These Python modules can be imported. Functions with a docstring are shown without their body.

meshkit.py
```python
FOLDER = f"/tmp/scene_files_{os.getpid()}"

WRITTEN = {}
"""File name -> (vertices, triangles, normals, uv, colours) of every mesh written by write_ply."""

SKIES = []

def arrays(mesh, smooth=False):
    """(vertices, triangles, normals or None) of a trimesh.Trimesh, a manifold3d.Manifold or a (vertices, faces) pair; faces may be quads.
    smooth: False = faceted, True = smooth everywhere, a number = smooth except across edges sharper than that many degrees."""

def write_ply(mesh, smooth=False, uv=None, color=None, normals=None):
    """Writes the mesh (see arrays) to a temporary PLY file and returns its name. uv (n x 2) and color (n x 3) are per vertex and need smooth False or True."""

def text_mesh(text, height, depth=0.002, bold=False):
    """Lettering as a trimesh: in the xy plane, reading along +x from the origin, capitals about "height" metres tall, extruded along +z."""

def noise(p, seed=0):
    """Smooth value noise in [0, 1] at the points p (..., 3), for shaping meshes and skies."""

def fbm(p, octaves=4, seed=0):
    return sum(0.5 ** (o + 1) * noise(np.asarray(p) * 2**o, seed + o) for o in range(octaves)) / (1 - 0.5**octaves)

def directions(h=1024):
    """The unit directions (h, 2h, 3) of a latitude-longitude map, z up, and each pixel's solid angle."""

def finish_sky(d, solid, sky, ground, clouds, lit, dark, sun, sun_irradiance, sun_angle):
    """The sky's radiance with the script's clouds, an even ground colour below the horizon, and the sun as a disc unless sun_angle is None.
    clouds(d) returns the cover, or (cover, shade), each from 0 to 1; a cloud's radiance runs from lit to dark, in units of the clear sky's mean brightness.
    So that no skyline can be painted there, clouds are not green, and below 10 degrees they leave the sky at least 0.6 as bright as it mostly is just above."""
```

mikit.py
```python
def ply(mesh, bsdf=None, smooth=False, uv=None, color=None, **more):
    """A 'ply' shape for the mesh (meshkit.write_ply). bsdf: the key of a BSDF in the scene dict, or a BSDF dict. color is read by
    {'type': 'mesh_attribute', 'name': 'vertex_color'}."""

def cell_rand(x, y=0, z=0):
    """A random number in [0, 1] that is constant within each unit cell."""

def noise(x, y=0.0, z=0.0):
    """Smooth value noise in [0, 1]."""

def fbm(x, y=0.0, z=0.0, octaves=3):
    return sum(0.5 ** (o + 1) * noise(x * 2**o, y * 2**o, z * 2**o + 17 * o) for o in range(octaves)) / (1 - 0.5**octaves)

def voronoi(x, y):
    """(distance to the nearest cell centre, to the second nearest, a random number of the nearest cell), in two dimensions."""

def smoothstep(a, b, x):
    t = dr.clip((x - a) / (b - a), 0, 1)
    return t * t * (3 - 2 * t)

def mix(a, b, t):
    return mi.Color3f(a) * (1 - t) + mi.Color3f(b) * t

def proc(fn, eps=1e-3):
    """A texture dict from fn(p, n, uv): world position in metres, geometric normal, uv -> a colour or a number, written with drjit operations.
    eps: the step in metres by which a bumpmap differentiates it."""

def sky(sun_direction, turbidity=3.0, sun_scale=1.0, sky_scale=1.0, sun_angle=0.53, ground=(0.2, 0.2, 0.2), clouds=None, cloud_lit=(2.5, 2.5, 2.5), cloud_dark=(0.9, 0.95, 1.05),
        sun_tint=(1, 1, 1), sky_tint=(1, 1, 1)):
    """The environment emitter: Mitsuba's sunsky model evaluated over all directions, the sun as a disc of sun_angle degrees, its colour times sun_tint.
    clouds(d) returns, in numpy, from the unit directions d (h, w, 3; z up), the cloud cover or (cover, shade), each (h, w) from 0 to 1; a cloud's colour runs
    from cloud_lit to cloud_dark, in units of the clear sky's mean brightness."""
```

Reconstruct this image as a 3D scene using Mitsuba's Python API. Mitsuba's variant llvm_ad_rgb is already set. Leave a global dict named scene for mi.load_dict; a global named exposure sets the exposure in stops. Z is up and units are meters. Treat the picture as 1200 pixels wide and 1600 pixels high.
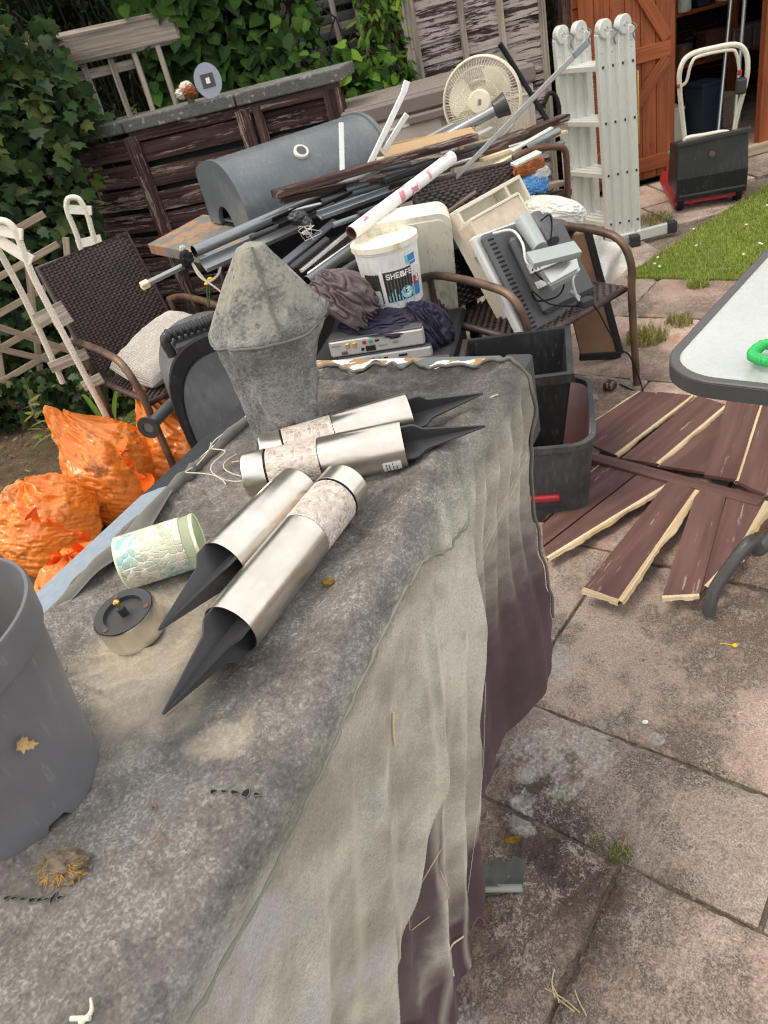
import math, random
import numpy as np, trimesh, manifold3d, drjit as dr, mitsuba as mi
import mikit, meshkit
from mikit import proc, noise, fbm, voronoi, smoothstep, mix, cell_rand
from shapely.geometry import Polygon, Point, LineString

T = mi.ScalarTransform4f
rng = np.random.default_rng(7)
A = lambda *a: np.array(a, float)

# ------------------------------------------------------------------ camera, sky, exposure
EYE = A(0, 0, 1.45)                       # a phone held at chest height, pitched down and rolled
FWD, UPV = A(0, .82945, -.55858), A(.25767, .53972, .80144)
scene = {
    'camera': {'type': 'thinlens', 'fov': 55.106, 'fov_axis': 'x', 'near_clip': .02, 'far_clip': 400.,
               'aperture_radius': .0009, 'focus_distance': 1.0,
               'to_world': T().look_at(origin=EYE.tolist(), target=(EYE + FWD).tolist(), up=UPV.tolist())},
    'sky': mikit.sky((-.45, -.1, .85), turbidity=4, sun_scale=.26, sun_angle=24, clouds=lambda d: 1.0,
                     cloud_lit=(2.5, 2.47, 2.42), ground=(.15, .15, .14)),
}
exposure = 2.45
labels = {}

# ------------------------------------------------------------------ small mesh kit: a mesh is (v, f, uv)
class M:
    def __init__(s, v, f, t=None):
        s.v, s.f = np.asarray(v, float), np.asarray(f, int)
        s.t = np.zeros((len(s.v), 2)) if t is None else np.asarray(t, float)
    def __add__(s, o): return cat(s, o)
    def move(s, d): return M(s.v + np.asarray(d, float), s.f, s.t)
    def fr(s, F, o=(0, 0, 0)): return M(s.v @ np.asarray(F) + np.asarray(o, float), s.f, s.t)   # rows of F = local axes
    def sc(s, k): return M(s.v * np.asarray(k, float), s.f, s.t)

def cat(*ms):
    ms = [m for m in ms if m is not None and len(m.v)]
    o = np.cumsum([0] + [len(m.v) for m in ms])
    return M(np.vstack([m.v for m in ms]), np.vstack([m.f + k for m, k in zip(ms, o)]), np.vstack([m.t for m in ms]))

def unit(a): a = np.asarray(a, float); return a / (np.linalg.norm(a) + 1e-12)
def frame(d, up=(0, 0, 1)):
    x = unit(d); up = np.asarray(up, float)
    if abs(x @ unit(up)) > .999: up = A(0, 1, 0) if abs(x[1]) < .9 else A(1, 0, 0)
    y = unit(np.cross(up, x)); return np.stack([x, y, np.cross(x, y)])
def rotz(a): c, s = math.cos(a), math.sin(a); return np.array([[c, s, 0], [-s, c, 0], [0, 0, 1.]])

def from_tm(m): return M(m.vertices, m.faces)
def hull(pts):
    m = manifold3d.Manifold.hull_points(np.asarray(pts, float)).to_mesh()
    return M(m.vert_properties[:, :3], m.tri_verts)
def cbox(l, w, h, c=.002):
    """Box with chamfered edges, centred; uv = (length, around)."""
    c = min(c, l * .4, w * .4, h * .4)
    p = []
    for sx in (-1, 1):
        for sy in (-1, 1):
            for sz in (-1, 1):
                p += [(sx * (l / 2 - c), sy * (w / 2 - c), sz * h / 2), (sx * (l / 2 - c), sy * w / 2, sz * (h / 2 - c)), (sx * l / 2, sy * (w / 2 - c), sz * (h / 2 - c))]
    m = hull(p); m.t = np.stack([m.v[:, 0], m.v[:, 1] + m.v[:, 2]], 1); return m
def box(l, w, h):
    v = np.array([(x, y, z) for x in (-.5, .5) for y in (-.5, .5) for z in (-.5, .5)]) * (l, w, h)
    f = [[0, 1, 3], [0, 3, 2], [4, 6, 7], [4, 7, 5], [0, 4, 5], [0, 5, 1], [2, 3, 7], [2, 7, 6], [0, 2, 6], [0, 6, 4], [1, 5, 7], [1, 7, 3]]
    return M(v, f, np.stack([v[:, 0], v[:, 1] + v[:, 2]], 1))
def rbox(l, w, h, r, n=3):
    """Rounded box: hull of spheres in the corners."""
    s = trimesh.creation.icosphere(n if n < 4 else 3, r).vertices
    p = np.vstack([s + (x * (l / 2 - r), y * (w / 2 - r), z * (h / 2 - r)) for x in (-1, 1) for y in (-1, 1) for z in (-1, 1)])
    m = hull(p); m.t = m.v[:, :2].copy(); return m
def plank(a, b, w, t, up=(0, 0, 1), c=.002, warp=0.0):
    a, b = np.asarray(a, float), np.asarray(b, float); F = frame(b - a, up)
    m = cbox(np.linalg.norm(b - a), w, t, c)
    m.t = m.t + rng.uniform(0, 40, 2)
    return m.fr(F, (a + b) / 2)
def tube(pts, r, n=10, cap=True):
    p = np.asarray(pts, float); r = np.broadcast_to(np.asarray(r, float), (len(p),))
    d = np.gradient(p, axis=0); d /= np.linalg.norm(d, axis=1, keepdims=True) + 1e-12
    e = frame(d[0])[1]; E = []
    for k in range(len(p)):
        e = unit(e - d[k] * (e @ d[k])); E.append(e)
    E = np.array(E); B = np.cross(d, E)
    a = np.linspace(0, 2 * np.pi, n + 1)
    v = p[:, None] + r[:, None, None] * (np.cos(a)[None, :, None] * E[:, None] + np.sin(a)[None, :, None] * B[:, None])
    s = np.r_[0, np.cumsum(np.linalg.norm(np.diff(p, axis=0), axis=1))]
    uv = np.stack(np.broadcast_arrays(s[:, None], a[None] * r.mean()), -1)
    f = grid_faces(len(p), n + 1)
    m = M(v.reshape(-1, 3), f[:, ::-1], uv.reshape(-1, 2))
    if cap:
        for k, o in ((0, 1), (-1, -1)):
            c = v[k]; q = np.arange(n); ff = np.stack([q * 0 + n + 1, q, q + 1], 1)
            m = cat(m, M(np.vstack([c, p[k]]), ff[:, ::o * -1] if o < 0 else ff[:, ::-1]))
    return m
def grid_faces(a, b):
    i, j = np.meshgrid(np.arange(a - 1), np.arange(b - 1), indexing='ij')
    q = np.stack([i * b + j, i * b + j + 1, (i + 1) * b + j + 1, (i + 1) * b + j], -1).reshape(-1, 4)
    return np.vstack([q[:, [0, 1, 2]], q[:, [0, 2, 3]]])
def spline(pts, n=8):
    """Catmull-Rom through the points."""
    p = np.asarray(pts, float); p = np.vstack([2 * p[0] - p[1], p, 2 * p[-1] - p[-2]]); out = []
    for i in range(1, len(p) - 2):
        t = np.linspace(0, 1, n, endpoint=False)[:, None]; a, b, c, d = p[i - 1:i + 3]
        out.append(.5 * (2 * b + (c - a) * t + (2 * a - 5 * b + 4 * c - d) * t**2 + (3 * b - a - 3 * c + d) * t**3))
    return np.vstack(out + [p[-2:-1]])
def lathe(prof, n=40, o=(0, 0, 0), ax=(0, 0, 1), hard=True):
    """Profile [(r, h), ...] turned about ax from o; hard = separate vertices at each profile corner over ~35 degrees."""
    P = [np.asarray(prof[0], float)]; segs = []; pr = np.asarray(prof, float)
    cur = [pr[0]]
    for k in range(1, len(pr)):
        cur.append(pr[k])
        if k < len(pr) - 1 and hard:
            d0, d1 = unit(pr[k] - pr[k - 1]), unit(pr[k + 1] - pr[k])
            if d0 @ d1 < .8: segs.append(np.array(cur)); cur = [pr[k]]
    segs.append(np.array(cur))
    a = np.linspace(0, 2 * np.pi, n + 1); ms = []
    for s in segs:
        v = np.stack([s[:, None, 0] * np.cos(a), s[:, None, 0] * np.sin(a), np.broadcast_to(s[:, None, 1], (len(s), n + 1))], -1)
        L = np.r_[0, np.cumsum(np.linalg.norm(np.diff(s, axis=0), axis=1))]
        uv = np.stack(np.broadcast_arrays(a[None] * max(s[:, 0].max(), 1e-3), s[:1, 1:] + L[:, None]), -1)
        ms.append(M(v.reshape(-1, 3), grid_faces(len(s), n + 1)[:, ::-1], uv.reshape(-1, 2)))
    F = frame(ax); F = np.stack([F[1], F[2], F[0]])
    return cat(*ms).fr(F, o)
def extr(poly, h, F=np.eye(3), o=(0, 0, 0)):
    m = trimesh.creation.extrude_polygon(Polygon(poly) if not hasattr(poly, 'exterior') else poly, h, engine='earcut')
    v = np.array(m.vertices); return M(v, m.faces, np.stack([v[:, 0], v[:, 1] + v[:, 2]], 1)).fr(F, o)
def prism(corners, t, up=None):
    """A flat plate with 3-D corner points (convex, in order), thickness t along its normal; uv along its longest side."""
    c = np.asarray(corners, float); e = np.roll(c, -1, 0) - c; k = np.argmax(np.linalg.norm(e, axis=1))
    n = unit(np.cross(c[1] - c[0], c[2] - c[0])); n = n if (up is None and n[2] >= 0) or (up is not None and n @ np.asarray(up) > 0) else -n
    m = hull(np.vstack([c - n * t / 2, c + n * t / 2])); x = unit(e[k]); y = np.cross(n, x)
    m.t = np.stack([(m.v - c[0]) @ x, (m.v - c[0]) @ y + (m.v - c[0]) @ n], 1) + rng.uniform(0, 40, 2)
    return m
def grid(v, uv=None):
    v = np.asarray(v, float); a, b = v.shape[:2]
    if uv is None: uv = np.stack(np.meshgrid(np.linspace(0, 1, a), np.linspace(0, 1, b), indexing='ij'), -1)
    return M(v.reshape(-1, 3), grid_faces(a, b), np.asarray(uv).reshape(-1, 2))
def blob(c, r, seed, amp=.25, freq=3., n=4, squash=(1, 1, 1), ridge=0.0, rf=6.):
    s = trimesh.creation.icosphere(n); d = np.array(s.vertices)
    q = d * freq + seed * 13.7
    k = 1 + amp * (meshkit.fbm(q, 4, seed) - .5) * 2
    if ridge: k = k + ridge * (1 - 2 * np.abs(meshkit.fbm(d * rf + seed * 3.1, 3, seed + 5) * 2 - 1))
    return M(d * k[:, None] * np.asarray(r) * np.asarray(squash) + np.asarray(c), s.faces, d[:, :2])
def bend(m, r, ang0, z0):
    """Flat mesh in the xy plane wrapped on an upright cylinder of radius r (x = arc length from ang0, y = height)."""
    a = ang0 + m.v[:, 0] / r; R = r + m.v[:, 2]
    return M(np.stack([R * np.cos(a), R * np.sin(a), z0 + m.v[:, 1]], 1), m.f, m.t)
def flat(w, h, t, n=8):
    x = np.linspace(-w / 2, w / 2, n + 1); g = np.stack(np.broadcast_arrays(x[:, None], np.array([-h / 2, h / 2])[None], t), -1)
    return grid(g)

# ------------------------------------------------------------------ entries
used = {}
def key_for(base):
    used[base] = used.get(base, -1) + 1
    return base if used[base] == 0 else '%s_%03d' % (base, used[base])
def add(name, m, mat, parent=None, smooth=False, color=None, label=None, kind=None):
    key = key_for((parent + '__' if parent else '') + name)
    if smooth is True or smooth is False:
        scene[key] = mikit.ply((m.v, m.f), 'mat_' + mat, smooth=smooth, uv=m.t, color=color)
    else:
        scene[key] = mikit.ply((m.v, m.f), 'mat_' + mat, smooth=smooth)
    if label or kind: labels[key] = {**({'label': label} if label else {}), **({'kind': kind} if kind else {})}
    return key
def thing(name, label, cat, group=None, kind=None):
    key = key_for(name); labels[key] = {'label': label, 'category': cat}
    if group: labels[key]['group'] = group
    if kind: labels[key]['kind'] = kind
    return key
def one(name, m, mat, label, cat, smooth=False, color=None, group=None, kind=None):
    key = add(name, m, mat, None, smooth, color); labels[key] = {'label': label, 'category': cat}
    if group: labels[key]['group'] = group
    if kind: labels[key]['kind'] = kind
    return key
def struct(name, m, mat, smooth=False, label=None):
    key = add(name, m, mat, None, smooth); labels[key] = {'kind': 'structure', **({'label': label} if label else {})}
    return key

# ------------------------------------------------------------------ materials
def rgb(c): return {'type': 'rgb', 'value': list(map(float, c))} if isinstance(c, (tuple, list)) else c
def pr(c, rough=.5, metal=0., spec=.5, **k):
    return {'type': 'principled', 'base_color': rgb(c), 'roughness': rough, 'metallic': metal, 'specular': spec, **k}
def two(b): return {'type': 'twosided', 'bsdf': b}
def mat(key, b, bump=None, eps=1e-3):
    if bump is not None: b = {'type': 'bumpmap', 'height': proc(bump, eps), 'scale': 1.0, 'bsdf': b}
    scene['mat_' + key] = two(b)
C3 = lambda *a: mi.Color3f(*a)

def wood_fn(dark, base, flake=None, amount=.5, fine=1.0):
    def fn(p, n, uv):
        u, v = uv.x, uv.y
        g = fbm(u * 4, v * 130 * fine, 3.1) * .6 + fbm(u * 1.3, v * 28 * fine + fbm(u * 2, v * 5) * 1.5, 8.) * .4
        c = mix(dark, base, smoothstep(.25, .75, g))
        c = c * (.75 + .5 * noise(p.x * 2.3, p.y * 2.3, p.z * 2.3))
        if flake is not None:
            k = fbm(u * 4.5, v * 60, 1.7) * .55 + fbm(u * 22, v * 240, 4.) * .3 + noise(p.x * 3, p.y * 3, p.z * 4) * .15
            c = mix(c, C3(*flake) * (.6 + .8 * g), smoothstep(1 - amount, 1.07 - amount, k))
        return c
    return fn
def wood_bump(h):
    return lambda p, n, uv: h * (fbm(uv.x * 4, uv.y * 130, 3.1) + .4 * fbm(uv.x * 30, uv.y * 200, 1.))
mat('wood_brown', pr(proc(wood_fn((.018, .009, .008), (.095, .055, .048), (.25, .195, .17), .45)), .75, spec=.25), wood_bump(.0015))
mat('wood_flaky', pr(proc(wood_fn((.022, .014, .014), (.070, .048, .046), (.40, .355, .33), .545)), .8, spec=.2), wood_bump(.0015))
mat('wood_grey', pr(proc(wood_fn((.15, .13, .11), (.40, .355, .30))), .85, spec=.2), wood_bump(.002))
mat('wood_shed', pr(proc(wood_fn((.17, .048, .017), (.30, .085, .03), (.11, .03, .012), .33)), .6, spec=.3), wood_bump(.0006))
mat('wood_panel', pr(proc(wood_fn((.115, .058, .054), (.185, .100, .092), (.34, .27, .23), .405, .45)), .7, spec=.3), wood_bump(.0004))
mat('wood_raw', pr(proc(wood_fn((.60, .43, .24), (.82, .70, .50), (.36, .20, .10), .28)), .8, spec=.2), wood_bump(.003))
mat('wood_lath', pr(proc(wood_fn((.24, .185, .13), (.44, .355, .26), (.12, .09, .07), .35)), .8, spec=.2))

def plain(key, c, rough=.5, metal=0., spec=.5, **k): mat(key, pr(c, rough, metal, spec, **k))
plain('black_plastic', (.034, .035, .039), .34)
plain('black_matt', (.010, .010, .011), .7, spec=.3)
plain('charcoal', (.035, .037, .042), .5)
plain('grey_frame', (.09, .09, .095), .45, .3)
plain('white_plastic', (.70, .69, .64), .45)
plain('cream_plastic', (.68, .63, .50), .45)
plain('cream_pale', (.60, .57, .47), .55)
plain('grey_plastic', (.30, .34, .35), .4)
plain('tv_back', (.075, .08, .088), .5)
plain('tv_bezel', (.50, .52, .51), .4)
plain('alu', (.62, .63, .63), .38, .85)
plain('alu_bright', (.68, .70, .67), .42, .5)
plain('steel_dark', (.20, .22, .24), .35, .7)
plain('slate_metal', (.10, .12, .145), .45, .4)
plain('taupe_lid', (.17, .145, .13), .6)
plain('beige_panel', (.48, .43, .37), .6)
plain('paint_cream', (.68, .65, .56), .4)
plain('rust_pipe', (.14, .075, .05), .55, .3)
plain('red_plastic', (.32, .02, .03), .45)
plain('pink_plastic', (.62, .40, .40), .5)
plain('blue_print', (.04, .22, .50), .5)
plain('teal_print', (.22, .52, .60), .5)
plain('white_print', (.80, .80, .78), .5)
plain('dark_print', (.06, .06, .062), .5)
plain('grey_print', (.17, .165, .16), .6)
plain('brass', (.75, .50, .18), .3, .9)
plain('green_plastic', (.02, .30, .12), .5)
plain('straw', (.60, .50, .28), .7)
plain('thread', (.52, .47, .38), .8)
plain('twig', (.22, .13, .07), .8)
plain('amber', (.55, .27, .04), .5)
plain('shelf_blue', (.025, .04, .07), .5)
plain('hoof_rubber', (.02, .02, .02), .7)

def steel(p, n, uv):
    d = fbm(p.x * 60, p.y * 60, p.z * 60) * .4 + fbm(uv.x * 60, uv.y * 9, 1.) * .35 + noise(p.x * 9, p.y * 9, p.z * 9) * .25
    return mix((.62, .58, .52), (.80, .77, .71), smoothstep(.25, .75, d))
mat('steel', pr(proc(steel), proc(lambda p, n, uv: .20 + .10 * noise(p.x * 30, p.y * 30, p.z * 30)), .97, anisotropic=.3))

def crackle(p, n, uv, s=185.):
    a, b, k = voronoi(uv.x * s, uv.y * s); e = smoothstep(.03, .13, b - a)
    c = mix((.36, .28, .24), (.68, .59, .53), k)
    return mix((.82, .79, .72), c, e * .95)
def crackle_h(p, n, uv, s=185.):
    a, b, k = voronoi(uv.x * s, uv.y * s); return .0009 * smoothstep(.0, .2, b - a) + .0004 * k
mat('crackle', pr(proc(crackle), .22, .15, .7, clearcoat=.6), crackle_h, 4e-4)
def crackle2(p, n, uv):
    s = 120.; a, b, k = voronoi(uv.x * s, uv.y * s); e = smoothstep(.03, .12, b - a)
    hue = noise(uv.x * 14, uv.y * 14, 3.) ; c = mix((.50, .52, .36), (.16, .52, .50), smoothstep(.35, .7, hue)); c = mix(c, (.58, .50, .46), smoothstep(.6, .9, k)) * (.75 + .5 * k)
    return mix((.86, .87, .80), c, e * .9)
mat('crackle_green', pr(proc(crackle2), .18, .05, .7, clearcoat=.7), lambda p, n, uv: crackle_h(p, n, uv, 120.), 4e-4)
scene['mat_pale_glass'] = {'type': 'principledthin', 'base_color': rgb((.72, .80, .60)), 'roughness': .15, 'diff_trans': 1.1, 'eta': 1.5}
plain('glass_rim', (.68, .76, .52), .15, spec=.8)

# the weathered cover: u = metres along, v = metres from the ridge (negative on the top, positive down the side)
def cover_col(p, n, uv):
    u, v = uv.x, uv.y
    big = fbm(p.x * 7, p.y * 7, p.z * 7 + 2, 4); mid = fbm(p.x * 38, p.y * 38, p.z * 38, 3)
    fine = fbm(p.x * 240, p.y * 240, p.z * 240, 3); grit = fbm(p.x * 520, p.y * 520, p.z * 520, 2)
    top = mix((.072, .067, .063), (.225, .214, .202), smoothstep(.22, .78, fine * .25 + mid * .30 + big * .60 - .06))
    top = top * (.62 + .76 * grit) * (.62 + .7 * fbm(p.x * 10 + 3, p.y * 10, p.z * 10, 3))
    lich = smoothstep(.50, .78, fine * .36 + mid * .42 + big * .36) * smoothstep(.40, .75, grit)
    top = mix(top, (.42, .41, .385), lich * .48)
    d1 = dr.sqrt(dr.square((p.x + .315) * 1.25) + dr.square((p.y - .635) * .8)) + .15 * (fbm(p.x * 13, p.y * 13, 4., 4) - .5) + .03 * (fine - .5)
    d2 = dr.sqrt(dr.square((p.x + .21)) + dr.square((p.y - .50) * 1.6)) + .06 * (fbm(p.x * 22, p.y * 22, 1.) - .5)
    sand = mix((.34, .29, .215), (.50, .45, .37), fine) * (.85 + .3 * grit)
    top = mix(top, sand, dr.maximum(.9 * (1 - smoothstep(.045, .135, d1)), .6 * (1 - smoothstep(.012, .05, d2))))
    # side: bleached green-beige, purple-brown where the cloth was sheltered low down and behind the big fold
    bleach = mix((.265, .256, .215), (.45, .44, .385), smoothstep(.3, .7, big * .6 + fbm(p.x * 22, p.y * 22, p.z * 22) * .5 - .05))
    bleach = mix(bleach, (.40, .39, .40), .8 * smoothstep(.46, .72, fbm(p.x * 14 + 5, p.y * 14, p.z * 11, 4)) * smoothstep(.42, .12, u - .25 * v))
    bleach = bleach * (.70 + .60 * grit)
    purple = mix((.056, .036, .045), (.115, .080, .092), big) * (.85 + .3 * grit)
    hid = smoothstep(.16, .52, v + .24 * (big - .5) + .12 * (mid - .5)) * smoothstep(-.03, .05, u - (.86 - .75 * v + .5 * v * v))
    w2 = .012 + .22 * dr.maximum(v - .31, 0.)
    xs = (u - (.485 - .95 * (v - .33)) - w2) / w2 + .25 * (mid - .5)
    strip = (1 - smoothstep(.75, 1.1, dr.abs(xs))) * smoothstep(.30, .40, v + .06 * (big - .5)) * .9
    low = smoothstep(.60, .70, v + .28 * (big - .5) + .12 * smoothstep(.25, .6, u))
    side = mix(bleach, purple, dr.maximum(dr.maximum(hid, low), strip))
    side = mix(side, (.10, .10, .085), .30 * smoothstep(.64, .74, fine) * smoothstep(.48, .62, mid))
    top = top * (1 - .38 * smoothstep(.72, .98, u + .12 * (big - .5)))
    far = smoothstep(.66, .80, u)
    ridge = smoothstep(.022 - .03 * far, .070 + .04 * far, v + .02 * (mid - .5) + .012 * (fine - .5))
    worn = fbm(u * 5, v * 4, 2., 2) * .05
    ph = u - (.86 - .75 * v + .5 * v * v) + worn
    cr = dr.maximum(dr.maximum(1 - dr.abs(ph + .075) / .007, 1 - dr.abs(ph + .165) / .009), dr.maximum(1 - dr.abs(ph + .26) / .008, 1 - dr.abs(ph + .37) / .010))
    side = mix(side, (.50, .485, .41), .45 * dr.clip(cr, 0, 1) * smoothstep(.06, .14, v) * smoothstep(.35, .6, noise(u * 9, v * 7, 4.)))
    return mix(top, side, ridge)
mat('cover', pr(proc(cover_col), .92, spec=.15), lambda p, n, uv: .0016 * fbm(p.x * 260, p.y * 260, p.z * 260, 3) + .003 * fbm(p.x * 45, p.y * 45, p.z * 45, 2), 1.5e-3)
def hood_col(p, n, uv):
    fine = fbm(p.x * 220, p.y * 220, p.z * 220, 3); mid = fbm(p.x * 30, p.y * 30, p.z * 30, 3); grit = fbm(p.x * 480, p.y * 480, p.z * 480, 2)
    c = mix((.12, .12, .12), (.23, .23, .225), smoothstep(.3, .7, mid * .6 + fine * .45)) * (.45 + 1.1 * grit)
    c = mix(c, (.30, .29, .24), .8 * smoothstep(1.10, 1.16, p.z + .06 * (mid - .5)) * smoothstep(.3, .62, fine * .5 + mid * .5))
    return mix(c, (.035, .037, .035), .7 * smoothstep(.64, .80, mid) * smoothstep(.45, .6, fine))
mat('cover_hood', pr(proc(hood_col), .92, spec=.15), lambda p, n, uv: .0016 * fbm(p.x * 300, p.y * 300, p.z * 300, 3), 1.5e-3)
plain('cover_hem', (.155, .15, .14), .9, spec=.1)
plain('cover_seam', (.215, .205, .18), .9, spec=.1)

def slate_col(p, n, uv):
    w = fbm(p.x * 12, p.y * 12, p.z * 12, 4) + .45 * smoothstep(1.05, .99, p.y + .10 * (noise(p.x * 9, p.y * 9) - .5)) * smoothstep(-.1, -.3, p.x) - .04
    m = smoothstep(.62, .66, w)  # pale blue-grey patch: sky reflection painted into the rail colour
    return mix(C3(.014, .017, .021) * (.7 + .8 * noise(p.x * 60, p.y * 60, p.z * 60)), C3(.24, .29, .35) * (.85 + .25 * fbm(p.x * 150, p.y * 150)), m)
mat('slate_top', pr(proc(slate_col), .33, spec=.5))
def rust_silver(p, n, uv):
    a = fbm(p.x * 30, p.y * 70, 2., 4); b = fbm(p.x * 18 + 9, p.y * 30, 7., 4)
    c = mix((.60, .60, .58), (.30, .17, .07), smoothstep(.5, .58, a)); return mix(c, (.10, .12, .13), smoothstep(.56, .62, b))
mat('rust_silver', pr(proc(rust_silver), .45, spec=.5))
def tray_col(p, n, uv):
    a = fbm(p.x * 9, p.y * 9, 2., 4); b = fbm(p.x * 60, p.y * 60, 7., 3)
    return mix(mix((.19, .21, .20), (.27, .28, .26), b), mix((.42, .20, .10), (.48, .36, .25), b), smoothstep(.50, .62, a))
mat('tray', pr(proc(tray_col), .45, .3, .5))

def plastic_fn(c, s=(.3, .3, .3), k=.5, dust=.25):
    def fn(p, n, uv):
        a = fbm(p.x * 8, p.y * 8, p.z * 8, 3); b = fbm(p.x * 90, p.y * 90, p.z * 22, 3); sc = fbm(p.x * 260, p.y * 260, p.z * 30, 2)
        o = C3(*c) * (.8 + .45 * a)
        o = mix(o, s, dust * smoothstep(.45, .8, a * .5 + b * .5))
        return mix(o, s, k * smoothstep(.70, .78, sc) * smoothstep(.45, .6, b))
    return fn
mat('pot_grey', pr(proc(plastic_fn((.135, .136, .150), (.30, .30, .31), .22, .12)), .48, spec=.4))
mat('bin_grey', pr(proc(plastic_fn((.10, .108, .118), (.24, .25, .26), .2, .3)), .42, spec=.45))
mat('hood_grey', pr(proc(plastic_fn((.105, .125, .145), (.27, .24, .17), .4, .3)), .40, .15, .5))
mat('tote_grey', pr(proc(plastic_fn((.045, .048, .055), (.2, .2, .2), .3, .2)), .45))
mat('planter_black', pr(proc(plastic_fn((.012, .013, .015), (.12, .12, .12), .3, .15)), .42, spec=.45))
mat('white_dirty', pr(proc(plastic_fn((.66, .64, .55), (.28, .24, .12), .7, .6)), .5))

def orange_col(p, n, uv):
    a = fbm(p.x * 11, p.y * 11, p.z * 11, 3); b = fbm(p.x * 70, p.y * 70, p.z * 40, 3)
    c = mix((.64, .150, .010), (.78, .265, .038), a)
    return mix(c, (.16, .045, .012), .7 * smoothstep(.56, .76, b * .45 + a * .65))
mat('orange_bag', pr(proc(orange_col), .26, spec=.65, clearcoat=.4))
scene['mat_orange_film'] = {'type': 'twosided', 'bsdf': pr((.80, .13, .008), .28, spec=.6)}

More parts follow.
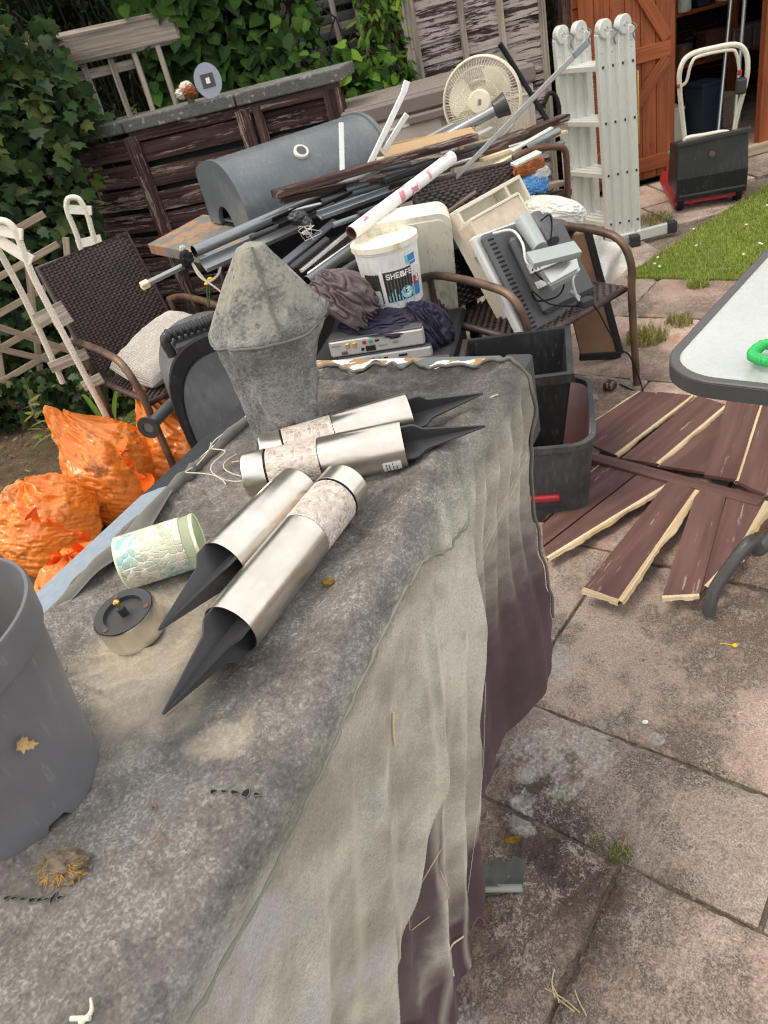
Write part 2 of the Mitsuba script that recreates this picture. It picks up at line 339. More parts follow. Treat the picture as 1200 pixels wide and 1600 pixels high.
def stone_col(p, n, uv):
    r = uv.y
    big = fbm(p.x * 4.2, p.y * 4.2, 3., 4); mid = fbm(p.x * 26, p.y * 26, 1., 3); fine = fbm(p.x * 170, p.y * 170, 5., 3); grit = fbm(p.x * 430, p.y * 430, 2., 2)
    c = mix((.35, .240, .195), (.54, .405, .335), smoothstep(.25, .75, mid * .6 + fine * .4))
    c = mix(c, (.33, .295, .26), .7 * r) * (.82 + .36 * cell_rand(r * 97.))
    c = mix(c, (.085, .070, .060), (.80 * smoothstep(.42, .62, big * .50 + mid * .32 + fine * .20 + .12 * (cell_rand(r * 53.) - .5))))
    wet = 1 - smoothstep(.09, .21, dr.sqrt(dr.square((p.x - .155) * 1.1) + dr.square((p.y - .79) * .8)) + .30 * (big - .5) + .14 * (mid - .5))
    c = mix(c, (.060, .045, .037), .85 * wet)
    c = c * (.55 + .9 * grit)
    c = mix(c, (.58, .52, .46), .45 * smoothstep(.54, .76, fine * .35 + mid * .4 + grit * .3))
    crust = smoothstep(.66, .72, fbm(p.x * 9 + 3, p.y * 9, 9., 4) + .22 * (1 - smoothstep(.04, .22, dr.sqrt(dr.square(p.x - .27) + dr.square(p.y - .98)))) - .06)
    c = mix(c, C3(.46, .45, .42) * (.4 + 1.2 * fine), .42 * crust * smoothstep(.35, .55, mid * .6 + fine * .4))
    return mix(c, (.36, .15, .06), .4 * smoothstep(.74, .82, fbm(p.x * 7 + 11, p.y * 7, 4., 3)))
mat('stone', pr(proc(stone_col), .85, spec=.25), lambda p, n, uv: .007 * fbm(p.x * 110, p.y * 110, p.z * 110, 4), 1e-3)
def soil_col(p, n, uv):
    a = fbm(p.x * 30, p.y * 30, 3., 3); b = fbm(p.x * 3, p.y * 3, 1., 3); g = fbm(p.x * 240, p.y * 240, 3., 2)
    return mix((.035, .026, .017), (.15, .115, .075), a * .6 + b * .4) * (.5 + g)
mat('soil', pr(proc(soil_col), .95, spec=.1))
def turf_col(p, n, uv):
    a = fbm(p.x * 8, p.y * 8, 3., 3); b = fbm(p.x * 90, p.y * 90, 3., 2); return mix((.08, .12, .02), (.20, .25, .055), a * .5 + b * .5)
mat('turf', pr(proc(turf_col), .9, spec=.1))
def coping_col(p, n, uv):
    a = fbm(p.x * 120, p.y * 120, p.z * 120, 3); b = fbm(p.x * 9, p.y * 9, p.z * 9, 3)
    return mix(mix((.055, .06, .055), (.15, .155, .145), a), (.34, .34, .32), smoothstep(.70, .76, fbm(p.x * 45, p.y * 45, p.z * 45, 2)) * .6) * (.7 + .6 * b)
mat('coping', pr(proc(coping_col), .9, spec=.2))
def brick_col(p, n, uv): return mix((.22, .07, .035), (.42, .17, .09), fbm(p.x * 40, p.y * 40, p.z * 40))
mat('brick', pr(proc(brick_col), .85, spec=.2))
def cloth_fn(a, b):
    return lambda p, n, uv: mix(a, b, fbm(p.x * 25, p.y * 25, p.z * 25, 3)) * (.75 + .5 * fbm(p.x * 500, p.y * 500, p.z * 500, 2))
mat('cloth_mauve', pr(proc(cloth_fn((.10, .082, .092), (.19, .155, .16))), .95, spec=.1, sheen=.5))
mat('cloth_navy', pr(proc(cloth_fn((.016, .018, .035), (.06, .055, .085))), .95, spec=.1))
mat('cloth_white', pr(proc(cloth_fn((.34, .36, .38), (.55, .55, .53))), .95, spec=.1))
mat('sack', pr(proc(cloth_fn((.50, .50, .47), (.72, .71, .68))), .6, spec=.3))
mat('blue_bag', pr(proc(cloth_fn((.03, .16, .42), (.12, .34, .62))), .4, spec=.5))
mat('rust_cloth', pr(proc(cloth_fn((.16, .05, .02), (.34, .12, .05))), .9, spec=.1))
def stripe(p, n, uv):
    s = smoothstep(.25, .5, dr.abs(uv.x * 16 - dr.floor(uv.x * 16) - .5) * 2); return mix((.28, .26, .24), (.50, .48, .44), s) * (.8 + .4 * fbm(p.x * 400, p.y * 400, p.z * 400, 2))
mat('cushion', pr(proc(stripe), .95, spec=.1))
def wicker_col(p, n, uv): return mix((.030, .019, .018), (.085, .060, .058), fbm(p.x * 60, p.y * 60, p.z * 60)) * (.7 + .6 * noise(p.x * 8, p.y * 8, p.z * 8))
mat('wicker', pr(proc(wicker_col), .42, spec=.5))
def bronze_col(p, n, uv): return mix((.075, .048, .036), (.20, .13, .085), smoothstep(.3, .8, fbm(p.x * 12, p.y * 12, p.z * 12)))
mat('bronze', pr(proc(bronze_col), .42, .35))
def sheet_glass(p, n, uv): return mix((.33, .37, .38), (.46, .48, .455), fbm(p.x * 4, p.y * 4, 2.)) * (.93 + .14 * fbm(p.x * 160, p.y * 160, 1.))
mat('table_glass', pr(proc(sheet_glass), .22, spec=.6), lambda p, n, uv: .0007 * fbm(p.x * 70, p.y * 70, 1., 2))
def tube_print(p, n, uv):
    k = fbm(uv.x * 26, uv.y * 26, 1., 3); return mix((.74, .73, .72), (.52, .10, .16), .8 * smoothstep(.60, .66, k) * smoothstep(.45, .55, noise(uv.x * 9, uv.y * 9, 5.)))
mat('card_tube', pr(proc(tube_print), .55))
def board_fn(p, n, uv): return mix((.10, .048, .022), (.20, .105, .05), fbm(p.x * 14, p.y * 14, p.z * 14, 3))
mat('hardboard', pr(proc(board_fn), .5))
mat('chipboard', pr(proc(lambda p, n, uv: mix((.46, .36, .27), (.66, .58, .47), fbm(p.x * 45, p.y * 45, p.z * 45, 4))), .7))
def moss_fn(p, n, uv): return mix((.05, .035, .012), (.30, .20, .05), fbm(p.x * 160, p.y * 160, p.z * 160, 2))
mat('moss', pr(proc(moss_fn), .95, spec=.05))
scene['mat_leaf'] = {'type': 'principledthin', 'base_color': {'type': 'mesh_attribute', 'name': 'vertex_color'}, 'roughness': .34, 'diff_trans': .6, 'eta': 1.4}
scene['mat_tinted'] = two(pr({'type': 'mesh_attribute', 'name': 'vertex_color'}, .6, spec=.3))
plain('slate_light', (.30, .33, .40), .4)
plain('pale_mint', (.42, .55, .42), .5)
plain('steel_grey', (.26, .28, .30), .3, .6)
plain('alu_tube', (.34, .35, .35), .4, .6)
plain('cardboard', (.42, .29, .16), .8)
plain('green_stem', (.06, .12, .02), .6)
plain('yellow', (.80, .55, .02), .6)
plain('silver_box', (.46, .47, .47), .4, .3)
plain('badge_red', (.42, .05, .08), .5)
mat('white_tub', pr(proc(plastic_fn((.70, .71, .70), (.40, .37, .30), .6, .35)), .4))
mat('tub_lid', pr(proc(lambda p, n, uv: mix((.72, .69, .58), (.62, .50, .26), smoothstep(.64, .80, fbm(p.x * 22, p.y * 22, 1., 3)))), .45))
mat('fence_print', pr(proc(lambda p, n, uv: mix((.022, .022, .024), (.12, .115, .11), smoothstep(.2, .5, dr.abs(uv.x * 9 - dr.floor(uv.x * 9) - .5)) * (.5 + .8 * fbm(uv.x * 60, uv.y * 6, 1.)))), .5))
plain('green_band', (.02, .42, .10), .45)
plain('felt', (.11, .115, .11), .7)
plain('felt_light', (.30, .31, .30), .6)
plain('grit_col', (.20, .16, .12), .9)
mat('moss_grey', pr(proc(lambda p, n, uv: mix((.06, .048, .035), (.24, .20, .15), fbm(p.x * 160, p.y * 160, p.z * 160, 2))), .95, spec=.05))
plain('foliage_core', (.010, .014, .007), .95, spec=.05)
plain('tan_leaf', (.45, .30, .14), .7)
plain('bark_dark', (.022, .017, .013), .9)
mat('joint', pr(proc(lambda p, n, uv: mix((.07, .056, .042), (.22, .185, .15), fbm(p.x * 90, p.y * 90, 3., 3)) * (.5 + fbm(p.x * 400, p.y * 400, 1., 2))), .95, spec=.1))
# ------------------------------------------------------------------ leaves
def leaf_shape(kind):
    """(v, f): x across, y from stalk to tip, z up; unit length."""
    if kind == 'ivy':
        o = [(0, 0), (.22, -.12), (.48, .12), (.34, .34), (.50, .58), (.22, .62), (0, 1), (-.22, .62), (-.50, .58), (-.34, .34), (-.48, .12), (-.22, -.12)]
    elif kind == 'heart':
        o = [(0, .04), (.2, -.1), (.40, .05), (.42, .32), (.26, .65), (0, 1), (-.26, .65), (-.42, .32), (-.40, .05), (-.2, -.1)]
    else:
        o = [(0, 0), (.13, .2), (.17, .45), (.1, .75), (0, 1), (-.1, .75), (-.17, .45), (-.13, .2)]
    o = np.array(o, float); n = len(o)
    v = np.vstack([np.c_[o, -.28 * o[:, 0]**2 - .12 * (o[:, 1] - .35)**2], [[0, .35, .05]]])
    return v, np.stack([np.arange(n), (np.arange(n) + 1) % n, np.full(n, n)], 1)
def leaves(pos, nor, tip, size, col, kind='ivy', key=None, keep=0, eye=EYE):
    """Many leaves; the 'keep' nearest to the eye become parts of their own, the rest one foliage mesh."""
    bv, bf = leaf_shape(kind); N = len(pos)
    nor = nor / np.linalg.norm(nor, axis=1, keepdims=True)
    y = tip - nor * (tip * nor).sum(1, keepdims=True); y /= np.linalg.norm(y, axis=1, keepdims=True) + 1e-9
    x = np.cross(y, nor)
    v = pos[:, None] + size[:, None, None] * (bv[None, :, :1] * x[:, None] + bv[None, :, 1:2] * y[:, None] + bv[None, :, 2:] * nor[:, None])
    order = np.argsort(-size / np.linalg.norm(pos - eye, axis=1)); first, rest = order[:keep], order[keep:]
    k = len(bv)
    if len(rest):
        f = (bf[None] + (np.arange(len(rest)) * k)[:, None, None]).reshape(-1, 3)
        add('foliage', M(v[rest].reshape(-1, 3), f), 'leaf', key, color=np.repeat(col[rest], k, 0), kind='stuff')
    for i in first:
        add('leaf', M(v[i], bf), 'leaf', key, color=np.repeat(col[i][None], k, 0))
def tones(n, pal, var=.25, r=None):
    r = r or rng
    pal = np.array(pal, float); c = pal[r.integers(0, len(pal), n)]
    return np.clip(c * r.uniform(1 - var, 1 + var, (n, 1)), 0, 1)
IVY = [(.034, .066, .027), (.045, .088, .031), (.027, .053, .026), (.065, .11, .048), (.10, .14, .085), (.06, .095, .036), (.13, .15, .055)]
BIND = [(.050, .11, .026), (.07, .14, .03), (.038, .085, .026), (.09, .17, .035)]
LIME = [(.11, .22, .03), (.16, .28, .04), (.07, .15, .025)]
DARK = [(.012, .020, .010), (.018, .030, .013), (.025, .030, .016)]
def wall_of_leaves(name, label, cat, P0, P1, z0, z1, n, size, pal, kind, keep, bulge=.3, top=None, seed=1, thick=.18, gaps=.0, core=False):
    """A climber or hedge: leaves over a bumpy upright sheet from P0 to P1, with a dark twiggy core behind."""
    r = np.random.default_rng(seed); key = thing(name, label, cat)
    P0, P1 = np.asarray(P0, float), np.asarray(P1, float); d = P1 - P0; L = np.linalg.norm(d); d /= L
    out = A(d[1], -d[0]); out = out if out @ (EYE[:2] - P0) > 0 else -out
    s, h = r.uniform(0, L, 3 * n), r.uniform(z0, z1, 3 * n)
    den = meshkit.fbm(np.c_[s * 2.2, h * 2.2, s * 0 + seed], 3, seed); ok = den > gaps
    if top is not None: ok &= h < top(s / L) + .25 * (meshkit.noise(np.c_[s * 7, h * 7, s * 0], seed) - .5)
    s, h = s[ok][:n], h[ok][:n]; n = len(s)
    b = bulge * (meshkit.fbm(np.c_[s * 2.5, h * 2.5, s * 0 + 9 + seed], 3, seed + 3) - .3)
    q = b + r.uniform(-thick, .02, n)
    pos = np.c_[P0[0] + d[0] * s + out[0] * q, P0[1] + d[1] * s + out[1] * q, h]
    nor = np.c_[np.tile(out, (n, 1)) * r.uniform(.3, 1, (n, 1)), r.uniform(.15, .9, n)] + r.normal(0, .35, (n, 3))
    tip = np.c_[r.normal(0, .5, (n, 2)), -np.ones(n)]
    leaves(pos, nor, tip, size * r.uniform(.55, 1.25, n), tones(n, pal, .3, r), kind, key, keep)
    ms = []
    for k in range(int(10 + L * 10)):
        a = r.uniform(0, L); pts = [(a, z0)]
        for _ in range(6): pts.append((pts[-1][0] + r.normal(0, .07), pts[-1][1] + (z1 - z0) / 6.5 * r.uniform(.7, 1.1)))
        ms.append(tube([(P0[0] + d[0] * x - out[0] * .12, P0[1] + d[1] * x - out[1] * .12, zz) for x, zz in pts if top is None or zz < top(np.clip(x / L, 0, 1)) + .05][:7], .006, 5) if len([1 for x, zz in pts if top is None or zz < top(np.clip(x / L, 0, 1)) + .05]) > 1 else None)
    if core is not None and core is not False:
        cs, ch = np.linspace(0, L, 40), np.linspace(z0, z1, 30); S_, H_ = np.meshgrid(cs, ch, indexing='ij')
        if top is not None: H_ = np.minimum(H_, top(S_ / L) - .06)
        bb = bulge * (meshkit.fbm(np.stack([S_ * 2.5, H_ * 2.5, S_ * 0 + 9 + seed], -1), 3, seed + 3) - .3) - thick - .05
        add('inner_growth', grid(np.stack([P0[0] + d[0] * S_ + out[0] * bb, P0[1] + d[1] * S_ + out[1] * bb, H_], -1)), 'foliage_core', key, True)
    ms = [m for m in ms if m is not None]
    if ms: add('stem', cat_(ms), 'bark_dark', key, kind='stuff')
    return key
def cat_(ms): return cat(*ms)

# ------------------------------------------------------------------ ground, patio, path, lawn
g = np.meshgrid(np.r_[-60, -20, -8, np.linspace(-4, 6, 60), 12, 60], np.r_[-30, -6, np.linspace(-2, 9, 66), 20, 80], indexing='ij')
z = -.035 + .03 * (meshkit.fbm(np.stack([g[0] * 2, g[1] * 2, g[0] * 0], -1), 3, 2) - .5)
struct('ground', grid(np.stack([g[0], g[1], z], -1)), 'soil', True)

E1, E2 = A(.7071, .7071, 0), A(.7071, -.7071, 0)
patio = struct('patio', prism([(-1.3, -1.6, -.020), (2.3, -1.6, -.020), (2.6, 1.9, -.020), (1.9, 3.3, -.020), (.9, 5.3, -.020), (-1.0, 2.9, -.020)], .012), 'joint')
def in_patio(c):
    lim = Polygon([(-.85, -1.3), (2.2, -1.3), (2.4, 2.2), (1.75, 3.3), (1.2, 5.2), (-.3, 3.9), (-.82, 2.75)]); return lim.contains(Point(*c[:2]))
LAWN = [(1.535,3.690,0.000), (1.972,3.240,0.000), (2.75, 2.6, 0), (4.8, 4.6, 0), (3.343,4.960,0.000), (2.835,4.555,0.000), (2.224,4.176,0.000)]
lawn_poly = Polygon([p[:2] for p in LAWN])
def ss_(x, a, b): q = np.clip((x - a) / (b - a), 0, 1); return q * q * (3 - 2 * q)
def slab(a0, a1, b0, b1, seed, n):
    r = np.random.default_rng(seed); g = .005
    x, y = np.linspace(a0 + g, a1 - g, n), np.linspace(b0 + g, b1 - g, n); X, Y_ = np.meshgrid(x, y, indexing='ij')
    W = X[..., None] * E1 + Y_[..., None] * E2
    edge = np.minimum(np.minimum(X - x[0], x[-1] - X), np.minimum(Y_ - y[0], y[-1] - Y_))
    zz = .007 * (meshkit.fbm(W * 7 + seed, 4, seed) - .5) + .0035 * (meshkit.fbm(W * 60 + seed, 3, seed) - .5)
    dc = np.hypot(W[..., 0] - .27, W[..., 1] - .98); zz += .006 * np.clip((meshkit.fbm(W * 16 + 2, 4, 31) - .5) * 6, 0, 1) * np.exp(-(dc / .16)**2)
    zz -= .006 * np.exp(-edge / .006) + .0055 * np.clip(1 - edge / .03, 0, 1) * ss_(meshkit.fbm(W * 30, 3, seed + 4), .52, .60)
    if a1 < .74 and b1 < -.3 and a0 > .1:                                              # the spalled, layered slab beside the cover
        k = meshkit.fbm(W * 8 + 4.2, 4, 77); zz -= .006 * np.clip((k - .46) * 22, 0, 1) + .005 * np.clip((k - .54) * 22, 0, 1) + .005 * (meshkit.fbm(W * 26, 4, 5) - .5)
    zz += r.uniform(-.003, .003)
    W = W + A(0, 0, 1) * zz[..., None]
    rnd = r.uniform()
    top = grid(W, np.stack([X, X * 0 + rnd], -1))
    ring = np.vstack([W[:, 0], W[-1, 1:], W[-2::-1, -1], W[0, -2::-1]])
    lo = ring.copy(); lo[:, 2] = -.026
    side = grid(np.stack([ring, lo], 1), np.stack([np.zeros((len(ring), 2)), np.full((len(ring), 2), rnd)], -1))
    return top + M(side.v, side.f[:, ::-1], side.t)
rows = [-1.6, -1.07, -.47, .13, .728, 1.0, 1.6, 2.2, 2.65, 3.25, 3.85, 4.45]
offs = [.1, .3, 0, -.343, -.343 + .25, -.12, .08, -.1, -.3, 0, -.2]
k = 0
for i in range(len(rows) - 1):
    w = [.6, .45, .6, .6, .75, .6, .6, .45, .6, .45, .6][i]
    for j in range(-8, 5):
        b0 = offs[i] + j * w; c = (rows[i] + rows[i + 1]) / 2 * E1 + (b0 + w / 2) * E2
        if not in_patio(c) or lawn_poly.contains(Point(*c[:2])): continue
        near = np.linalg.norm(c[:2] - A(.35, .8)) < 1.0
        add('slab', slab(rows[i], rows[i + 1], b0, b0 + w, 40 + k, 90 if near else 36), 'stone', patio, True); k += 1
# path from the patio to the shed
path = struct('path', prism([(1.15, 3.9, -.026), (1.75, 3.25, -.026), (2.35, 3.9, -.026), (2.95, 4.4, -.026), (4.6, 5.4, -.026), (1.1, 5.4, -.026)], .012), 'joint')
for i in range(7):
    for j in range(4):
        c = A(1.35 + i * .52 + .26 * (j % 2), 3.55 + j * .5, 0)
        if lawn_poly.buffer(.12).contains(Point(*c[:2])) or c[1] > 5.4: continue
        Q = [(c[0] + sx * .25, c[1] + sy * .24) for sx, sy in ((-1, -1), (1, -1), (1, 1), (-1, 1))]
        P = Polygon(Q).difference(lawn_poly.buffer(.02))
        if P.is_empty or P.geom_type != 'Polygon' or in_patio(c): continue
        x = extr(P, .024); x.v[:, 2] += -.024 + rng.uniform(-.002, .002); x.t = np.full((len(x.v), 2), rng.uniform()); add('slab', x, 'stone', path)
def blades(n, inside, hgt, wid, seed, lean=.6, z=0.):
    """Grass: n three-point blades at random points of a polygon."""
    r = np.random.default_rng(seed); P = inside if hasattr(inside, 'exterior') else Polygon(inside); x0, y0, x1, y1 = P.bounds
    import shapely
    pts = np.zeros((0, 2))
    while len(pts) < n:
        c = np.c_[r.uniform(x0, x1, 4 * n), r.uniform(y0, y1, 4 * n)]; pts = np.vstack([pts, c[shapely.contains_xy(P, c[:, 0], c[:, 1])]])
    p = np.c_[pts[:n], np.full(n, z)]; h = hgt * r.uniform(.4, 1.3, n); a = r.uniform(0, 6.28, n); l = lean * r.uniform(.1, 1, n) * h
    dirv = np.c_[np.cos(a), np.sin(a), a * 0]; sd = np.c_[-np.sin(a), np.cos(a), a * 0] * (wid * r.uniform(.6, 1.3, n))[:, None]
    mid = p + dirv * (l * .35)[:, None] + A(0, 0, 1) * (h * .6)[:, None]; tip = p + dirv * l[:, None] + A(0, 0, 1) * (h * .95)[:, None]
    v = np.stack([p - sd, p + sd, mid - sd * .7, mid + sd * .7, tip], 1)
    f = (np.array([[0, 1, 3], [0, 3, 2], [2, 3, 4]])[None] + (np.arange(n) * 5)[:, None, None]).reshape(-1, 3)
    return M(v.reshape(-1, 3), f), n
GR = [(.22, .33, .05), (.29, .40, .075), (.18, .28, .04), (.36, .38, .12), (.42, .40, .18)]
lx = extr(lawn_poly.buffer(-.01), .012); lx.v[:, 2] -= .003; struct('lawn', lx, 'turf')
m, n = blades(30000, lawn_poly.intersection(Polygon([(1.3, 3), (2.2, 3), (3.6, 4.2), (3.6, 5.4), (1.3, 5.4)])), .032, .0022, 5)
key = add('lawn_grass', m, 'leaf', color=np.repeat(tones(n, GR), 5, 0)); labels[key] = {'label': 'short bright green mown grass of the small lawn by the path', 'category': 'grass', 'kind': 'stuff'}
cm = []; r = np.random.default_rng(3)
for _ in range(46):
    x, y = r.uniform(1.6, 2.9), r.uniform(3.4, 4.7)
    if lawn_poly.contains(Point(x, y)): cm.append(lathe([(0, 0), (.007, .001), (.006, .004), (0, .006)], 7, (x, y, .03)))
key = add('clover_flower', cat_(cm), 'white_print'); labels[key] = {'label': 'tiny white clover flowers scattered through the lawn grass', 'category': 'flowers', 'kind': 'stuff'}
# weeds in joints
def tuft(c, rad, n, h, pal, seed, label, wid=.0014):
    m, n = blades(n, Point(c[0], c[1]).buffer(rad), h, wid, seed, 1.1, c[2]); key = add('grass_tuft', m, 'leaf', color=np.repeat(tones(n, pal), 5, 0)); labels[key] = {'label': label, 'category': 'weeds', 'kind': 'stuff'}
YG = [(.22, .24, .06), (.30, .29, .10), (.16, .20, .05), (.40, .34, .16)]
tuft((0.276,0.776,-0.008), .022, 70, .03, YG, 11, 'yellow green grass tuft in the near joint where three paving slabs meet')
tuft((0.249,0.816,-0.008), .016, 34, .018, YG, 12, 'small patch of pale grass in the paving joint left of the grass tuft', .001)
tuft((1.315,2.938,0.000), .09, 420, .05, YG, 13, 'straggly dry grass between the slabs beside the chair leg', .002)
tuft((1.497,3.010,0.000), .06, 220, .04, YG, 15, 'dry yellow weeds in the patio joint near the glass table edge', .002)
tuft((1.763,3.355,0.000), .05, 260, .04, GR, 16, 'green weeds spilling from the lawn edge onto the paving', .002)
tuft((2.064,4.494,0.000), .12, 300, .04, YG, 17, 'sparse weeds on the path between ladder and lawn', .002)
tuft((0.204,0.938,-0.008), .03, 30, .02, YG, 18, 'few thin weeds growing on the wet slab by the cover hem', .001)

# ------------------------------------------------------------------ shrubs and climbers behind
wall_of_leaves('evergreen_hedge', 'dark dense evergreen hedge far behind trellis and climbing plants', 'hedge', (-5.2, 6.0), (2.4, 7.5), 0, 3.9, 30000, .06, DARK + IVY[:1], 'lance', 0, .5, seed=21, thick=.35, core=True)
h = struct('hill', cbox(14, .5, 4.2).fr(rotz(.195), (-1, 7.75, 2.0)), 'soil', label='dark bank behind the hedge') if False else None
wall_of_leaves('garden_hedge', 'dark hedge beyond the far end of the garden', 'hedge', (1.5, 8.8), (9, 8.0), 0, 3.6, 9000, .10, DARK, 'lance', 0, .5, seed=22, thick=.3, core=True)
wall_of_leaves('conifer_shrub', 'dark green shrub in the gap between the flaking fence panel and the orange shed door', 'shrub', (1.68, 5.9), (2.15, 5.75), 0, 2.5, 4200, .05, DARK + [(.035, .065, .02)], 'lance', 40, .25, seed=23, core=True)
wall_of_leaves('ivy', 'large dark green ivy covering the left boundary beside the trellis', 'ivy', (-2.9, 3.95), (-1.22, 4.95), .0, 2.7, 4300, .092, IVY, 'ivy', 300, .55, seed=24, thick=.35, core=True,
               top=lambda t: np.interp(t, [0, .55, .8, .92, 1], [2.7, 2.6, 2.4, 1.95, 1.5]))
wall_of_leaves('ivy', 'ivy climbing over the left end of the trellis cap beam', 'ivy', (-1.75, 4.75), (-1.02, 5.02), 1.2, 2.3, 420, .088, IVY, 'ivy', 160, .35, seed=33, thick=.2, top=lambda t: 2.3 - .62 * t)
wall_of_leaves('ivy', 'low ivy growing over the left end of the slatted planter and trellis foot', 'ivy', (-1.45, 5.1), (-.85, 5.35), .9, 1.62, 240, .075, IVY + LIME[:1], 'ivy', 90, .3, seed=25, top=lambda t: 1.62 - .40 * t)
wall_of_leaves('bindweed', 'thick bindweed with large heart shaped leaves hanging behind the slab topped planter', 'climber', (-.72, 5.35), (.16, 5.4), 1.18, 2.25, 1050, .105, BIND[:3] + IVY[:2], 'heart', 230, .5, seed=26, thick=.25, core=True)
wall_of_leaves('bindweed', 'pale green bindweed thinning out over the louvre panel', 'climber', (.12, 5.35), (.60, 5.4), 1.05, 2.0, 190, .075, BIND, 'heart', 110, .3, seed=27, top=lambda t: 2.0 - .75 * t, gaps=.42)
wall_of_leaves('jasmine', 'bright green climber with small leaves hanging down beside the brick pier', 'climber', (.60, 5.48), (.93, 5.5), .95, 2.3, 900, .075, LIME + BIND, 'lance', 160, .3, seed=28)
wall_of_leaves('bindweed', 'bright green bindweed growing low between the planter end and the storage box', 'climber', (.38, 5.28), (.80, 5.35), .85, 1.3, 300, .075, LIME + BIND, 'heart', 90, .25, seed=29, top=lambda t: 1.22)

# trellis on the left: weathered cap beam, posts, rails
t = thing('trellis', 'weathered grey timber trellis with thick cap beam rising behind the ivy', 'trellis')
F = frame(A(1, .05, 0))
capb = cbox(.86, .09, .165, .02); capb.v[:, 2] += .012 * np.sin(capb.v[:, 0] * 9); add('cap_beam', capb.fr(frame((1, .12, -.02)), (-.86, 5.24, 1.60)), 'wood_grey', t)
add('rail', plank((-1.25, 5.26, 1.47), (-.75, 5.3, 1.46), .03, .05), 'wood_grey', t)
add('rail', plank((-1.3, 5.27, 1.13), (-.5, 5.33, 1.17), .03, .045), 'wood_grey', t)
add('rail', plank((-1.3, 5.27, .98), (-.5, 5.33, .99), .03, .045), 'wood_grey', t)
for x in (-1.22, -1.04, -.88, -.735, -.59): add('slat', plank((x, 5.245, .8), (x + .01, 5.265, 1.52), .028, .05, (0, -1, 0)), 'wood_grey', t)
# lower lattice at the far left
t = thing('lattice', 'expanding brown lattice trellis leaning low at the left behind the white rail frame', 'trellis')
for k in range(4):
    a = A(-2.15 + .2 * k, 4.02 + .055 * k, 0)
    add('lath', plank(a + A(0, 0, -.05), a + A(.30, .06, .80), .034, .012, (.2, -1, 0)), 'wood_lath', t)
for k in range(6):
    zz = .08 + .155 * k
    add('lath', plank((-2.2, 4.0, zz - .10), (-1.30, 4.26, zz + .08), .034, .012, (.2, -1, 0)).move((0, -.016, 0)), 'wood_lath', t)
for k in range(2):
    add('lath', plank((-1.95 + .2 * k, 4.03 + .05 * k, .52), (-1.4 + .1 * k, 4.20 + .03 * k, .10), .032, .012, (.2, -1, 0)).move((0, -.03, 0)), 'wood_lath', t)

# trellis with louvre behind the climbers
t = thing('louvre_panel', 'grey slatted louvre panel behind trellis battens and climber leaves', 'fence')
for k in range(14):
    add('louvre', plank((.05, 5.72, 1.0 + .085 * k), (.86, 5.76, .99 + .085 * k), .075, .014, (0, -.6, .8)), 'grey_frame', t)
t = thing('trellis', 'pale trellis battens fixed in front of the grey louvre panel', 'trellis')
for k in range(6): add('slat', plank((.06 + .15 * k, 5.60, .9), (.05 + .15 * k, 5.62, 2.3), .035, .022, (0, -1, 0)), 'wood_grey', t)
for zz in (1.06, 1.38, 1.70, 2.05): add('rail', plank((.0, 5.63, zz), (.9, 5.66, zz - .01), .022, .04), 'wood_grey', t)
# brick pier
t = thing('brick_pier', 'orange brick pier between climber and weathered fence post', 'wall')
add('mortar_core', box(.255, .24, 2.4).move((.86, 5.80, 1.2)), 'coping', t)
for k in range(32):
    zz = .04 + .075 * k; o = .055 * (k % 2)
    for bx, bl in (((.80 - o * .5, .13 + o)), ((.925 + o * .4, .105 - o * .6))):
        add('brick', cbox(bl, .26, .063, .004).move((bx, 5.795, zz)), 'brick', t)

# flaking fence panel
t = thing('fence_panel', 'weathered lapped fence panel with flaking dark brown stain behind the fan', 'fence')
for k in range(17):
    zz = .10 + .125 * k
    add('board', plank((1.0, 5.62, zz), (1.84, 5.60, zz + .004), .14, .012, (0, -1, .12)), 'wood_flaky', t)
for x, w in ((.955, .10), (1.30, .036), (1.555, .036), (1.83, .04)):
    add('post' if w > .05 else 'batten', plank((x, 5.585, 0), (x + .005, 5.585, 2.25), w, .045, (0, -1, 0)), 'wood_grey', t)

# slab topped planter of dark stained boards
t = thing('slatted_planter', 'dark brown slatted timber planter with grey stone slabs on top', 'planter')
Cn, Rt, Lf = A(-.87, 5.0, 0), A(.365, 4.62, 0), A(-1.36, 5.32, 0)
def face(a, b, z0, z1, n, key, inset, mt, top=True):
    d = unit(b - a); nrm = A(d[1], -d[0], 0); nrm = nrm if nrm @ (EYE * A(1, 1, 0) - a) > 0 else -nrm; h = (z1 - z0) / n
    for k in range(n):
        w = h - rng.uniform(.018, .034); zc = z0 + h * (k + .5) + rng.uniform(-.004, .004); o = -nrm * inset
        add('board', plank(a + o + A(0, 0, zc), b + o + A(0, 0, zc + rng.uniform(-.006, .006)), w, .022, nrm), mt, key)
face(Lf + A(0, 0, 0), Cn, .0, 1.13, 8, t, .0, 'wood_brown')
mid = Cn + (Rt - Cn) * .555
face(Cn, mid, .0, 1.09, 8, t, .012, 'wood_brown'); face(mid, Rt, .0, 1.09, 8, t, .03, 'wood_brown')
d = unit(Rt - Cn); nr = A(d[1], -d[0], 0)
for p, w in ((Cn, .085), (mid, .085), (mid + d * .085, .05), (Rt - d * .05, .09)): add('post', plank(p + nr * .012, p + nr * .012 + A(0, 0, 1.12), w, .04, nr), 'wood_brown', t)
add('top_rail', plank(Cn + A(0, 0, 1.115) + nr * .008, Rt + A(0, 0, 1.115) + nr * .008, .055, .03, nr), 'wood_brown', t)
add('liner', prism([Cn - nr * .06 + A(0, 0, .02), Rt - nr * .06 + A(0, 0, .02), Rt - nr * .06 + A(0, 0, 1.1), Cn - nr * .06 + A(0, 0, 1.1)], .01), 'black_matt', t)
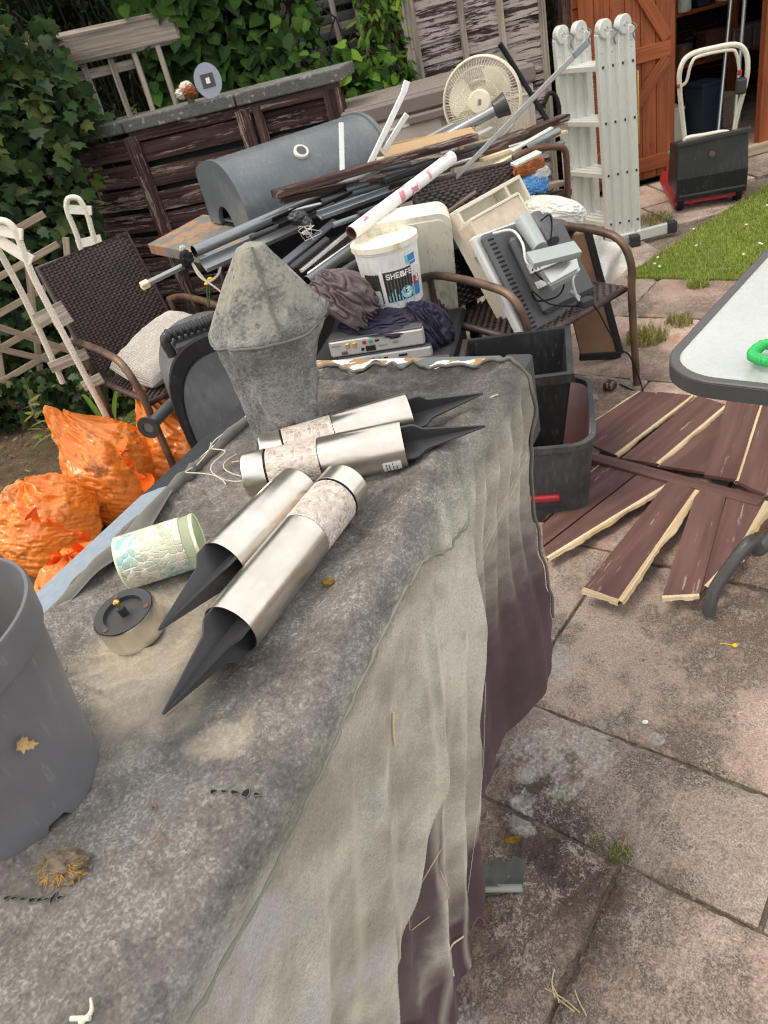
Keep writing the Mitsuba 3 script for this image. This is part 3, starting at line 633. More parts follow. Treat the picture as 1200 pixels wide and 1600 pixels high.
add('liner', prism([Cn + A(.02, .08, .02), Lf + A(.05, .05, .02), Lf + A(.05, .05, 1.1), Cn + A(.02, .08, 1.1)], .01), 'black_matt', t)
def coping(a, b, c0=0):
    d = unit(b - a); nrm = A(d[1], -d[0], 0); add('coping_slab', hull_plate([a + nrm * .05, b + nrm * .05, b - nrm * .34, a - nrm * .34], .062), 'coping', t)
def hull_plate(c, h):
    c = np.asarray(c, float); ins = c.mean(0) + (c - c.mean(0)) * .985
    m = hull(np.vstack([c + A(0, 0, .006), c + A(0, 0, h - .006), ins, ins + A(0, 0, h)])); m.t = m.v[:, :2].copy(); return m
zc = A(0, 0, 1.145)
coping(Lf + zc, Cn + zc + A(-.004, 0, 0)); coping(Cn + zc, mid + zc + d * -.02); coping(mid + zc + d * -.008, Rt + zc + d * .03)

# ------------------------------------------------------------------ shed
t = thing('shed', 'open timber shed with dark cluttered inside and orange stained frame', 'shed')
W = 'wood_shed'
for k in range(17):
    zz = .09 + .14 * k
    add('board', plank((3.30, 5.43, zz), (4.9, 5.43, zz), .142, .02, (0, -1, .1)), W, t)
    add('board', plank((1.98, 5.45, zz), (2.60, 5.45, zz), .142, .02, (0, -1, .1)), W, t)
add('jamb', plank((2.60, 5.40, 0), (2.60, 5.40, 2.3), .05, .07, (0, -1, 0)), W, t); add('jamb', plank((3.285, 5.40, 0), (3.285, 5.40, 2.3), .075, .06, (0, -1, 0)), W, t)
add('lintel', plank((2.0, 5.41, 2.2), (4.9, 5.41, 2.2), .16, .07, (0, -1, 0)), W, t)
add('sill', plank((2.58, 5.36, .03), (3.32, 5.36, .03), .09, .06), 'wood_lath', t)
add('floor_board', cbox(2.9, 2.0, .03).move((3.45, 6.42, .02)), 'wood_lath', t)
for a, b in (((1.98, 5.46), (1.98, 7.4)), ((1.98, 7.4), (4.9, 7.4)), ((4.9, 7.4), (4.9, 5.46))):
    add('wall', prism([(*a, 0), (*b, 0), (*b, 2.4), (*a, 2.4)], .03), 'wood_brown', t)
add('roof', prism([(1.85, 5.2, 2.33), (5.0, 5.2, 2.33), (5.0, 7.5, 2.6), (1.85, 7.5, 2.6)], .04), 'black_matt', t)
# shelving and what is kept inside
sh = thing('shelving', 'reddish timber shelving inside the dark shed', 'shelf')
for x in (2.72, 3.12, 3.62, 4.1): add('upright', plank((x, 6.45, .04), (x, 6.45, 2.2), .07, .05, (0, -1, 0)), W, sh)
for zz in (.5, .86, 1.2, 1.6): add('shelf_board', cbox(1.7, .42, .025).move((3.45, 6.68, zz)), W, sh)
add('brace', plank((2.75, 6.41, .9), (3.12, 6.41, 1.3), .05, .02, (0, -1, 0)), W, sh)
r = np.random.default_rng(5)
COLS = (('cream_plastic', 'cream'), ('charcoal', 'charcoal'), ('white_plastic', 'white'), ('shelf_blue', 'dark blue'), ('rust_pipe', 'rust brown'), ('steel_dark', 'steel grey'), ('chipboard', 'cardboard brown'), ('tv_back', 'dark grey'), ('alu', 'silver'), ('grey_plastic', 'pale grey'))
ORD = ('first', 'second', 'third', 'fourth', 'fifth', 'sixth', 'seventh', 'eighth', 'ninth', 'tenth', 'eleventh', 'twelfth')
for zz, lv in ((.515, 'lowest'), (.875, 'second'), (1.215, 'third'), (1.615, 'top')):
    x, idx = 2.80, 0
    while x < 4.1:
        w = r.uniform(.09, .2); hh = r.uniform(.10, .26); q = r.integers(0, 3); mtl, cn = COLS[r.integers(0, 10)]
        p = (x + w / 2, 6.52 + r.uniform(-.05, .04), zz); where = '%s from the left on the %s shelf in the dark shed' % (ORD[idx], lv); idx += 1
        if q == 0:
            k_ = thing('paint_tin', '%s paint tin, %s' % (cn, where), 'tin', 'tins on the shed shelves'); add('can', lathe([(0, 0), (w * .45, 0), (w * .45, hh * .9), (w * .47, hh * .9), (w * .47, hh * .95)], 20, p), mtl, k_, True); add('lid', lathe([(w * .44, hh * .93), (w * .4, hh * .9), (0, hh * .9)], 20, p), 'alu', k_, True)
        elif q == 1:
            k_ = thing('storage_box', '%s box, %s' % (cn, where), 'box', 'boxes on the shed shelves'); add('carton', cbox(w, w * .9, hh, .006).move((p[0], p[1], p[2] + hh / 2)), mtl, k_); add('lid', cbox(w * 1.04, w * .94, .02, .004).move((p[0], p[1], p[2] + hh + .011)), mtl, k_)
        else:
            k_ = thing('plastic_bottle', '%s bottle, %s' % (cn, where), 'bottle', 'bottles on the shed shelves'); add('bottle_body', lathe([(0, 0), (w * .33, 0), (w * .35, .01), (w * .35, hh * .7), (w * .13, hh * .9), (w * .13, hh)], 18, p), mtl, k_, True); add('cap', lathe([(w * .15, hh * .95), (w * .15, hh * 1.1), (0, hh * 1.1)], 14, p), 'dark_print', k_, True)
        x += w + r.uniform(.02, .06)
for k, (x, zz, rr) in enumerate(((2.76, 1.5, .16), (2.98, 1.33, .12), (3.2, 1.45, .14))):
    a = np.linspace(0, 6.3 * 3, 90); one('hose_coil', tube(np.c_[x + rr * np.cos(a) * (1 + .03 * np.sin(a * .31)), 6.36 + .008 * a / 6, zz + 1.25 * rr * np.sin(a)], .008, 6), ['grey_frame', 'steel_dark', 'shelf_blue'][k],
        'coil of %s hose hanging on the shed shelving' % ['grey', 'metallic grey', 'dark blue'][k], 'hose', True)
for k, (a, b, m_, lb) in enumerate((((3.20, 5.62, .04), (3.42, 5.9, 1.5), 'alu_bright', 'pale pole leaning just inside the right jamb of the shed'), ((3.12, 5.7, .04), (3.38, 6.0, 1.35), 'alu', 'thinner grey pole leaning inside the shed beside the pale pole'),
        ((2.70, 6.2, .04), (2.80, 6.4, 1.9), 'steel_dark', 'dark pole leaning on the shed shelving at left'), ((2.9, 6.3, .9), (2.98, 6.4, 2.0), 'alu', 'pale rod hanging at the left of the shed shelving'))):
    one('pole', tube([a, b], .013, 10), m_, lb, 'pole', True)
one('board_offcut', cbox(.16, .02, .42).fr(frame((1, .1, 0)), (2.83, 6.15, .33)), 'white_plastic', 'pale board standing on the floor just inside the shed', 'board')
bk = thing('bucket', 'green bucket standing behind the lawn mower at the shed door', 'bucket')
add('bucket_body', lathe([(0, 0), (.11, 0), (.14, .26), (.148, .26), (.145, .27), (.135, .27), (.105, .01), (0, .01)], 28, (2.509,5.050,0.109)), 'green_plastic', bk, True) if False else add('bucket_body', lathe([(0, 0), (.11, 0), (.14, .26), (.148, .26), (.145, .27), (.135, .27), (.105, .01), (0, .01)], 28, (2.50, 4.86, 0)), 'green_plastic', bk, True)

d_ = thing('shed_door', 'orange stained ledged and braced shed door standing open', 'door')
x0, x1, yd = 1.985, 2.585, 5.35
nb = 6; bw = (x1 - x0) / nb
for k in range(nb): add('board', plank((x0 + bw * (k + .5), yd, .03), (x0 + bw * (k + .5), yd, 2.1), bw - .004, .018, (0, -1, 0), .003), W, d_)
for zz in (.13, .80, 1.75): add('ledge', plank((x0 + .01, yd - .021, zz), (x1 - .01, yd - .021, zz), .09, .022, (0, -1, 0)), W, d_)
add('brace', plank((x0 + .04, yd - .022, 1.70), (x1 - .03, yd - .022, .86), .075, .02, (0, -1, 0)), W, d_); add('brace', plank((x0 + .04, yd - .022, .18), (x1 - .03, yd - .022, .75), .075, .02, (0, -1, 0)), W, d_)
add('handle', tube([(2.29, yd - .02, .72), (2.34, yd - .05, .72), (2.34, yd - .05, .28), (2.29, yd - .02, .28)], .008, 8), 'brass', d_, True)

for k, (x, y, w, d__, h_, m_, lb) in enumerate(((2.72, 5.95, .2, .25, .30, 'tv_back', 'dark grey box on the shed floor just inside the left jamb'), (2.96, 6.25, .26, .22, .22, 'cream_pale', 'pale box on the shed floor below the shelves'), (3.22, 6.1, .18, .24, .36, 'shelf_blue', 'dark blue box on the shed floor near the leaning poles'),
        (3.45, 6.3, .24, .24, .2, 'chipboard', 'cardboard box at the back right of the shed floor'))):
    t = thing('storage_box', lb, 'box'); add('carton', cbox(w, d__, h_, .006).fr(rotz(.2 * k - .3), (x, y, .036 + h_ / 2)), m_, t); add('lid', cbox(w * 1.04, d__ * 1.04, .025, .005).fr(rotz(.2 * k - .3), (x, y, .036 + h_ + .013)), m_, t)
t = thing('bicycle_wheel', 'spoked wheel hanging high inside the dark shed', 'wheel'); a = np.linspace(0, 6.2832, 49); wc = A(2.86, 6.30, 1.62)
add('tyre', tube(np.c_[wc[0] + .24 * np.cos(a), wc[1] + 0 * a, wc[2] + .24 * np.sin(a)], .014, 8, False), 'black_matt', t, True); add('rim', tube(np.c_[wc[0] + .226 * np.cos(a), wc[1] + 0 * a, wc[2] + .226 * np.sin(a)], .008, 6, False), 'alu', t, True)
add('spoke', cat(*[tube([wc, wc + A(math.cos(q) * .222, 0, math.sin(q) * .222)], .0016, 4) for q in np.linspace(0, 6.28, 19)[:-1]]), 'alu', t, kind='stuff')
# ------------------------------------------------------------------ the covered barbecue in the foreground
# local axes of the long covered trolley: U runs away from the camera, V to the right
U, Vv, UP = A(.53, .848, 0), A(.848, -.53, 0), A(0, 0, 1)
TB = lambda u, v, z: U * u + Vv * v + UP * z
TF = np.stack([U, -Vv, UP])                   # rows: length, left, up
def tbox(u0, u1, v0, v1, z0, z1, c=.004): return cbox(u1 - u0, v1 - v0, z1 - z0, c).fr(TF, TB((u0 + u1) / 2, (v0 + v1) / 2, (z0 + z1) / 2))
t = thing('barbecue_trolley', 'long dark slate barbecue trolley standing under the mildewed grey cover', 'trolley')
add('top_panel', tbox(-.42, 1.125, -.815, -.365, .868, .888), 'black_matt', t)
rim = [(-.872, .80), (-.874, .884), (-.868, .894), (-.80, .896), (-.796, .880)]
add('side_rail', tbox(-.42, 1.168, -.874, -.797, .80, .896, .006), 'slate_top', t, label='slate coloured left rail with a pale blue grey patch of sky reflection painted into its colour')
add('end_rail', tbox(1.128, 1.172, -.795, -.405, .83, .897, .004), 'rust_silver', t, label='far rail with flaking silver and rust')
add('corner_cap', tbox(1.112, 1.174, -.402, -.352, .74, .8975, .004), 'charcoal', t)
add('side_panel', tbox(-.40, 1.14, -.860, -.845, .10, .80), 'charcoal', t)
add('end_panel', tbox(1.135, 1.150, -.84, -.45, .10, .825), 'charcoal', t)
add('shelf', tbox(-.38, 1.12, -.84, -.50, .12, .14), 'charcoal', t)
for u_ in (-.36, 1.09):
    for v_ in (-.83, -.50): add('leg', tbox(u_ - .02, u_ + .02, v_ - .02, v_ + .02, 0, .867), 'charcoal', t)
add('trim_strip', cat(tube([TB(.77, -.823, .8985), TB(1.02, -.815, .8985)], .003, 6), tube([TB(.77, -.812, .8985), TB(1.0, -.806, .8985)], .004, 6), tube([TB(.77, -.823, .8985), TB(.765, -.817, .8985), TB(.77, -.812, .8985)], .003, 6)), 'white_plastic', t, True)

def fold_line(d): return .86 - .75 * d + .5 * d * d
def ss(a, b, x): q = np.clip((x - a) / (b - a), 0, 1); return q * q * (3 - 2 * q)
def crest(x, sharp=2.2): return np.abs(np.cos(np.pi * x))**sharp            # 1 on fold crests, 0 between
def side_off(u, d):
    """How far the hanging cloth stands out to the right at distance u along the ridge, d below it."""
    fl = fold_line(d); near = 1 - ss(-.012, .014, u - fl - .010 * np.sin(d * 30))
    o = -.085 * d
    n1 = meshkit.fbm(np.stack([u * 4, d * 3, u * 0 + 3], -1), 3, 6) - .5
    ph = (u - fl)
    big = .034 * ss(.0, .25, d) * ss(-.40, .0, ph) + .024 * crest(ph / .16 + .10, 6) * ss(.05, .3, d) + 0.021 * crest(ph / .135 + .62 + .5 * n1, 10) * ss(.1, .35, d) * ss(-.5, -.15, ph)
    wn = .05 * (meshkit.fbm(np.stack([u * 5, d * 4, u * 0 + 2], -1), 2, 0))
    for c_, w_, a_ in ((.075, .012, .009), (.165, .015, .011), (.26, .013, .009), (.37, .016, .009), (.115, .008, .005), (.31, .009, .005)): big = big + a_ * np.exp(-np.abs(ph + wn + c_ - .012) / w_) * ss(.04, .14, d) * (.35 + .9 * meshkit.noise(np.stack([u * 3 + c_ * 50, d * 5, u * 0], -1), 4))
    small = .017 * crest(ph / .062 + .35 * n1, 2) * np.exp(-((ph + .06) / .085)**2) * np.exp(-(d / .16)**2)
    far = -.018 * ss(.03, .2, d) + .019 * crest(u / .062 + .15 + .8 * n1 + .6 * d, 1.6) * ss(.02, .12, d) * (1 - .8 * ss(.25, .6, d)) * ss(.70, .80, u)
    far = far + .052 * ss(.90, 1.08, u + .1 * (d - .5)) * ss(.25, .62, d) + .009 * crest(u / .19 + .4 - .9 * d, 2) * ss(.3, .6, d)
    w2 = .012 + .22 * np.maximum(d - .31, 0); xs = (u - (.485 - .95 * (d - .33)) - w2) / w2
    big = big - (.010 + .05 * np.maximum(d - .31, 0)) * ss(1.25, .8, np.abs(xs + .15)) * ss(.28, .36, d)
    o = o + near * (big + small) + (1 - near) * far
    w = .0028 * (meshkit.fbm(np.stack([u * 26, d * 14, u * 0], -1), 3, 8) - .5) * ss(0, .1, d) * 2 + .010 * n1 * ss(.05, .4, d)
    return o + w
def top_h(u, v):
    q = np.stack([u * 9, v * 9, u * 0 + 1.5], -1)
    h = .012 * (meshkit.fbm(q, 4, 3) - .5) + .007 * (meshkit.fbm(q * 4, 3, 9) - .5) + .005 * crest(meshkit.fbm(q * .8 + 5, 3, 14) * 5, 8) * (meshkit.noise(q * .5, 4) > .35)
    h += .016 * np.exp(-(((v + .385) / .035)**2)) * ss(.1, .6, u) * (.5 + .8 * meshkit.noise(np.stack([u * 8, u * 0, u * 0], -1), 2))          # lumpy edge roll on the right
    h += .007 * crest((u * .55 - v * 1.0) / .085, 4) * np.exp(-(((u - .78) / .10)**2 + ((v + .40) / .05)**2))
    h += .012 * np.exp(-(((u - 1.0) / .07)**2 + ((v + .62) / .10)**2)) + .010 * crest(u / .045 + v * 6, 1.5) * ss(.93, 1.03, u) * ss(-.45, -.6, v) * .6
    h -= .006 * np.exp(-(((u - .42) / .12)**2 + ((v + .62) / .1)**2))
    return h
nu = 640; us = np.linspace(-.36, 1.106, nu); tn = np.r_[np.linspace(-.408, 0, 120)[:-1], np.linspace(0, .785, 190)]
GU, GT = np.meshgrid(us, tn, indexing='ij')
Rr = .035
vr = -.350 + .006 * np.sin(GU * 7) + .008 * (meshkit.fbm(np.stack([GU * 6, GU * 0, GU * 0], -1), 2, 4) - .5)
top_v = vr - Rr + np.minimum(GT, 0)
arc = np.clip(GT / (Rr * math.pi / 2), 0, 1) * math.pi / 2; dn = np.maximum(GT - Rr * math.pi / 2, 0)
hem_wave = 1 + .008 * np.sin(GU * 17) + .05 * (meshkit.fbm(np.stack([GU * 5, GU * 0 + 2, GU * 0], -1), 3, 2) - .5) + .10 * ss(.55, .3, GU)
dn = dn * hem_wave
sideD = np.maximum(GT, 0)
PV = np.where(GT < 0, top_v, vr - Rr + Rr * np.sin(arc)) + side_off(GU, sideD) * ss(.012, .07, GT)
PZ = .903 + top_h(GU, np.minimum(top_v, -.37)) * ss(.03, -.03, GT - .02) - Rr * (1 - np.cos(arc)) - dn
uu = GU + .03 * ss(.5, .75, GT) * ss(.9, 1.1, GU) - .02 * (1 - ss(.0, .5, GT)) * 0
# back hem is ragged and lifts a little, left hem rolls up
endr = ss(1.085, 1.106, GU); PZ = PZ + endr * (.004 + .007 * np.sin(GT * 110 + 2 * np.sin(GT * 31)) * (GT < 0)); uu = uu + endr * .006 * np.sin(GT * 70)
flap = np.exp(-((GU - .50) / .075)**2)                                          # turned-back corner over the rail
lh = ss(-.385, -.408, GT); PZ = PZ + lh * (.004 + .006 * flap); PV = PV - lh * (.004 + .006 * flap)
P = TB(0, 0, 0) + uu[..., None] * U + PV[..., None] * Vv + PZ[..., None] * UP
t = thing('barbecue_cover', 'long mildewed grey fabric cover with bleached side hanging in folds over the barbecue trolley', 'cover')
add('fabric', grid(P, np.stack([GU, np.where(GT < 0, GT, GT)], -1)), 'cover', t, True)
ips = lambda u, tt: (lambda i, j: P[i, j])(np.clip(np.searchsorted(us, u), 0, nu - 1), np.clip(np.searchsorted(tn, tt), 0, len(tn) - 1))
seam_t = lambda u: .052 + .012 * math.sin(u * 9) + .03 * float(ss(.62, .72, u)) * float(ss(.80, .70, u))
sp_ = [ips(u, seam_t(u)) + Vv * .0008 + UP * .0006 for u in np.linspace(-.3, .76, 150)]
add('seam', tube(sp_, .0022 + .0008 * np.sin(np.arange(150) * 1.3), 7), 'cover_seam', t, True)
lp = [ips(u, -.404) + UP * .004 - Vv * .002 for u in np.linspace(.56, 1.06, 70)]
lp = [p + UP * .002 * math.sin(i * .31) for i, p in enumerate(lp)]
add('rolled_hem', tube(lp, .0085 + .0015 * np.sin(np.arange(70) * .35), 10), 'cover_hem', t, True)
lp = [ips(1.095, q) + UP * .005 + U * .004 + U * .003 * math.sin(q * 160 + 3 * math.sin(q * 41)) for q in np.linspace(-.40, 0.03, 60)] + [ips(1.10, q) + Vv * .004 + U * .006 for q in np.linspace(.04, .62, 40)]
add('edge_hem', tube(lp, .0026 + .0012 * meshkit.noise(np.c_[np.arange(100) * .7, np.zeros(100), np.zeros(100)], 3), 7), 'cover_hem', t, True)
# turned back flap of the left hem
fl = []
for s in np.linspace(0, 1, 40):
    row = []; wd = .060 * min(1, s / .55)**.8 * (1 if s < .55 else 1 - .62 * (s - .55) / .45)
    for q in np.linspace(0, 1, 18):
        hh = (.004 + .020 * min(1, s / .4)) * math.sin(min(1, q * 1.12) * math.pi * .80)**.7
        row.append(TB(.405 + .27 * s + .006 * q, -.803 + q * wd + .004 * math.sin(s * 13) * q, .9035 + hh + .0025 * math.sin(s * 17 + q * 3) * q))
    fl.append(row)
add('turned_flap', grid(np.array(fl)), 'cover_hem', t, True)
# tears: frayed lip round a black disc laid on the cloth as the dark opening
def tear(px0, px1, n, seed):
    r = np.random.default_rng(seed); a, b = A(*px0), A(*px1); d = b - a
    for k in range(n):
        f0 = (k + r.uniform(.1, .25)) / n; f1 = (k + r.uniform(.7, 1.0)) / n; hw = r.uniform(.0014, .0030) * (1 + 1.3 * (k == n - 2)); L_ = 1
        c0, c1 = a + d * f0, a + d * f1; m_ = (c0 + c1) / 2; e = unit(d); s = np.cross(UP, e); L = np.linalg.norm(c1 - c0) / 2
        ang = np.linspace(0, 2 * np.pi, 17); j = 1 + .25 * np.sin(ang * 3 + r.uniform(0, 6))
        ring = m_ + np.cos(ang)[:, None] * e * L + (np.sin(ang) * j)[:, None] * s * hw
        i_ = [np.clip(np.searchsorted(us, q @ U), 0, nu - 1) for q in ring]; 
        zz = np.array([np.interp(q @ Vv, PV[i, :119], PZ[i, :119]) for q, i in zip(ring, i_)]); ring[:, 2] = zz + .0012
        add('tear', M(np.vstack([ring[:-1], [ring[:-1].mean(0)]]), [[q, (q + 1) % 16, 16] for q in range(16)]), 'black_matt', t)
        add('frayed_edge', tube(ring, .00045, 5, False), 'cover_hem', t, True)
tear((-0.219,0.440,0.905), (-0.170,0.423,0.905), 5, 2); tear((-0.396,0.387,0.905), (-0.339,0.372,0.905), 8, 3)
# cobweb threads and bits of straw on the drape
def on_side(u, tt, o=.003): return ips(u, tt) + Vv * o
cw = []
r = np.random.default_rng(8)
for k in range(7):
    a = A(.80, .20) + r.normal(0, .015, 2); b = A(1.06, .16) + r.normal(0, .02, 2)
    cw.append(tube([on_side(*a, .012), (on_side(*a, .014) + on_side(*b, .014)) / 2, on_side(*b, .012)], .00028, 4))
add('cobweb', cat(*cw), 'thread', t, True, kind='stuff')

# fabric hood standing on the far end of the cover
def hood():
    n, mz = 120, 110; a = np.linspace(0, 2 * np.pi, n + 1); h = np.linspace(0, 1, mz)
    c0 = A(-.118, 1.062, .893); H = .335
    rad = np.interp(h, [0, .04, .12, .3, .5, .62, .64, .66, .75, .85, .93, .98, 1], [.085, .064, .055, .059, .069, .080, .083, .080, .062, .044, .027, .017, .002])
    X = []
    for k, hh in enumerate(h):
        q = np.stack([np.cos(a) * 2.2, np.sin(a) * 2.2, np.full(n + 1, hh * 2.5)], -1)
        rr = rad[k] * (1 + .34 * (meshkit.fbm(q, 3, 12) - .5) + .10 * (meshkit.fbm(q * 3.1, 3, 19) - .5) + .05 * np.cos(3 * a + 2 + 5 * hh) * (hh < .62))
        if hh > .63: rr = rr * (1 + .10 * np.abs(np.cos(1.5 * (a - .4))) ** 3 - .04 + .05 * np.cos(a * 7 + hh * 9) * (1 - hh))
        rr = rr + .0035 * np.sin(a * 9 + 14 * hh) * np.exp(-((hh - .12) / .12)**2) + .003 * (1 - 2 * np.abs(np.sin(a * 4.5 + 4 * np.sin(hh * 4) + 3 * meshkit.noise(q * 1.5, 5)))) * (hh < .62) * min(1, hh * 3)
        rr = rr * (1 + .16 * np.cos(a - .55))
        wob = .0045 * np.sin(3 * a + 1.0) * np.exp(-((hh - .64) / .03)**2)
        lean = A(.03, -.02) * hh**2 + A(.012, 0) * (hh > .7) * (hh - .7)
        X.append(np.stack([c0[0] + lean[0] + rr * np.cos(a), c0[1] + lean[1] + rr * np.sin(a), c0[2] + hh * H + wob * (1 if hh < .97 else 0)], -1))
    X = np.array(X); cc_ = X.mean(1, keepdims=True); dd = X - cc_; ln = np.linalg.norm(dd[..., :2], axis=-1, keepdims=True) + 1e-6; qq = X * 16 + 3; rg = 1 - 2 * np.abs(2 * meshkit.fbm(qq * A(1, 1, .45), 2, 44) - 1); amp = .0034 * np.clip(np.linspace(0, 1, mz) * 6, .3, 1)[:, None] * (ln[..., 0] > .012)
    X = X + dd / ln * (rg * amp)[..., None]; X[:, -1] = X[:, 0]; return X
HX = hood()
t = thing('fabric_hood', 'mildewed grey pointed fabric hood standing upright at the far left of the covered trolley', 'cover')
add('hood_fabric', grid(HX, np.zeros(HX.shape[:2] + (2,))), 'cover_hood', t, True)
k = 69; add('hood_seam', tube(HX[k, ::2] + (HX[k, ::2] - HX[k].mean(0)) * .02, .0020, 6, False), 'cover_hem', t, True)
for ang in (5.15,): add('hood_seam', tube(HX[71::3, int(ang / 6.2832 * 120)] * 1.0 + A(0, -.001, .0015), .0018, 5), 'cover_hem', t, True)
r = np.random.default_rng(31); base = A(-.118, 1.062, .905)
for k, (a0, a1, rr_) in enumerate(((3.3, 5.0, .105), (2.6, 4.4, .12), (3.6, 5.4, .085), (2.9, 3.9, .15))):
    a = np.linspace(a0, a1, 26); q = base + np.stack([np.cos(a) * (rr_ + .02 * np.sin(a * 7 + k)), np.sin(a) * (rr_ + .02 * np.sin(a * 5)), .012 + .014 * np.abs(np.sin(a * 3 + k))], -1)
    one('string', tube(q, .0011, 6), 'thread', ['pale string looped against the foot of the grey hood', 'pale string trailing left of the hood over the rolled hem', 'frayed string lying closest round the hood foot', 'outermost loose end of pale string left of the hood'][k], 'string', True)

# ------------------------------------------------------------------ garden stake lights
def ortho(ax): F = frame(ax); return F
def stake(cap_end, tube_end, lab, roll=.0, full=True, r=.034, sticker=False, tip_len=.116, group='stake lights on the cover'):
    a, b = np.asarray(cap_end, float), np.asarray(tube_end, float); ax = unit(b - a); L = np.linalg.norm(b - a)
    t = thing('stake_light', lab, 'garden light', group)
    cap = .034 if full else 0; gl = .078 if full else 0
    if full:
        add('cap', lathe([(0, 0), (r * .90, 0), (r * .975, .0015), (r, .004), (r, cap - .0015), (r * .985, cap)], 64, a, ax), 'steel', t, True)
        add('gasket', lathe([(r * .965, cap), (r * .965, cap + .003)], 48, a, ax), 'black_matt', t, True)
        add('lamp_glass', lathe([(r * .96, cap + .003), (r * .985, cap + .005), (r * .985, cap + gl - .001), (r * .96, cap + gl)], 64, a, ax), 'crackle', t, True)
    s = cap + gl + .001
    add('sleeve', lathe([(r * .93, s), (r * .985, s), (r, s + .0015), (r, L - .001), (r * .992, L), (r * .968, L), (r * .966, L - .012)], 72, a, ax), 'steel', t, True)
    add('socket', lathe([(r * .965, L - .022), (r * .965, L - .001), (r * .93, L - .0005), (r * .93, L - .0195), (0, L - .02)], 48, a, ax), 'black_plastic', t, True)
    # spike: four tapering fins that meet on the axis, with shoulders close to the tube
    F = frame(ax); y, z = F[1], F[2]
    for q in range(4):
        w = math.cos(roll + q * math.pi / 2) * y + math.sin(roll + q * math.pi / 2) * z
        n_ = np.cross(ax, w)
        pf = [(.0, L - .0195), (r * .955, L - .0195), (r * .955, L + .013), (r * .92, L + .018), (r * .62, L + .029), (r * .56, L + .036), (.0014, L + tip_len), (0, L + tip_len)]
        m = extr(pf, .0036); m.v[:, 2] -= .0018
        k_ = np.clip((m.v[:, 1] - L) / tip_len, 0, 1); m.v[:, 2] *= 1 - .6 * k_
        rib_ = np.clip(1 - m.v[:, 0] / (r * .16), 0, 1); m.v[:, 2] *= 1 + .9 * rib_
        add('fin', M(a + m.v[:, :1] * w + m.v[:, 1:2] * ax + m.v[:, 2:] * n_, m.f, m.t), 'black_plastic', t)
    if sticker:
        F2 = np.stack([ax, np.cross(UP, ax), UP]); out = []
        for (c, w_, h_, mt_) in ((L - .022, .026, .030, 'white_print'), (L - .030, .0016, .024, 'grey_print'), (L - .026, .0016, .022, 'grey_print'), (L - .021, .0012, .025, 'grey_print'), (L - .016, .0018, .012, 'grey_print')):
            x = np.linspace(-w_ / 2, w_ / 2, 3); y_ = np.linspace(-h_ / 2, h_ / 2, 9); X, Y_ = np.meshgrid(x, y_, indexing='ij')
            rr_ = r + (.0004 if mt_ == 'white_print' else .0007); ang = -.62 + Y_ / r; sd = -np.cross(UP, ax); sd = sd if sd @ (EYE - a) > 0 else -sd; up2 = np.cross(ax, sd); up2 = up2 if up2[2] > 0 else -up2
            V_ = a + (c + X)[..., None] * ax + rr_ * (np.cos(ang)[..., None] * sd + np.sin(ang)[..., None] * up2)
            add('sticker' if mt_ == 'white_print' else 'sticker_print', grid(V_), mt_, t, True)
    return t
stake((-0.039,0.844,0.940), (-0.193,0.614,0.940), 'nearest steel stake light with crackle glass band pointing its black spike towards the camera', .35)
stake((-0.104,0.867,0.940), (-0.205,0.737,0.940), 'steel stake light without glass lying left of the nearest one with spike towards the camera', .55, full=False)
stake((-0.178,0.938,0.940), (0.053,0.913,0.940), 'front one of the two far stake lights with white sticker and spike pointing right', .30, sticker=True)
stake((-0.153,0.981,0.940), (0.075,0.993,0.940), 'rear one of the two far stake lights mostly hidden behind the one with sticker', .30)
# the loose glass and its cap
t = thing('glass_cylinder', 'loose iridescent green crackle glass cylinder lying on the cover left of the stake lights', 'glass')
a, b = A(*(-0.342,0.801,0.938)), A(*(-0.241,0.810,0.938)); ax = unit(b - a); L = np.linalg.norm(b - a); r_ = .0355
add('crackle_sleeve', lathe([(r_, 0), (r_, L * .84)], 72, a, ax), 'crackle_green', t, True)
add('glass_wall', lathe([(r_ - .001, 0), (r_ - .001, L)], 64, a, ax), 'pale_glass', t, True)
add('glass_rim', lathe([(r_ - .003, L), (r_ - .0015, L + .0015), (r_, L), (r_, L - .003)], 64, a, ax, False), 'glass_rim', t, True)
add('glass_rim', lathe([(r_ - .003, 0), (r_ - .0015, -.0015), (r_ + .0004, 0), (r_ + .0004, .002)], 64, a, ax, False), 'glass_rim', t, True)
t = thing('lamp_cap', 'loose round steel lamp cap with black underside and brass screw standing on the cover', 'lamp part')
c = A(*(-0.324,0.701,0.904)); axc = unit(A(-.06, -.10, 1)); r_ = .0375
add('cap_shell', lathe([(0, 0), (r_ * .97, 0), (r_, .003), (r_, .034), (r_ * .975, .0355), (r_ * .96, .034)], 64, c, axc), 'steel', t, True)
add('cap_base', lathe([(r_ * .96, .033), (r_ * .95, .0365), (r_ * .66, .0365), (r_ * .64, .031), (r_ * .22, .031), (0, .031)], 56, c, axc), 'charcoal', t, True)
add('post', lathe([(.0052, .031), (.0052, .043), (.004, .044), (0, .044)], 20, c, axc), 'black_plastic', t, True)
add('screw', lathe([(.0028, .044), (.0028, .050), (.0040, .0505), (.0040, .053), (.002, .055), (0, .055)], 14, c, axc), 'brass', t, True)
Fc = frame(axc)
for q in (.4, 2.5, 4.6): add('rivet', lathe([(.0034, 0), (.0034, .001), (0, .0014)], 12, c + axc * .0366 + r_ * .8 * (math.cos(q) * Fc[1] + math.sin(q) * Fc[2]), axc), 'rust_pipe', t, True)

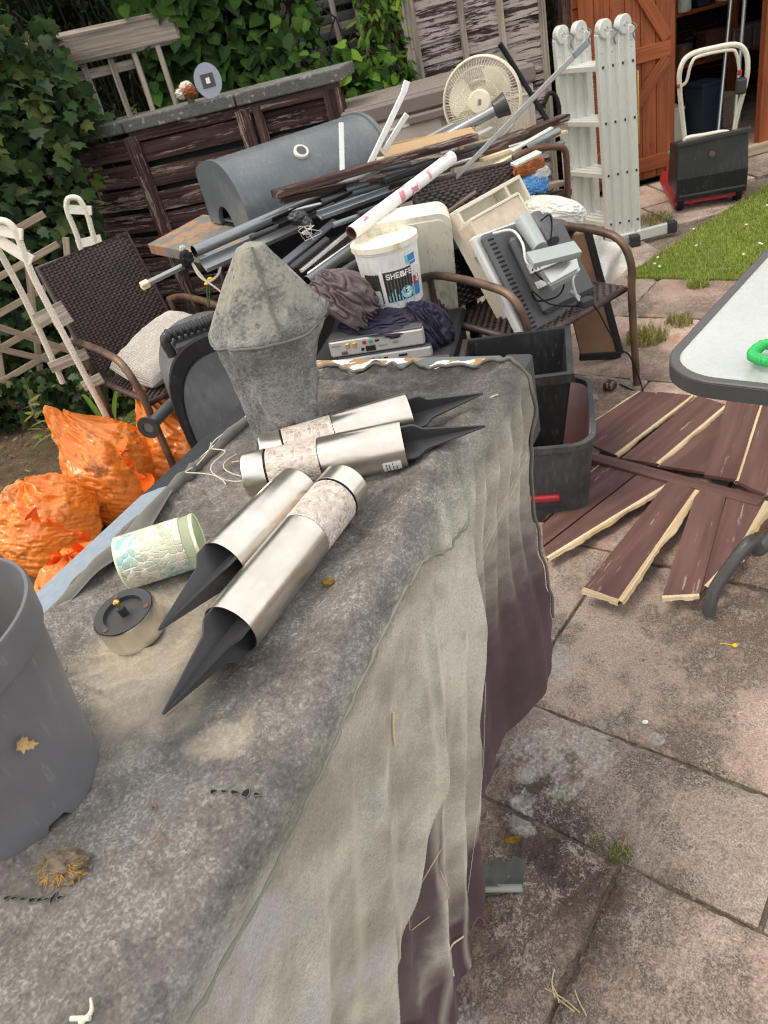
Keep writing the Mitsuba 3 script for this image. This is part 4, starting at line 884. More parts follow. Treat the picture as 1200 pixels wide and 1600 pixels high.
# ------------------------------------------------------------------ grey flower pot, moss, small bits on the cover
t = thing('flower_pot', 'tall grey plastic flower pot with dead twigs standing on the near left of the cover', 'pot')
pc = A(-.415, .505, .903)
def potwall():
    prof = [(0, .006), (.070, .004), (.0775, .0), (.079, .006), (.100, .168), (.1005, .171), (.1035, .172), (.105, .175), (.1085, .206), (.1075, .209), (.1045, .209), (.1035, .206), (.099, .172), (.0965, .165), (.075, .02), (0, .016)]
    m = lathe(prof, 90, pc)
    a = np.arctan2(m.v[:, 1] - pc[1], m.v[:, 0] - pc[0]); lowk = np.clip(1 - (m.v[:, 2] - pc[2]) / .02, 0, 1); m.v[:, 2] += lowk * .010 * (np.abs(np.sin(a * 2.5 + .4)) > .93); return m
add('pot_wall', potwall(), 'pot_grey', t, 40)
add('soil', lathe([(0, .122), (.05, .12), (.089, .115)], 30, pc), 'soil', t, True)
r = np.random.default_rng(12)
for k in range(7):
    x, y = r.uniform(-.05, .05, 2); q = [(x, y, .11)]
    for _ in range(5): q.append((q[-1][0] + r.normal(0, .012), q[-1][1] + r.normal(0, .012), q[-1][2] + r.uniform(.018, .034)))
    tw = [tube(pc + spline(q, 4), np.linspace(.0022, .0009, len(spline(q, 4))), 6)]
    for b_ in (2, 3): e = np.array(q[b_]); tw.append(tube(pc + np.array([e, e + r.normal(0, .014, 3) + A(0, 0, .018)]), .0008, 5))
    add('dead_stem', cat(*tw), 'twig', t, True)
bits = cat(*[blob((-0.357,0.529,1.020) if 0 else (0, 0, 0), .0001, 1, n=1)])
# dead flower caught on the pot wall
an = math.atan2(-.55, .72); pw = pc + A(math.cos(an) * .0935, math.sin(an) * .0935, .115); od = A(math.cos(an), math.sin(an), 0)
lv, lf_ = leaf_shape('ivy'); tg = np.cross(UP, od); dl = []
for sc_, ang_, dz in ((.013, .5, 0), (.010, 2.4, .003), (.009, 4.2, -.003)):
    x_ = math.cos(ang_) * tg + math.sin(ang_) * UP; y_ = np.cross(od, x_); dl.append(M(pw + UP * dz + od * .003 + sc_ * (lv[:, :1] * x_ + lv[:, 1:2] * y_ + (.5 * lv[:, 1:2]**2 + .25 * np.abs(lv[:, :1])) * od), lf_))
one('dead_leaf', cat(*dl), 'tan_leaf', 'small tan dried leaf stuck to the grey pot wall', 'leaf')
# moss clump: ragged lump with fibres
mc = A(*(-0.344,0.399,0.907))
t = thing('moss_clump', 'ragged clump of dry brown moss with a golden underside beside the grey pot', 'moss')
m = blob((0, 0, 0), .013, 5, .4, 3., 4, (1.5, .95, .75), .25, 5.); add('clump', m.fr(rotz(-.35), mc + A(0, 0, .006)), 'moss_grey', t, True)
fb = []
for k in range(520):
    d_ = unit(r.normal(0, 1, 3) * A(1, 1, .6)); s0 = d_ * A(.0185, .0115, .0085); fb.append(tube([s0 * .8, s0 * 1.05 + r.normal(0, .001, 3), s0 * 1.18 + r.normal(0, .003, 3) - A(0, .002, .003)], [.0006, .0004, .0002], 4, False))
fb = cat(*fb).fr(rotz(-.35), mc + A(0, 0, .008)); gold = (fb.v[:, 1] - mc[1] < -.005)
add('fibre', M(fb.v, fb.f, fb.t), 'tinted', t, True, color=np.where(gold[:, None], A(.48, .28, .06), A(.17, .13, .085)) * r.uniform(.7, 1.2, (len(fb.v), 1)), kind='stuff')
one('straw', tube(spline([(0.033,0.791,0.912), (0.045,0.803,0.918), (0.064,0.842,0.914)], 6), [.0016] * 12 + [.0008], 6), 'straw', 'pale straw lying near the right edge of the cover beside the stake lights', 'straw', True)
one('string', tube(spline([(0.145,1.009,0.907), (0.167,0.999,0.910), (0.190,1.024,0.909), (0.208,1.038,0.909), (0.223,1.043,0.909)], 8), .0011, 6), 'thread', 'short pale thread by the tips of the far spikes', 'string', True)
for k, (a, lb) in enumerate((((-0.086,0.692,0.907), 'small green moss crumb on the cover right of the nearest stake light'), ((-0.030,1.180,0.912), 'yellow green moss tuft at the right foot of the grey hood'))):
    one('moss_crumb', blob(a, .006 if k == 0 else .011, 8 + k, .5, 3., 3, (1.3, 1, .7)), 'moss', lb, 'moss', True)
one('feather', cat(tube(spline([(-0.306,0.272,0.906), (-0.298,0.277,0.908), (-0.298,0.285,0.912)], 8), np.linspace(.0028, .0008, 17), 6), tube([(-0.314,0.277,0.906), (-0.298,0.273,0.908)], .002, 6)), 'cream_pale', 'pale curled root scrap at the bottom edge of the cover top', 'scrap', True)
def stem_on(pts, r0, lab, m_='straw', nm='grass_stem'):
    q = np.array([on_side(*p) for p in pts]); one(nm, tube(spline(q, 10), r0, 5), m_, lab, 'straw', True)
# loose stems on the hanging side
stem_on([(.46, .40), (.40, .42), (.38, .46), (.40, .50), (.44, .48), (.45, .44)], .0006, 'long thin looped grass stem caught on the bleached side of the cover')
stem_on([(.40, .62), (.44, .64), (.47, .67)], .0016, 'forked straw caught low on the cover above the purple hem')
stem_on([(.47, .14), (.46, .16), (.455, .18)], .0016, 'short straw splinter high on the bleached side of the cover', 'straw')
stem_on([(.66, .30), (.60, .45), (.50, .60)], .0004, 'cobweb thread running down the large fold', 'thread', 'cobweb_thread')

r = np.random.default_rng(77); sc = []
for k in range(46):
    c = TB(.845 + r.normal(0, .03), -.455 + r.normal(0, .045), .912) if k < 30 else TB(r.uniform(.15, .95), r.uniform(-.74, -.40), .909); d_ = unit(A(*r.normal(0, 1, 2), .1)); L_ = r.uniform(.004, .016) * (1 if k < 30 else .45)
    sc.append(tube(spline([c - d_ * L_, c + A(*r.normal(0, .003, 2), r.uniform(0, .004)), c + d_ * L_], 4), r.uniform(.0005, .0014), 5))
key = add('plant_crumb', cat(*sc), 'twig', smooth=True); labels[key] = {'label': 'dry plant crumbs and bits of stem scattered on the cover, thickest under the sticker light', 'category': 'litter', 'kind': 'stuff'}
# ------------------------------------------------------------------ woven armchairs
def weave(quad, nr, nc, th=.006, amp=.0045):
    """Woven strands over a panel given by 4 corner points (bottom left, bottom right, top right, top left)."""
    q = np.asarray(quad, float); nrm = unit(np.cross(q[1] - q[0], q[3] - q[0])); ms = []
    P_ = lambda s, t_: (q[0] * (1 - s) + q[1] * s) * (1 - t_) + (q[3] * (1 - s) + q[2] * s) * t_
    ns = nc * 4 + 1; s = np.linspace(0, 1, ns)
    H = np.linalg.norm(q[3] - q[0]) / nr; up = unit(q[3] - q[0])
    for r_ in range(nr):
        c = np.array([P_(x, (r_ + .5) / nr) for x in s]); o = amp * np.cos(s * nc * math.pi + r_ * math.pi)
        prof = [(-.46, -.25), (-.3, .35), (.3, .35), (.46, -.25)]
        g_ = np.stack([c + nrm * (o + b * th)[:, None] + up * (a * H) for a, b in prof], 1); ms.append(grid(g_))
    sd = unit(q[1] - q[0]); Wc = np.linalg.norm(q[1] - q[0]) / nc
    for k in range(nc + 1):
        a, b = P_(k / nc, 0), P_(k / nc, 1); ms.append(grid(np.array([[a - sd * Wc * .16 - nrm * .001, a + sd * Wc * .16 - nrm * .001], [b - sd * Wc * .16 - nrm * .001, b + sd * Wc * .16 - nrm * .001]])))
    return cat(*ms)
def chair(lab, BL, w, f, W=.50, D=.47, zs=.41, quad=None, lean=.13, back_h=.88, nr=44, nc=26):
    w, f = unit(A(*w, 0)), unit(A(*f, 0)); BL = A(*BL, 0); BR = BL + w * W; FL, FR = BL + f * D, BR + f * D; Z_ = A(0, 0, 1)
    t = thing('armchair', lab, 'chair', 'brown woven armchairs')
    if quad is None: quad = [BL + Z_ * (zs + .01), BR + Z_ * (zs + .01), BR - f * lean + Z_ * back_h, BL - f * lean + Z_ * back_h]
    quad = [A(*p) for p in quad]
    b = add('backrest', weave(quad, nr, nc), 'wicker', t)
    add('back_frame', tube([quad[0], quad[3] + (quad[2] - quad[3]) * .02, quad[2] - (quad[2] - quad[3]) * .02, quad[1]], .010, 8), 'wicker', t, True)
    add('backing', prism([p - unit(np.cross(quad[1] - quad[0], quad[3] - quad[0])) * .006 for p in quad], .003), 'black_matt', t)
    sq = [FL + Z_ * zs, FR + Z_ * zs, BR + Z_ * (zs - .015), BL + Z_ * (zs - .015)]
    add('seat', weave(sq, 30, 26), 'wicker', t); add('seat_backing', prism([p - Z_ * .008 for p in sq], .004), 'black_matt', t)
    add('seat_frame', tube([BL + Z_ * zs, FL + Z_ * (zs - .01), FR + Z_ * (zs - .01), BR + Z_ * zs], .014, 8), 'wicker', t, True)
    for P0, P1, o in ((BL, FL, -w), (BR, FR, w)):
        p = [P0 - f * .04 + o * .025 + Z_ * (zs + .17), P0 + f * .10 + o * .03 + Z_ * (zs + .195), P1 - f * .13 + o * .03 + Z_ * (zs + .185), P1 - f * .03 + o * .03 + Z_ * (zs + .155), P1 + f * .015 + o * .028 + Z_ * (zs + .07), P1 + f * .015 + o * .025 + Z_ * (zs - .05), P1 + f * .025 + o * .03 + Z_ * .0]
        add('arm_frame', tube(spline(p, 9), .0145, 12), 'bronze', t, True)
        add('rear_leg', tube([P0 + o * .01 + Z_ * (zs + .18), P0 + o * .01 + Z_ * zs, P0 - f * .06 + o * .015], .012, 8), 'bronze', t, True)
    return t
chair('brown woven armchair on the left, empty but for a striped cushion', (-1.03, 3.08), (.81, .58), (.58, -.81), W=.43)
chair('brown woven armchair on the right, loaded with an old television and drawers', (.40, 2.73), (.87, .5), (.5, -.87), quad=[(.41, 2.73, .42), (.86, 2.97, .42), (0.889,3.217,0.800), (0.407,2.930,0.870)])
r = np.random.default_rng(41)
def pillow(c, sx, sy, sz, F, seed, mt, name, lab, cat_n, puff=.5):
    a = np.linspace(-1, 1, 41); X, Y_ = np.meshgrid(a, a, indexing='ij')
    h = np.clip((1 - X**4) * (1 - Y_**4), 0, 1)**puff; q = np.stack([X * 3, Y_ * 3, X * 0 + seed], -1); nz = meshkit.fbm(q, 4, seed) - .5
    out = []
    for sg in (1, -1):
        z_ = sg * sz * h * (1 + .5 * nz); pinch = 1 - .08 * np.abs(X * Y_)
        V_ = np.stack([X * sx * pinch, Y_ * sy * pinch, z_], -1); m = grid(V_, np.stack([X * sx * 10, Y_ * sy * 10], -1)); out.append(m if sg > 0 else M(m.v, m.f[:, ::-1], m.t))
    return one(name, cat(*out).fr(F, c), mt, lab, cat_n, True)
pillow((-.70, 2.98, .505), .20, .17, .05, np.stack([unit((.75, .62, .25)), unit((-.62, .75, .12)), unit(np.cross((.75, .62, .25), (-.62, .75, .12)))]), 4, 'cushion', 'cushion', 'cream striped cushion slumped on the seat of the left woven armchair', 'cushion', .45)

# white tubular rail frame (two hooped rails with timber slats) leaning at the left
def hooped(pts_a, pts_b, lab, slats):
    t = thing('hooped_frame', lab, 'frame', None)
    add('hooped_rail', tube(spline(pts_a + pts_b[::-1], 8), .0125, 12), 'paint_cream', t, True)
    for s in slats:
        qa, qb = np.array(pts_a), np.array(pts_b)
        la = lambda q, s_: np.array([np.interp(s_, np.linspace(0, 1, len(q)), q[:, k]) for k in range(3)])
        a, b = la(qa, s), la(qb, s); e = unit(b - a); add('slat', plank(a - e * .012, b + e * .03, .04, .012, (0, -1, .2)), 'paint_cream', t)
    return t
hooped([(-1.163,3.050,0.447), (-1.128,3.000,0.811), (-1.115,2.950,1.041), (-1.110,2.950,1.104)], [(-1.023,2.950,0.258), (-1.028,2.930,0.677), (-1.031,2.920,0.904), (-1.020,2.920,1.087)], 'cream painted hooped rail frame with short slats leaning at the far left', [.95, .80])
hooped([(-1.143,3.750,0.273), (-1.060,3.750,0.802), (-1.048,3.750,0.967), (-1.036,3.750,1.012), (-1.016,3.750,1.030)], [(-1.025,3.750,0.311), (-0.985,3.750,0.807), (-0.969,3.750,0.933), (-0.971,3.750,1.002), (-0.985,3.750,1.025)], 'smaller cream hooped rail end standing behind the left woven armchair', [.62, .30])
t = thing('rail_bar', 'three pale timber cross slats fixed low on the cream rail frame', 'slats')
for a, b in (((-1.125,2.990,0.735), (-1.011,3.030,0.749)), ((-1.060,2.970,0.703), (-0.995,3.000,0.713)), ((-1.164,3.000,0.536), (-1.012,3.040,0.543)), ((-1.068,2.980,0.430), (-0.985,3.000,0.442))): add('slat', plank(a, b, .045, .014, (0, -1, .2)), 'wood_grey', t)

# plants in the soil bed at the left
def strap_plant(c, n, L, lab, seed, pal, wd=.012):
    r = np.random.default_rng(seed); t = thing('strap_leaf_plant', lab, 'plant')
    for k in range(n):
        a = r.uniform(0, 6.28); l = L * r.uniform(.6, 1.1); s = np.linspace(0, 1, 12); up = r.uniform(.6, 1.1)
        x = l * s * .75; z_ = l * (up * s - .95 * s**2.4 * r.uniform(.5, 1.0)); sd = A(-math.sin(a), math.cos(a), 0); w_ = wd * np.sin(np.clip(s * .9 + .12, 0, 1) * math.pi)**.6
        c_ = A(*c) + np.stack([x * math.cos(a), x * math.sin(a), z_], 1)
        g_ = np.stack([c_ - sd * w_[:, None], c_ + A(0, 0, -.003), c_ + sd * w_[:, None]], 1); add('leaf', grid(g_), 'leaf', t, color=np.tile(np.array(pal[k % len(pal)]) * r.uniform(.8, 1.2), (36, 1)))
strap_plant((-1.169,3.333,0.000), 20, .46, 'green strap leaved plant growing between the orange bags and the rail frame', 51, [(.08, .16, .03), (.12, .20, .04), (.16, .24, .06)])
def weed(c, h, n, lab, seed, pal, size=.05):
    r = np.random.default_rng(seed); t = thing('weed', lab, 'plant'); q = [A(*c)]
    for _ in range(5): q.append(q[-1] + A(*r.normal(0, .015, 2), h / 5))
    add('stem', tube(spline(q, 5), .0025, 6), 'leaf', t, color=np.tile(A(.10, .12, .04), (len(spline(q, 5)) * 7 + 16, 1))) if False else add('stem', tube(spline(q, 5), .0025, 6), 'twig', t, True)
    f = r.uniform(.25, 1, n); pos = np.array([np.array([np.interp(x, np.linspace(0, 1, 6), np.array(q)[:, k]) for k in range(3)]) for x in f]); ang = r.uniform(0, 6.28, n)
    dirv = np.c_[np.cos(ang), np.sin(ang), r.uniform(-.3, .4, n)]; leaves(pos, np.c_[r.normal(0, .3, (n, 2)), np.ones(n)], dirv, size * r.uniform(.6, 1.2, n), tones(n, pal, .2, r), 'lance', t, n)
weed((-1.532,3.550,-0.000), .24, 16, 'pale yellow green weed with whorled leaves in the left bed', 61, [(.20, .24, .06), (.26, .26, .09)], .075)
weed((-1.748,4.065,0.000), .16, 12, 'low broad leaved weed beside the lattice foot', 62, BIND, .06)
weed((-1.522,3.929,0.000), .14, 14, 'leafy weed beneath the left woven armchair', 63, BIND, .07)
wall_of_leaves('ground_ivy', 'low dark ground ivy along the foot of the lattice', 'ground cover', (-2.3, 3.95), (-.75, 3.75), 0, .26, 900, .055, IVY + DARK, 'ivy', 40, .35, seed=64)
r = np.random.default_rng(66); n = 1500; pos = np.c_[r.uniform(-2.6, -.65, n), r.uniform(2.5, 4.4, n), r.uniform(-.03, .0, n)]
key = 'leaf_litter'; labels[key] = {'label': 'dead leaves and crumbs scattered over the soil bed at the left', 'category': 'litter', 'kind': 'stuff'}
bv, bf = leaf_shape('lance'); sz = r.uniform(.012, .045, n); an = r.uniform(0, 6.28, n); ca, sa = np.cos(an), np.sin(an)
v = np.stack([bv[None, :, 0] * ca[:, None] - bv[None, :, 1] * sa[:, None], bv[None, :, 0] * sa[:, None] + bv[None, :, 1] * ca[:, None], bv[None, :, 2] * 1.2 + .3 * bv[None, :, 1] * r.uniform(-.5, 1, (n, 1))], -1) * sz[:, None, None] + pos[:, None]
add(key, M(v.reshape(-1, 3), (bf[None] + (np.arange(n) * len(bv))[:, None, None]).reshape(-1, 3)), 'tinted', color=np.repeat(tones(n, [(.14, .10, .05), (.08, .06, .03), (.20, .16, .08), (.06, .08, .03)], .3, r), len(bv), 0)); labels[key] = {'label': 'dead leaves and crumbs scattered over the soil bed at the left', 'category': 'litter', 'kind': 'stuff'}

# ------------------------------------------------------------------ orange rubbish bags
def bag(c, r3, seed, lab, yaw=0, peak=None):
    s = trimesh.creation.icosphere(6); d = np.array(s.vertices); q = d * 2.2 + seed * 7.3
    k = 1 + .20 * (meshkit.fbm(q, 3, seed) - .5)
    a = np.arctan2(d[:, 1], d[:, 0]); gath = np.clip((d[:, 2] - .1) / .9, 0, 1)
    w1 = meshkit.fbm(np.c_[d[:, 2] * 7 + 3.5 * d[:, 0], d[:, 0] * 1.6 + a * .0, d[:, 1] * 1.6] + seed, 3, seed + 1); w2 = meshkit.fbm(np.c_[d * 9] + seed, 4, seed + 2)
    k += .10 * (1 - 2 * np.abs(2 * w1 - 1)) * .5 + .018 * (1 - 2 * np.abs(2 * w2 - 1))
    k += .05 * gath * np.cos(a * 11 + 3 * w1 * 3)
    v = d * k[:, None]
    if peak is not None:
        e = unit(A(*peak)); m_ = np.clip((d @ e - .62) / .38, 0, 1); v = v + e * (m_**1.6 * .62)[:, None]; v = v - (v - e * (v @ e)[:, None]) * (m_ * .62)[:, None]
    v = v * np.asarray(r3); v[:, 2] = np.maximum(v[:, 2], -.72 * r3[2])
    t = thing('rubbish_bag', lab, 'bag', 'orange rubbish bags')
    add('bag_body', M(v, s.faces, d[:, :2]).fr(rotz(yaw), A(*c) + A(0, 0, .72 * r3[2])), 'orange_bag', t, True)
    return t
def ruffle(t, pts, width, seed, out=(0, 0, 1)):
    p = spline(pts, 14); r = np.random.default_rng(seed); s = np.linspace(0, 1, len(p)); o = unit(out); rows_ = []
    for q in np.linspace(0, 1, 9): rows_.append(p + o * (width * q * (.7 + .5 * np.sin(s * 9 + seed)))[:, None] + np.stack([np.sin(s * 41 + seed), np.cos(s * 33 + seed), np.sin(s * 25 + 2)], 1) * (.018 * q))
    add('loose_film', grid(np.stack(rows_, 1)), 'orange_film', t, True)
b1 = bag((-1.03, 2.74, -.03), (.185, .17, .225), 1, 'tall orange rubbish bag with twisted peak in the middle of the row', .5, peak=(-.35, .1, .9))
b2 = bag((-.75, 2.86, -.03), (.19, .17, .20), 2, 'orange rubbish bag at the right end of the row beside the grey bin', .2, peak=(-.25, 0, .95))
b3 = bag((-1.24, 2.47, -.02), (.185, .165, .19), 3, 'orange rubbish bag at the left edge with loose torn strips', 1.0)
b4 = bag((-1.02, 2.05, -.02), (.165, .145, .14), 4, 'nearest orange rubbish bag, lowest left and torn open', .3)
ruffle(b1, [(-.93, 2.62, .30), (-.91, 2.58, .24), (-.89, 2.58, .16), (-.90, 2.58, .06)], .05, 1, (.8, -.4, .3))
ruffle(b3, [(-1.23, 2.34, .27), (-1.16, 2.30, .22), (-1.09, 2.30, .16), (-1.05, 2.29, .10)], .05, 5, (.1, -.5, .8))
ruffle(b4, [(-1.12, 1.98, .14), (-1.02, 1.94, .20), (-.93, 1.97, .17), (-.88, 2.0, .10)], .07, 3, (.2, -.3, .9))
ruffle(b4, [(-1.08, 2.08, .18), (-.98, 2.03, .24), (-.90, 2.02, .20)], .06, 7, (-.2, -.6, .7))

# ------------------------------------------------------------------ grey bin with ridged handle, black flanged pole
t = thing('barrel_bin', 'dark grey arched plastic bin with a ridged black handle on top behind the trolley', 'bin')
o = A(-.455, 2.60, 0); ax = unit(A(.27, -.96, 0)); sx = unit(A(.96, .27, 0)); bF = np.stack([sx, A(0, 0, 1), np.cross(sx, A(0, 0, 1))])
def arch(w, h, n=26, sq=2.6):
    a = np.linspace(0, math.pi, n); c, s = np.cos(a), np.sin(a)
    return [(w * np.sign(x) * abs(x)**(2 / sq), h - .26 + .26 * abs(y)**(2 / sq)) for x, y in zip(c, s)] + [(-w * .94, .02), (w * .94, .02)]
fr_ = A(0, 0, 0)
add('body', extr(Polygon(arch(.19, .66)), .36, bF, o - bF[2] * .18), 'bin_grey', t, 40)
front = bF[2] if bF[2] @ (EYE - o) > 0 else -bF[2]
add('front_panel', extr(Polygon(arch(.178, .635)).buffer(-.004), .012, bF, o + front * .204 - bF[2] * .006), 'bin_grey', t, 40)
ring = Polygon(arch(.205, .69)).difference(Polygon(arch(.182, .645)).union(Polygon([(-.5, -.1), (.5, -.1), (.5, .2), (-.5, .2)])))
add('front_rim', extr(ring, .03, bF, o + front * .200 - bF[2] * .015), 'planter_black', t, 40)
hb = o + A(0, 0, .70) + front * .10
add('handle', cat(tube(spline([hb - sx * .135 - A(0, 0, .07), hb - sx * .13, hb, hb + sx * .13, hb + sx * .135 - A(0, 0, .07)], 8), .017, 10), *[lathe([(.019, 0), (.023, .003), (.023, .010), (.019, .013)], 12, hb + sx * (-.125 + .022 * k) - sx * .006, sx) for k in range(12)]), 'black_plastic', t, True)
add('handle_base', cbox(.24, .09, .03, .01).fr(np.stack([sx, front, A(0, 0, 1)]), o + A(0, 0, .658) + front * .1), 'charcoal', t)
t = thing('flanged_pole', 'short dark pole with round flanged end sticking out left of the grey bin', 'pole')
a, b = A(*(-0.722,2.420,0.422)), A(*(-0.661,2.600,0.410)); add('pole_shaft', tube([a, b + (b - a) * 1.2], .022, 20), 'steel_dark', t, True)
add('flange', lathe([(.02, .0), (.04, .0), (.042, .004), (.040, .009), (.024, .012)], 28, a - unit(b - a) * .004, unit(b - a)), 'black_plastic', t, True)

# ------------------------------------------------------------------ gas barbecue under the pile
t = thing('gas_barbecue', 'grey gas barbecue with rounded hood and rust stained side tray', 'barbecue')
ba, bd = unit(A(.90, .43, 0)), unit(A(.43, -.90, 0)); o = A(-.43, 3.74, .785); Lh, Dh, Hh = .76, .47, .265
prof = [(0, 0)] + [(Dh * (.02 + .0 * q), Hh * .75 * q) for q in (.5, 1)] + [(Dh * (.5 - .48 * math.cos(a)), Hh * (.75 + .25 * math.sin(a)) if a < 1.57 else Hh * (math.sin(a)**.75)) for a in np.linspace(.35, math.pi - .02, 24)] + [(Dh, 0)]
hp = Polygon(prof).buffer(0)
cut = Point(Dh * .42, 0).buffer(.085); endp = hp.difference(cut).difference(Polygon([(Dh * .24, -.1), (Dh * .6, -.1), (Dh * .6, .03), (Dh * .24, .03)]))
HF = np.stack([bd, A(0, 0, 1), np.cross(bd, A(0, 0, 1))]); sgn = 1 if HF[2] @ ba > 0 else -1
ex = lambda poly, h, s0: extr(poly, h, HF, o + ba * (s0 if sgn > 0 else s0 + h))
shell = hp.difference(hp.buffer(-.012)).difference(Polygon([(-.1, -.1), (1, -.1), (1, .004), (-.1, .004)]))
hd = add('hood', ex(max(shell.geoms, key=lambda g_: g_.area) if hasattr(shell, 'geoms') else shell, Lh - .03, .015), 'hood_grey', t, 35)
add('end_cap', ex(endp.buffer(.006), .02, -.004), 'hood_grey', hd, 35); add('end_cap', ex(endp.buffer(.006), .02, Lh - .016), 'hood_grey', hd, 35)
gc = o + ba * Lh * .46 + bd * Dh * .84 + A(0, 0, Hh * .80); gn = unit(bd * .72 + A(0, 0, .7))
add('gauge', lathe([(.033, -.01), (.033, .006), (.028, .010), (.024, .008), (0, .008)], 30, gc, gn), 'white_plastic', hd, True); add('gauge_glass', lathe([(.022, .0085), (.022, .0095), (0, .0095)], 24, gc, gn), 'grey_frame', hd, True)
add('hinge_fold', ex(Polygon([(Dh - .01, 0), (Dh + .02, 0), (Dh + .02, .03), (Dh - .01, .03)]), Lh, 0), 'charcoal', t)
add('firebox', ex(Polygon([(.02, -.18), (Dh - .02, -.18), (Dh, -.004), (0, -.004)]), Lh - .02, .01), 'black_matt', t)
add('cabinet', ex(Polygon([(.04, -.77), (Dh - .04, -.77), (Dh - .04, -.19), (.04, -.19)]), Lh - .06, .03), 'charcoal', t)
tr = [(-0.735,3.658,0.765), (-0.496,4.022,0.765), (-0.130,3.377,0.765), (-0.408,3.113,0.765)]
sh_ = [A(*p) for p in tr]; cc = np.mean(sh_, 0)
add('side_tray', prism(sh_, .012), 'tray', t, label='side tray with orange rust stain')
for i in range(4):
    a, b = sh_[i], sh_[(i + 1) % 4]; add('tray_rim', plank(a + A(0, 0, -.014), b + A(0, 0, -.014), .006, .045, (0, 0, 1)), 'tray', t)
add('tray_leg', tube([cc + A(0, 0, -.03), A(cc[0], cc[1], 0)], .014, 8), 'steel_dark', t, True)

# ------------------------------------------------------------------ storage box and fan
t = thing('storage_shed_box', 'long beige plastic garden storage box with brown slatted lid', 'storage box')
X0, X1, Yf, Yb = .335, 1.42, 4.50, 5.22
add('carcass', cbox(X1 - X0 - .03, Yb - Yf - .05, .90, .01).move(((X0 + X1) / 2, (Yf + Yb) / 2, .46)), 'beige_panel', t)
lid = add('lid', cbox(X1 - X0, Yb - Yf, .085, .012).move(((X0 + X1) / 2, (Yf + Yb) / 2, .955)), 'taupe_lid', t)
for k in range(5): add('lid_slat', cbox(X1 - X0 - .05, .115, .012, .004).move(((X0 + X1) / 2, Yf + .10 + .132 * k, .999)), 'beige_panel' if k > 6 else 'taupe_lid', lid)
for k in range(2):
    x_ = X0 + .06 + .50 * k; add('door', cbox(.47, .016, .80, .006).move((x_ + .235, Yf + .012, .47)), 'beige_panel', t)
for k in range(14): add('rib', cbox(.006, .012, .26, .002).move((X0 + .10 + .07 * k, Yf - .0005, .60)), 'taupe_lid' if k > 20 else 'beige_panel', t)
for k in range(3): add('rail_moulding', cbox(1.0, .010, .012, .003).move(((X0 + X1) / 2, Yf + .001, .50 + .18 * k)), 'beige_panel', t)
add('hinge', cbox(.20, .035, .045, .008).move((.78, Yf - .016, .885)), 'taupe_lid', t); add('clasp', cbox(.09, .03, .07, .008).move((.92, Yf - .014, .88)), 'taupe_lid', t)

t = thing('fan', 'cream round pedestal fan head with wire cage behind the pole pile', 'fan')
fc = A(*(0.919,3.750,0.979)); fn_ = unit(EYE - fc + A(-.9, 0, -.1)); FF = frame(fn_); fy, fz = FF[1], FF[2]; R_ = .178
ringp = lambda rr, o_: np.array([fc + fn_ * o_ + rr * (math.cos(a) * fy + math.sin(a) * fz) for a in np.linspace(0, 6.2832, 61)])
add('cage_rim', cat(tube(ringp(R_, 0), .0062, 8, False), tube(ringp(R_ - .002, .014), .004, 6, False)), 'cream_plastic', t, True)
for sg, nm in ((1, 'front_grille'), (-1, 'rear_grille')):
    ws = []
    for k in range(80):
        a = k / 80 * 6.2832; d_ = math.cos(a) * fy + math.sin(a) * fz; d2 = math.cos(a + .35) * fy + math.sin(a + .35) * fz
        ws.append(tube([fc + fn_ * sg * .050 + d2 * .045, fc + fn_ * sg * .052 + (d_ + d2) / 2 * .10, fc + fn_ * sg * .028 + d_ * .155, fc + d_ * R_], .0011, 4, False))
    ws += [tube(ringp(rr, sg * oo), .0014, 4, False) for rr, oo in ((.09, .052), (.14, .036))]
    add(nm, cat(*ws), 'cream_plastic', t, True)
hub = add('hub_badge', lathe([(.052, .045), (.052, .056), (.046, .062), (0, .064)], 36, fc, fn_), 'cream_plastic', t, True)
for k in range(3): add('badge_mark', plank(fc + fn_ * .0645 + fy * (.004 + .006 * k - .01) - fz * .012, fc + fn_ * .0645 + fy * (.004 + .006 * k - .006) + fz * .012, .004, .001, fn_), 'grey_frame', hub)
for k in range(3):
    a0 = .5 + k * 2.094; pts = []
    for s in np.linspace(0, 1, 10):
        for q in np.linspace(0, 1, 10):
            a = a0 + (q - .3) * (1.35 * (.55 + .45 * s)); rr = .04 + .115 * s * (1 - .25 * (2 * q - 1)**2); pts.append(fc + fn_ * (.018 * (q - .5) * 1.6) + rr * (math.cos(a) * fy + math.sin(a) * fz))
    add('blade', grid(np.array(pts).reshape(10, 10, 3)), 'grey_print' if k > 5 else 'cream_pale', t, True)
add('motor', lathe([(.0, -.16), (.05, -.15), (.062, -.06), (.03, -.045), (.0, -.045)], 28, fc, fn_), 'cream_plastic', t, True)
add('stand_pole', tube([fc - fn_ * .11 + A(0, 0, -.02), A(fc[0] - .12, fc[1] + .12, 0)], .016, 10), 'cream_plastic', t, True)

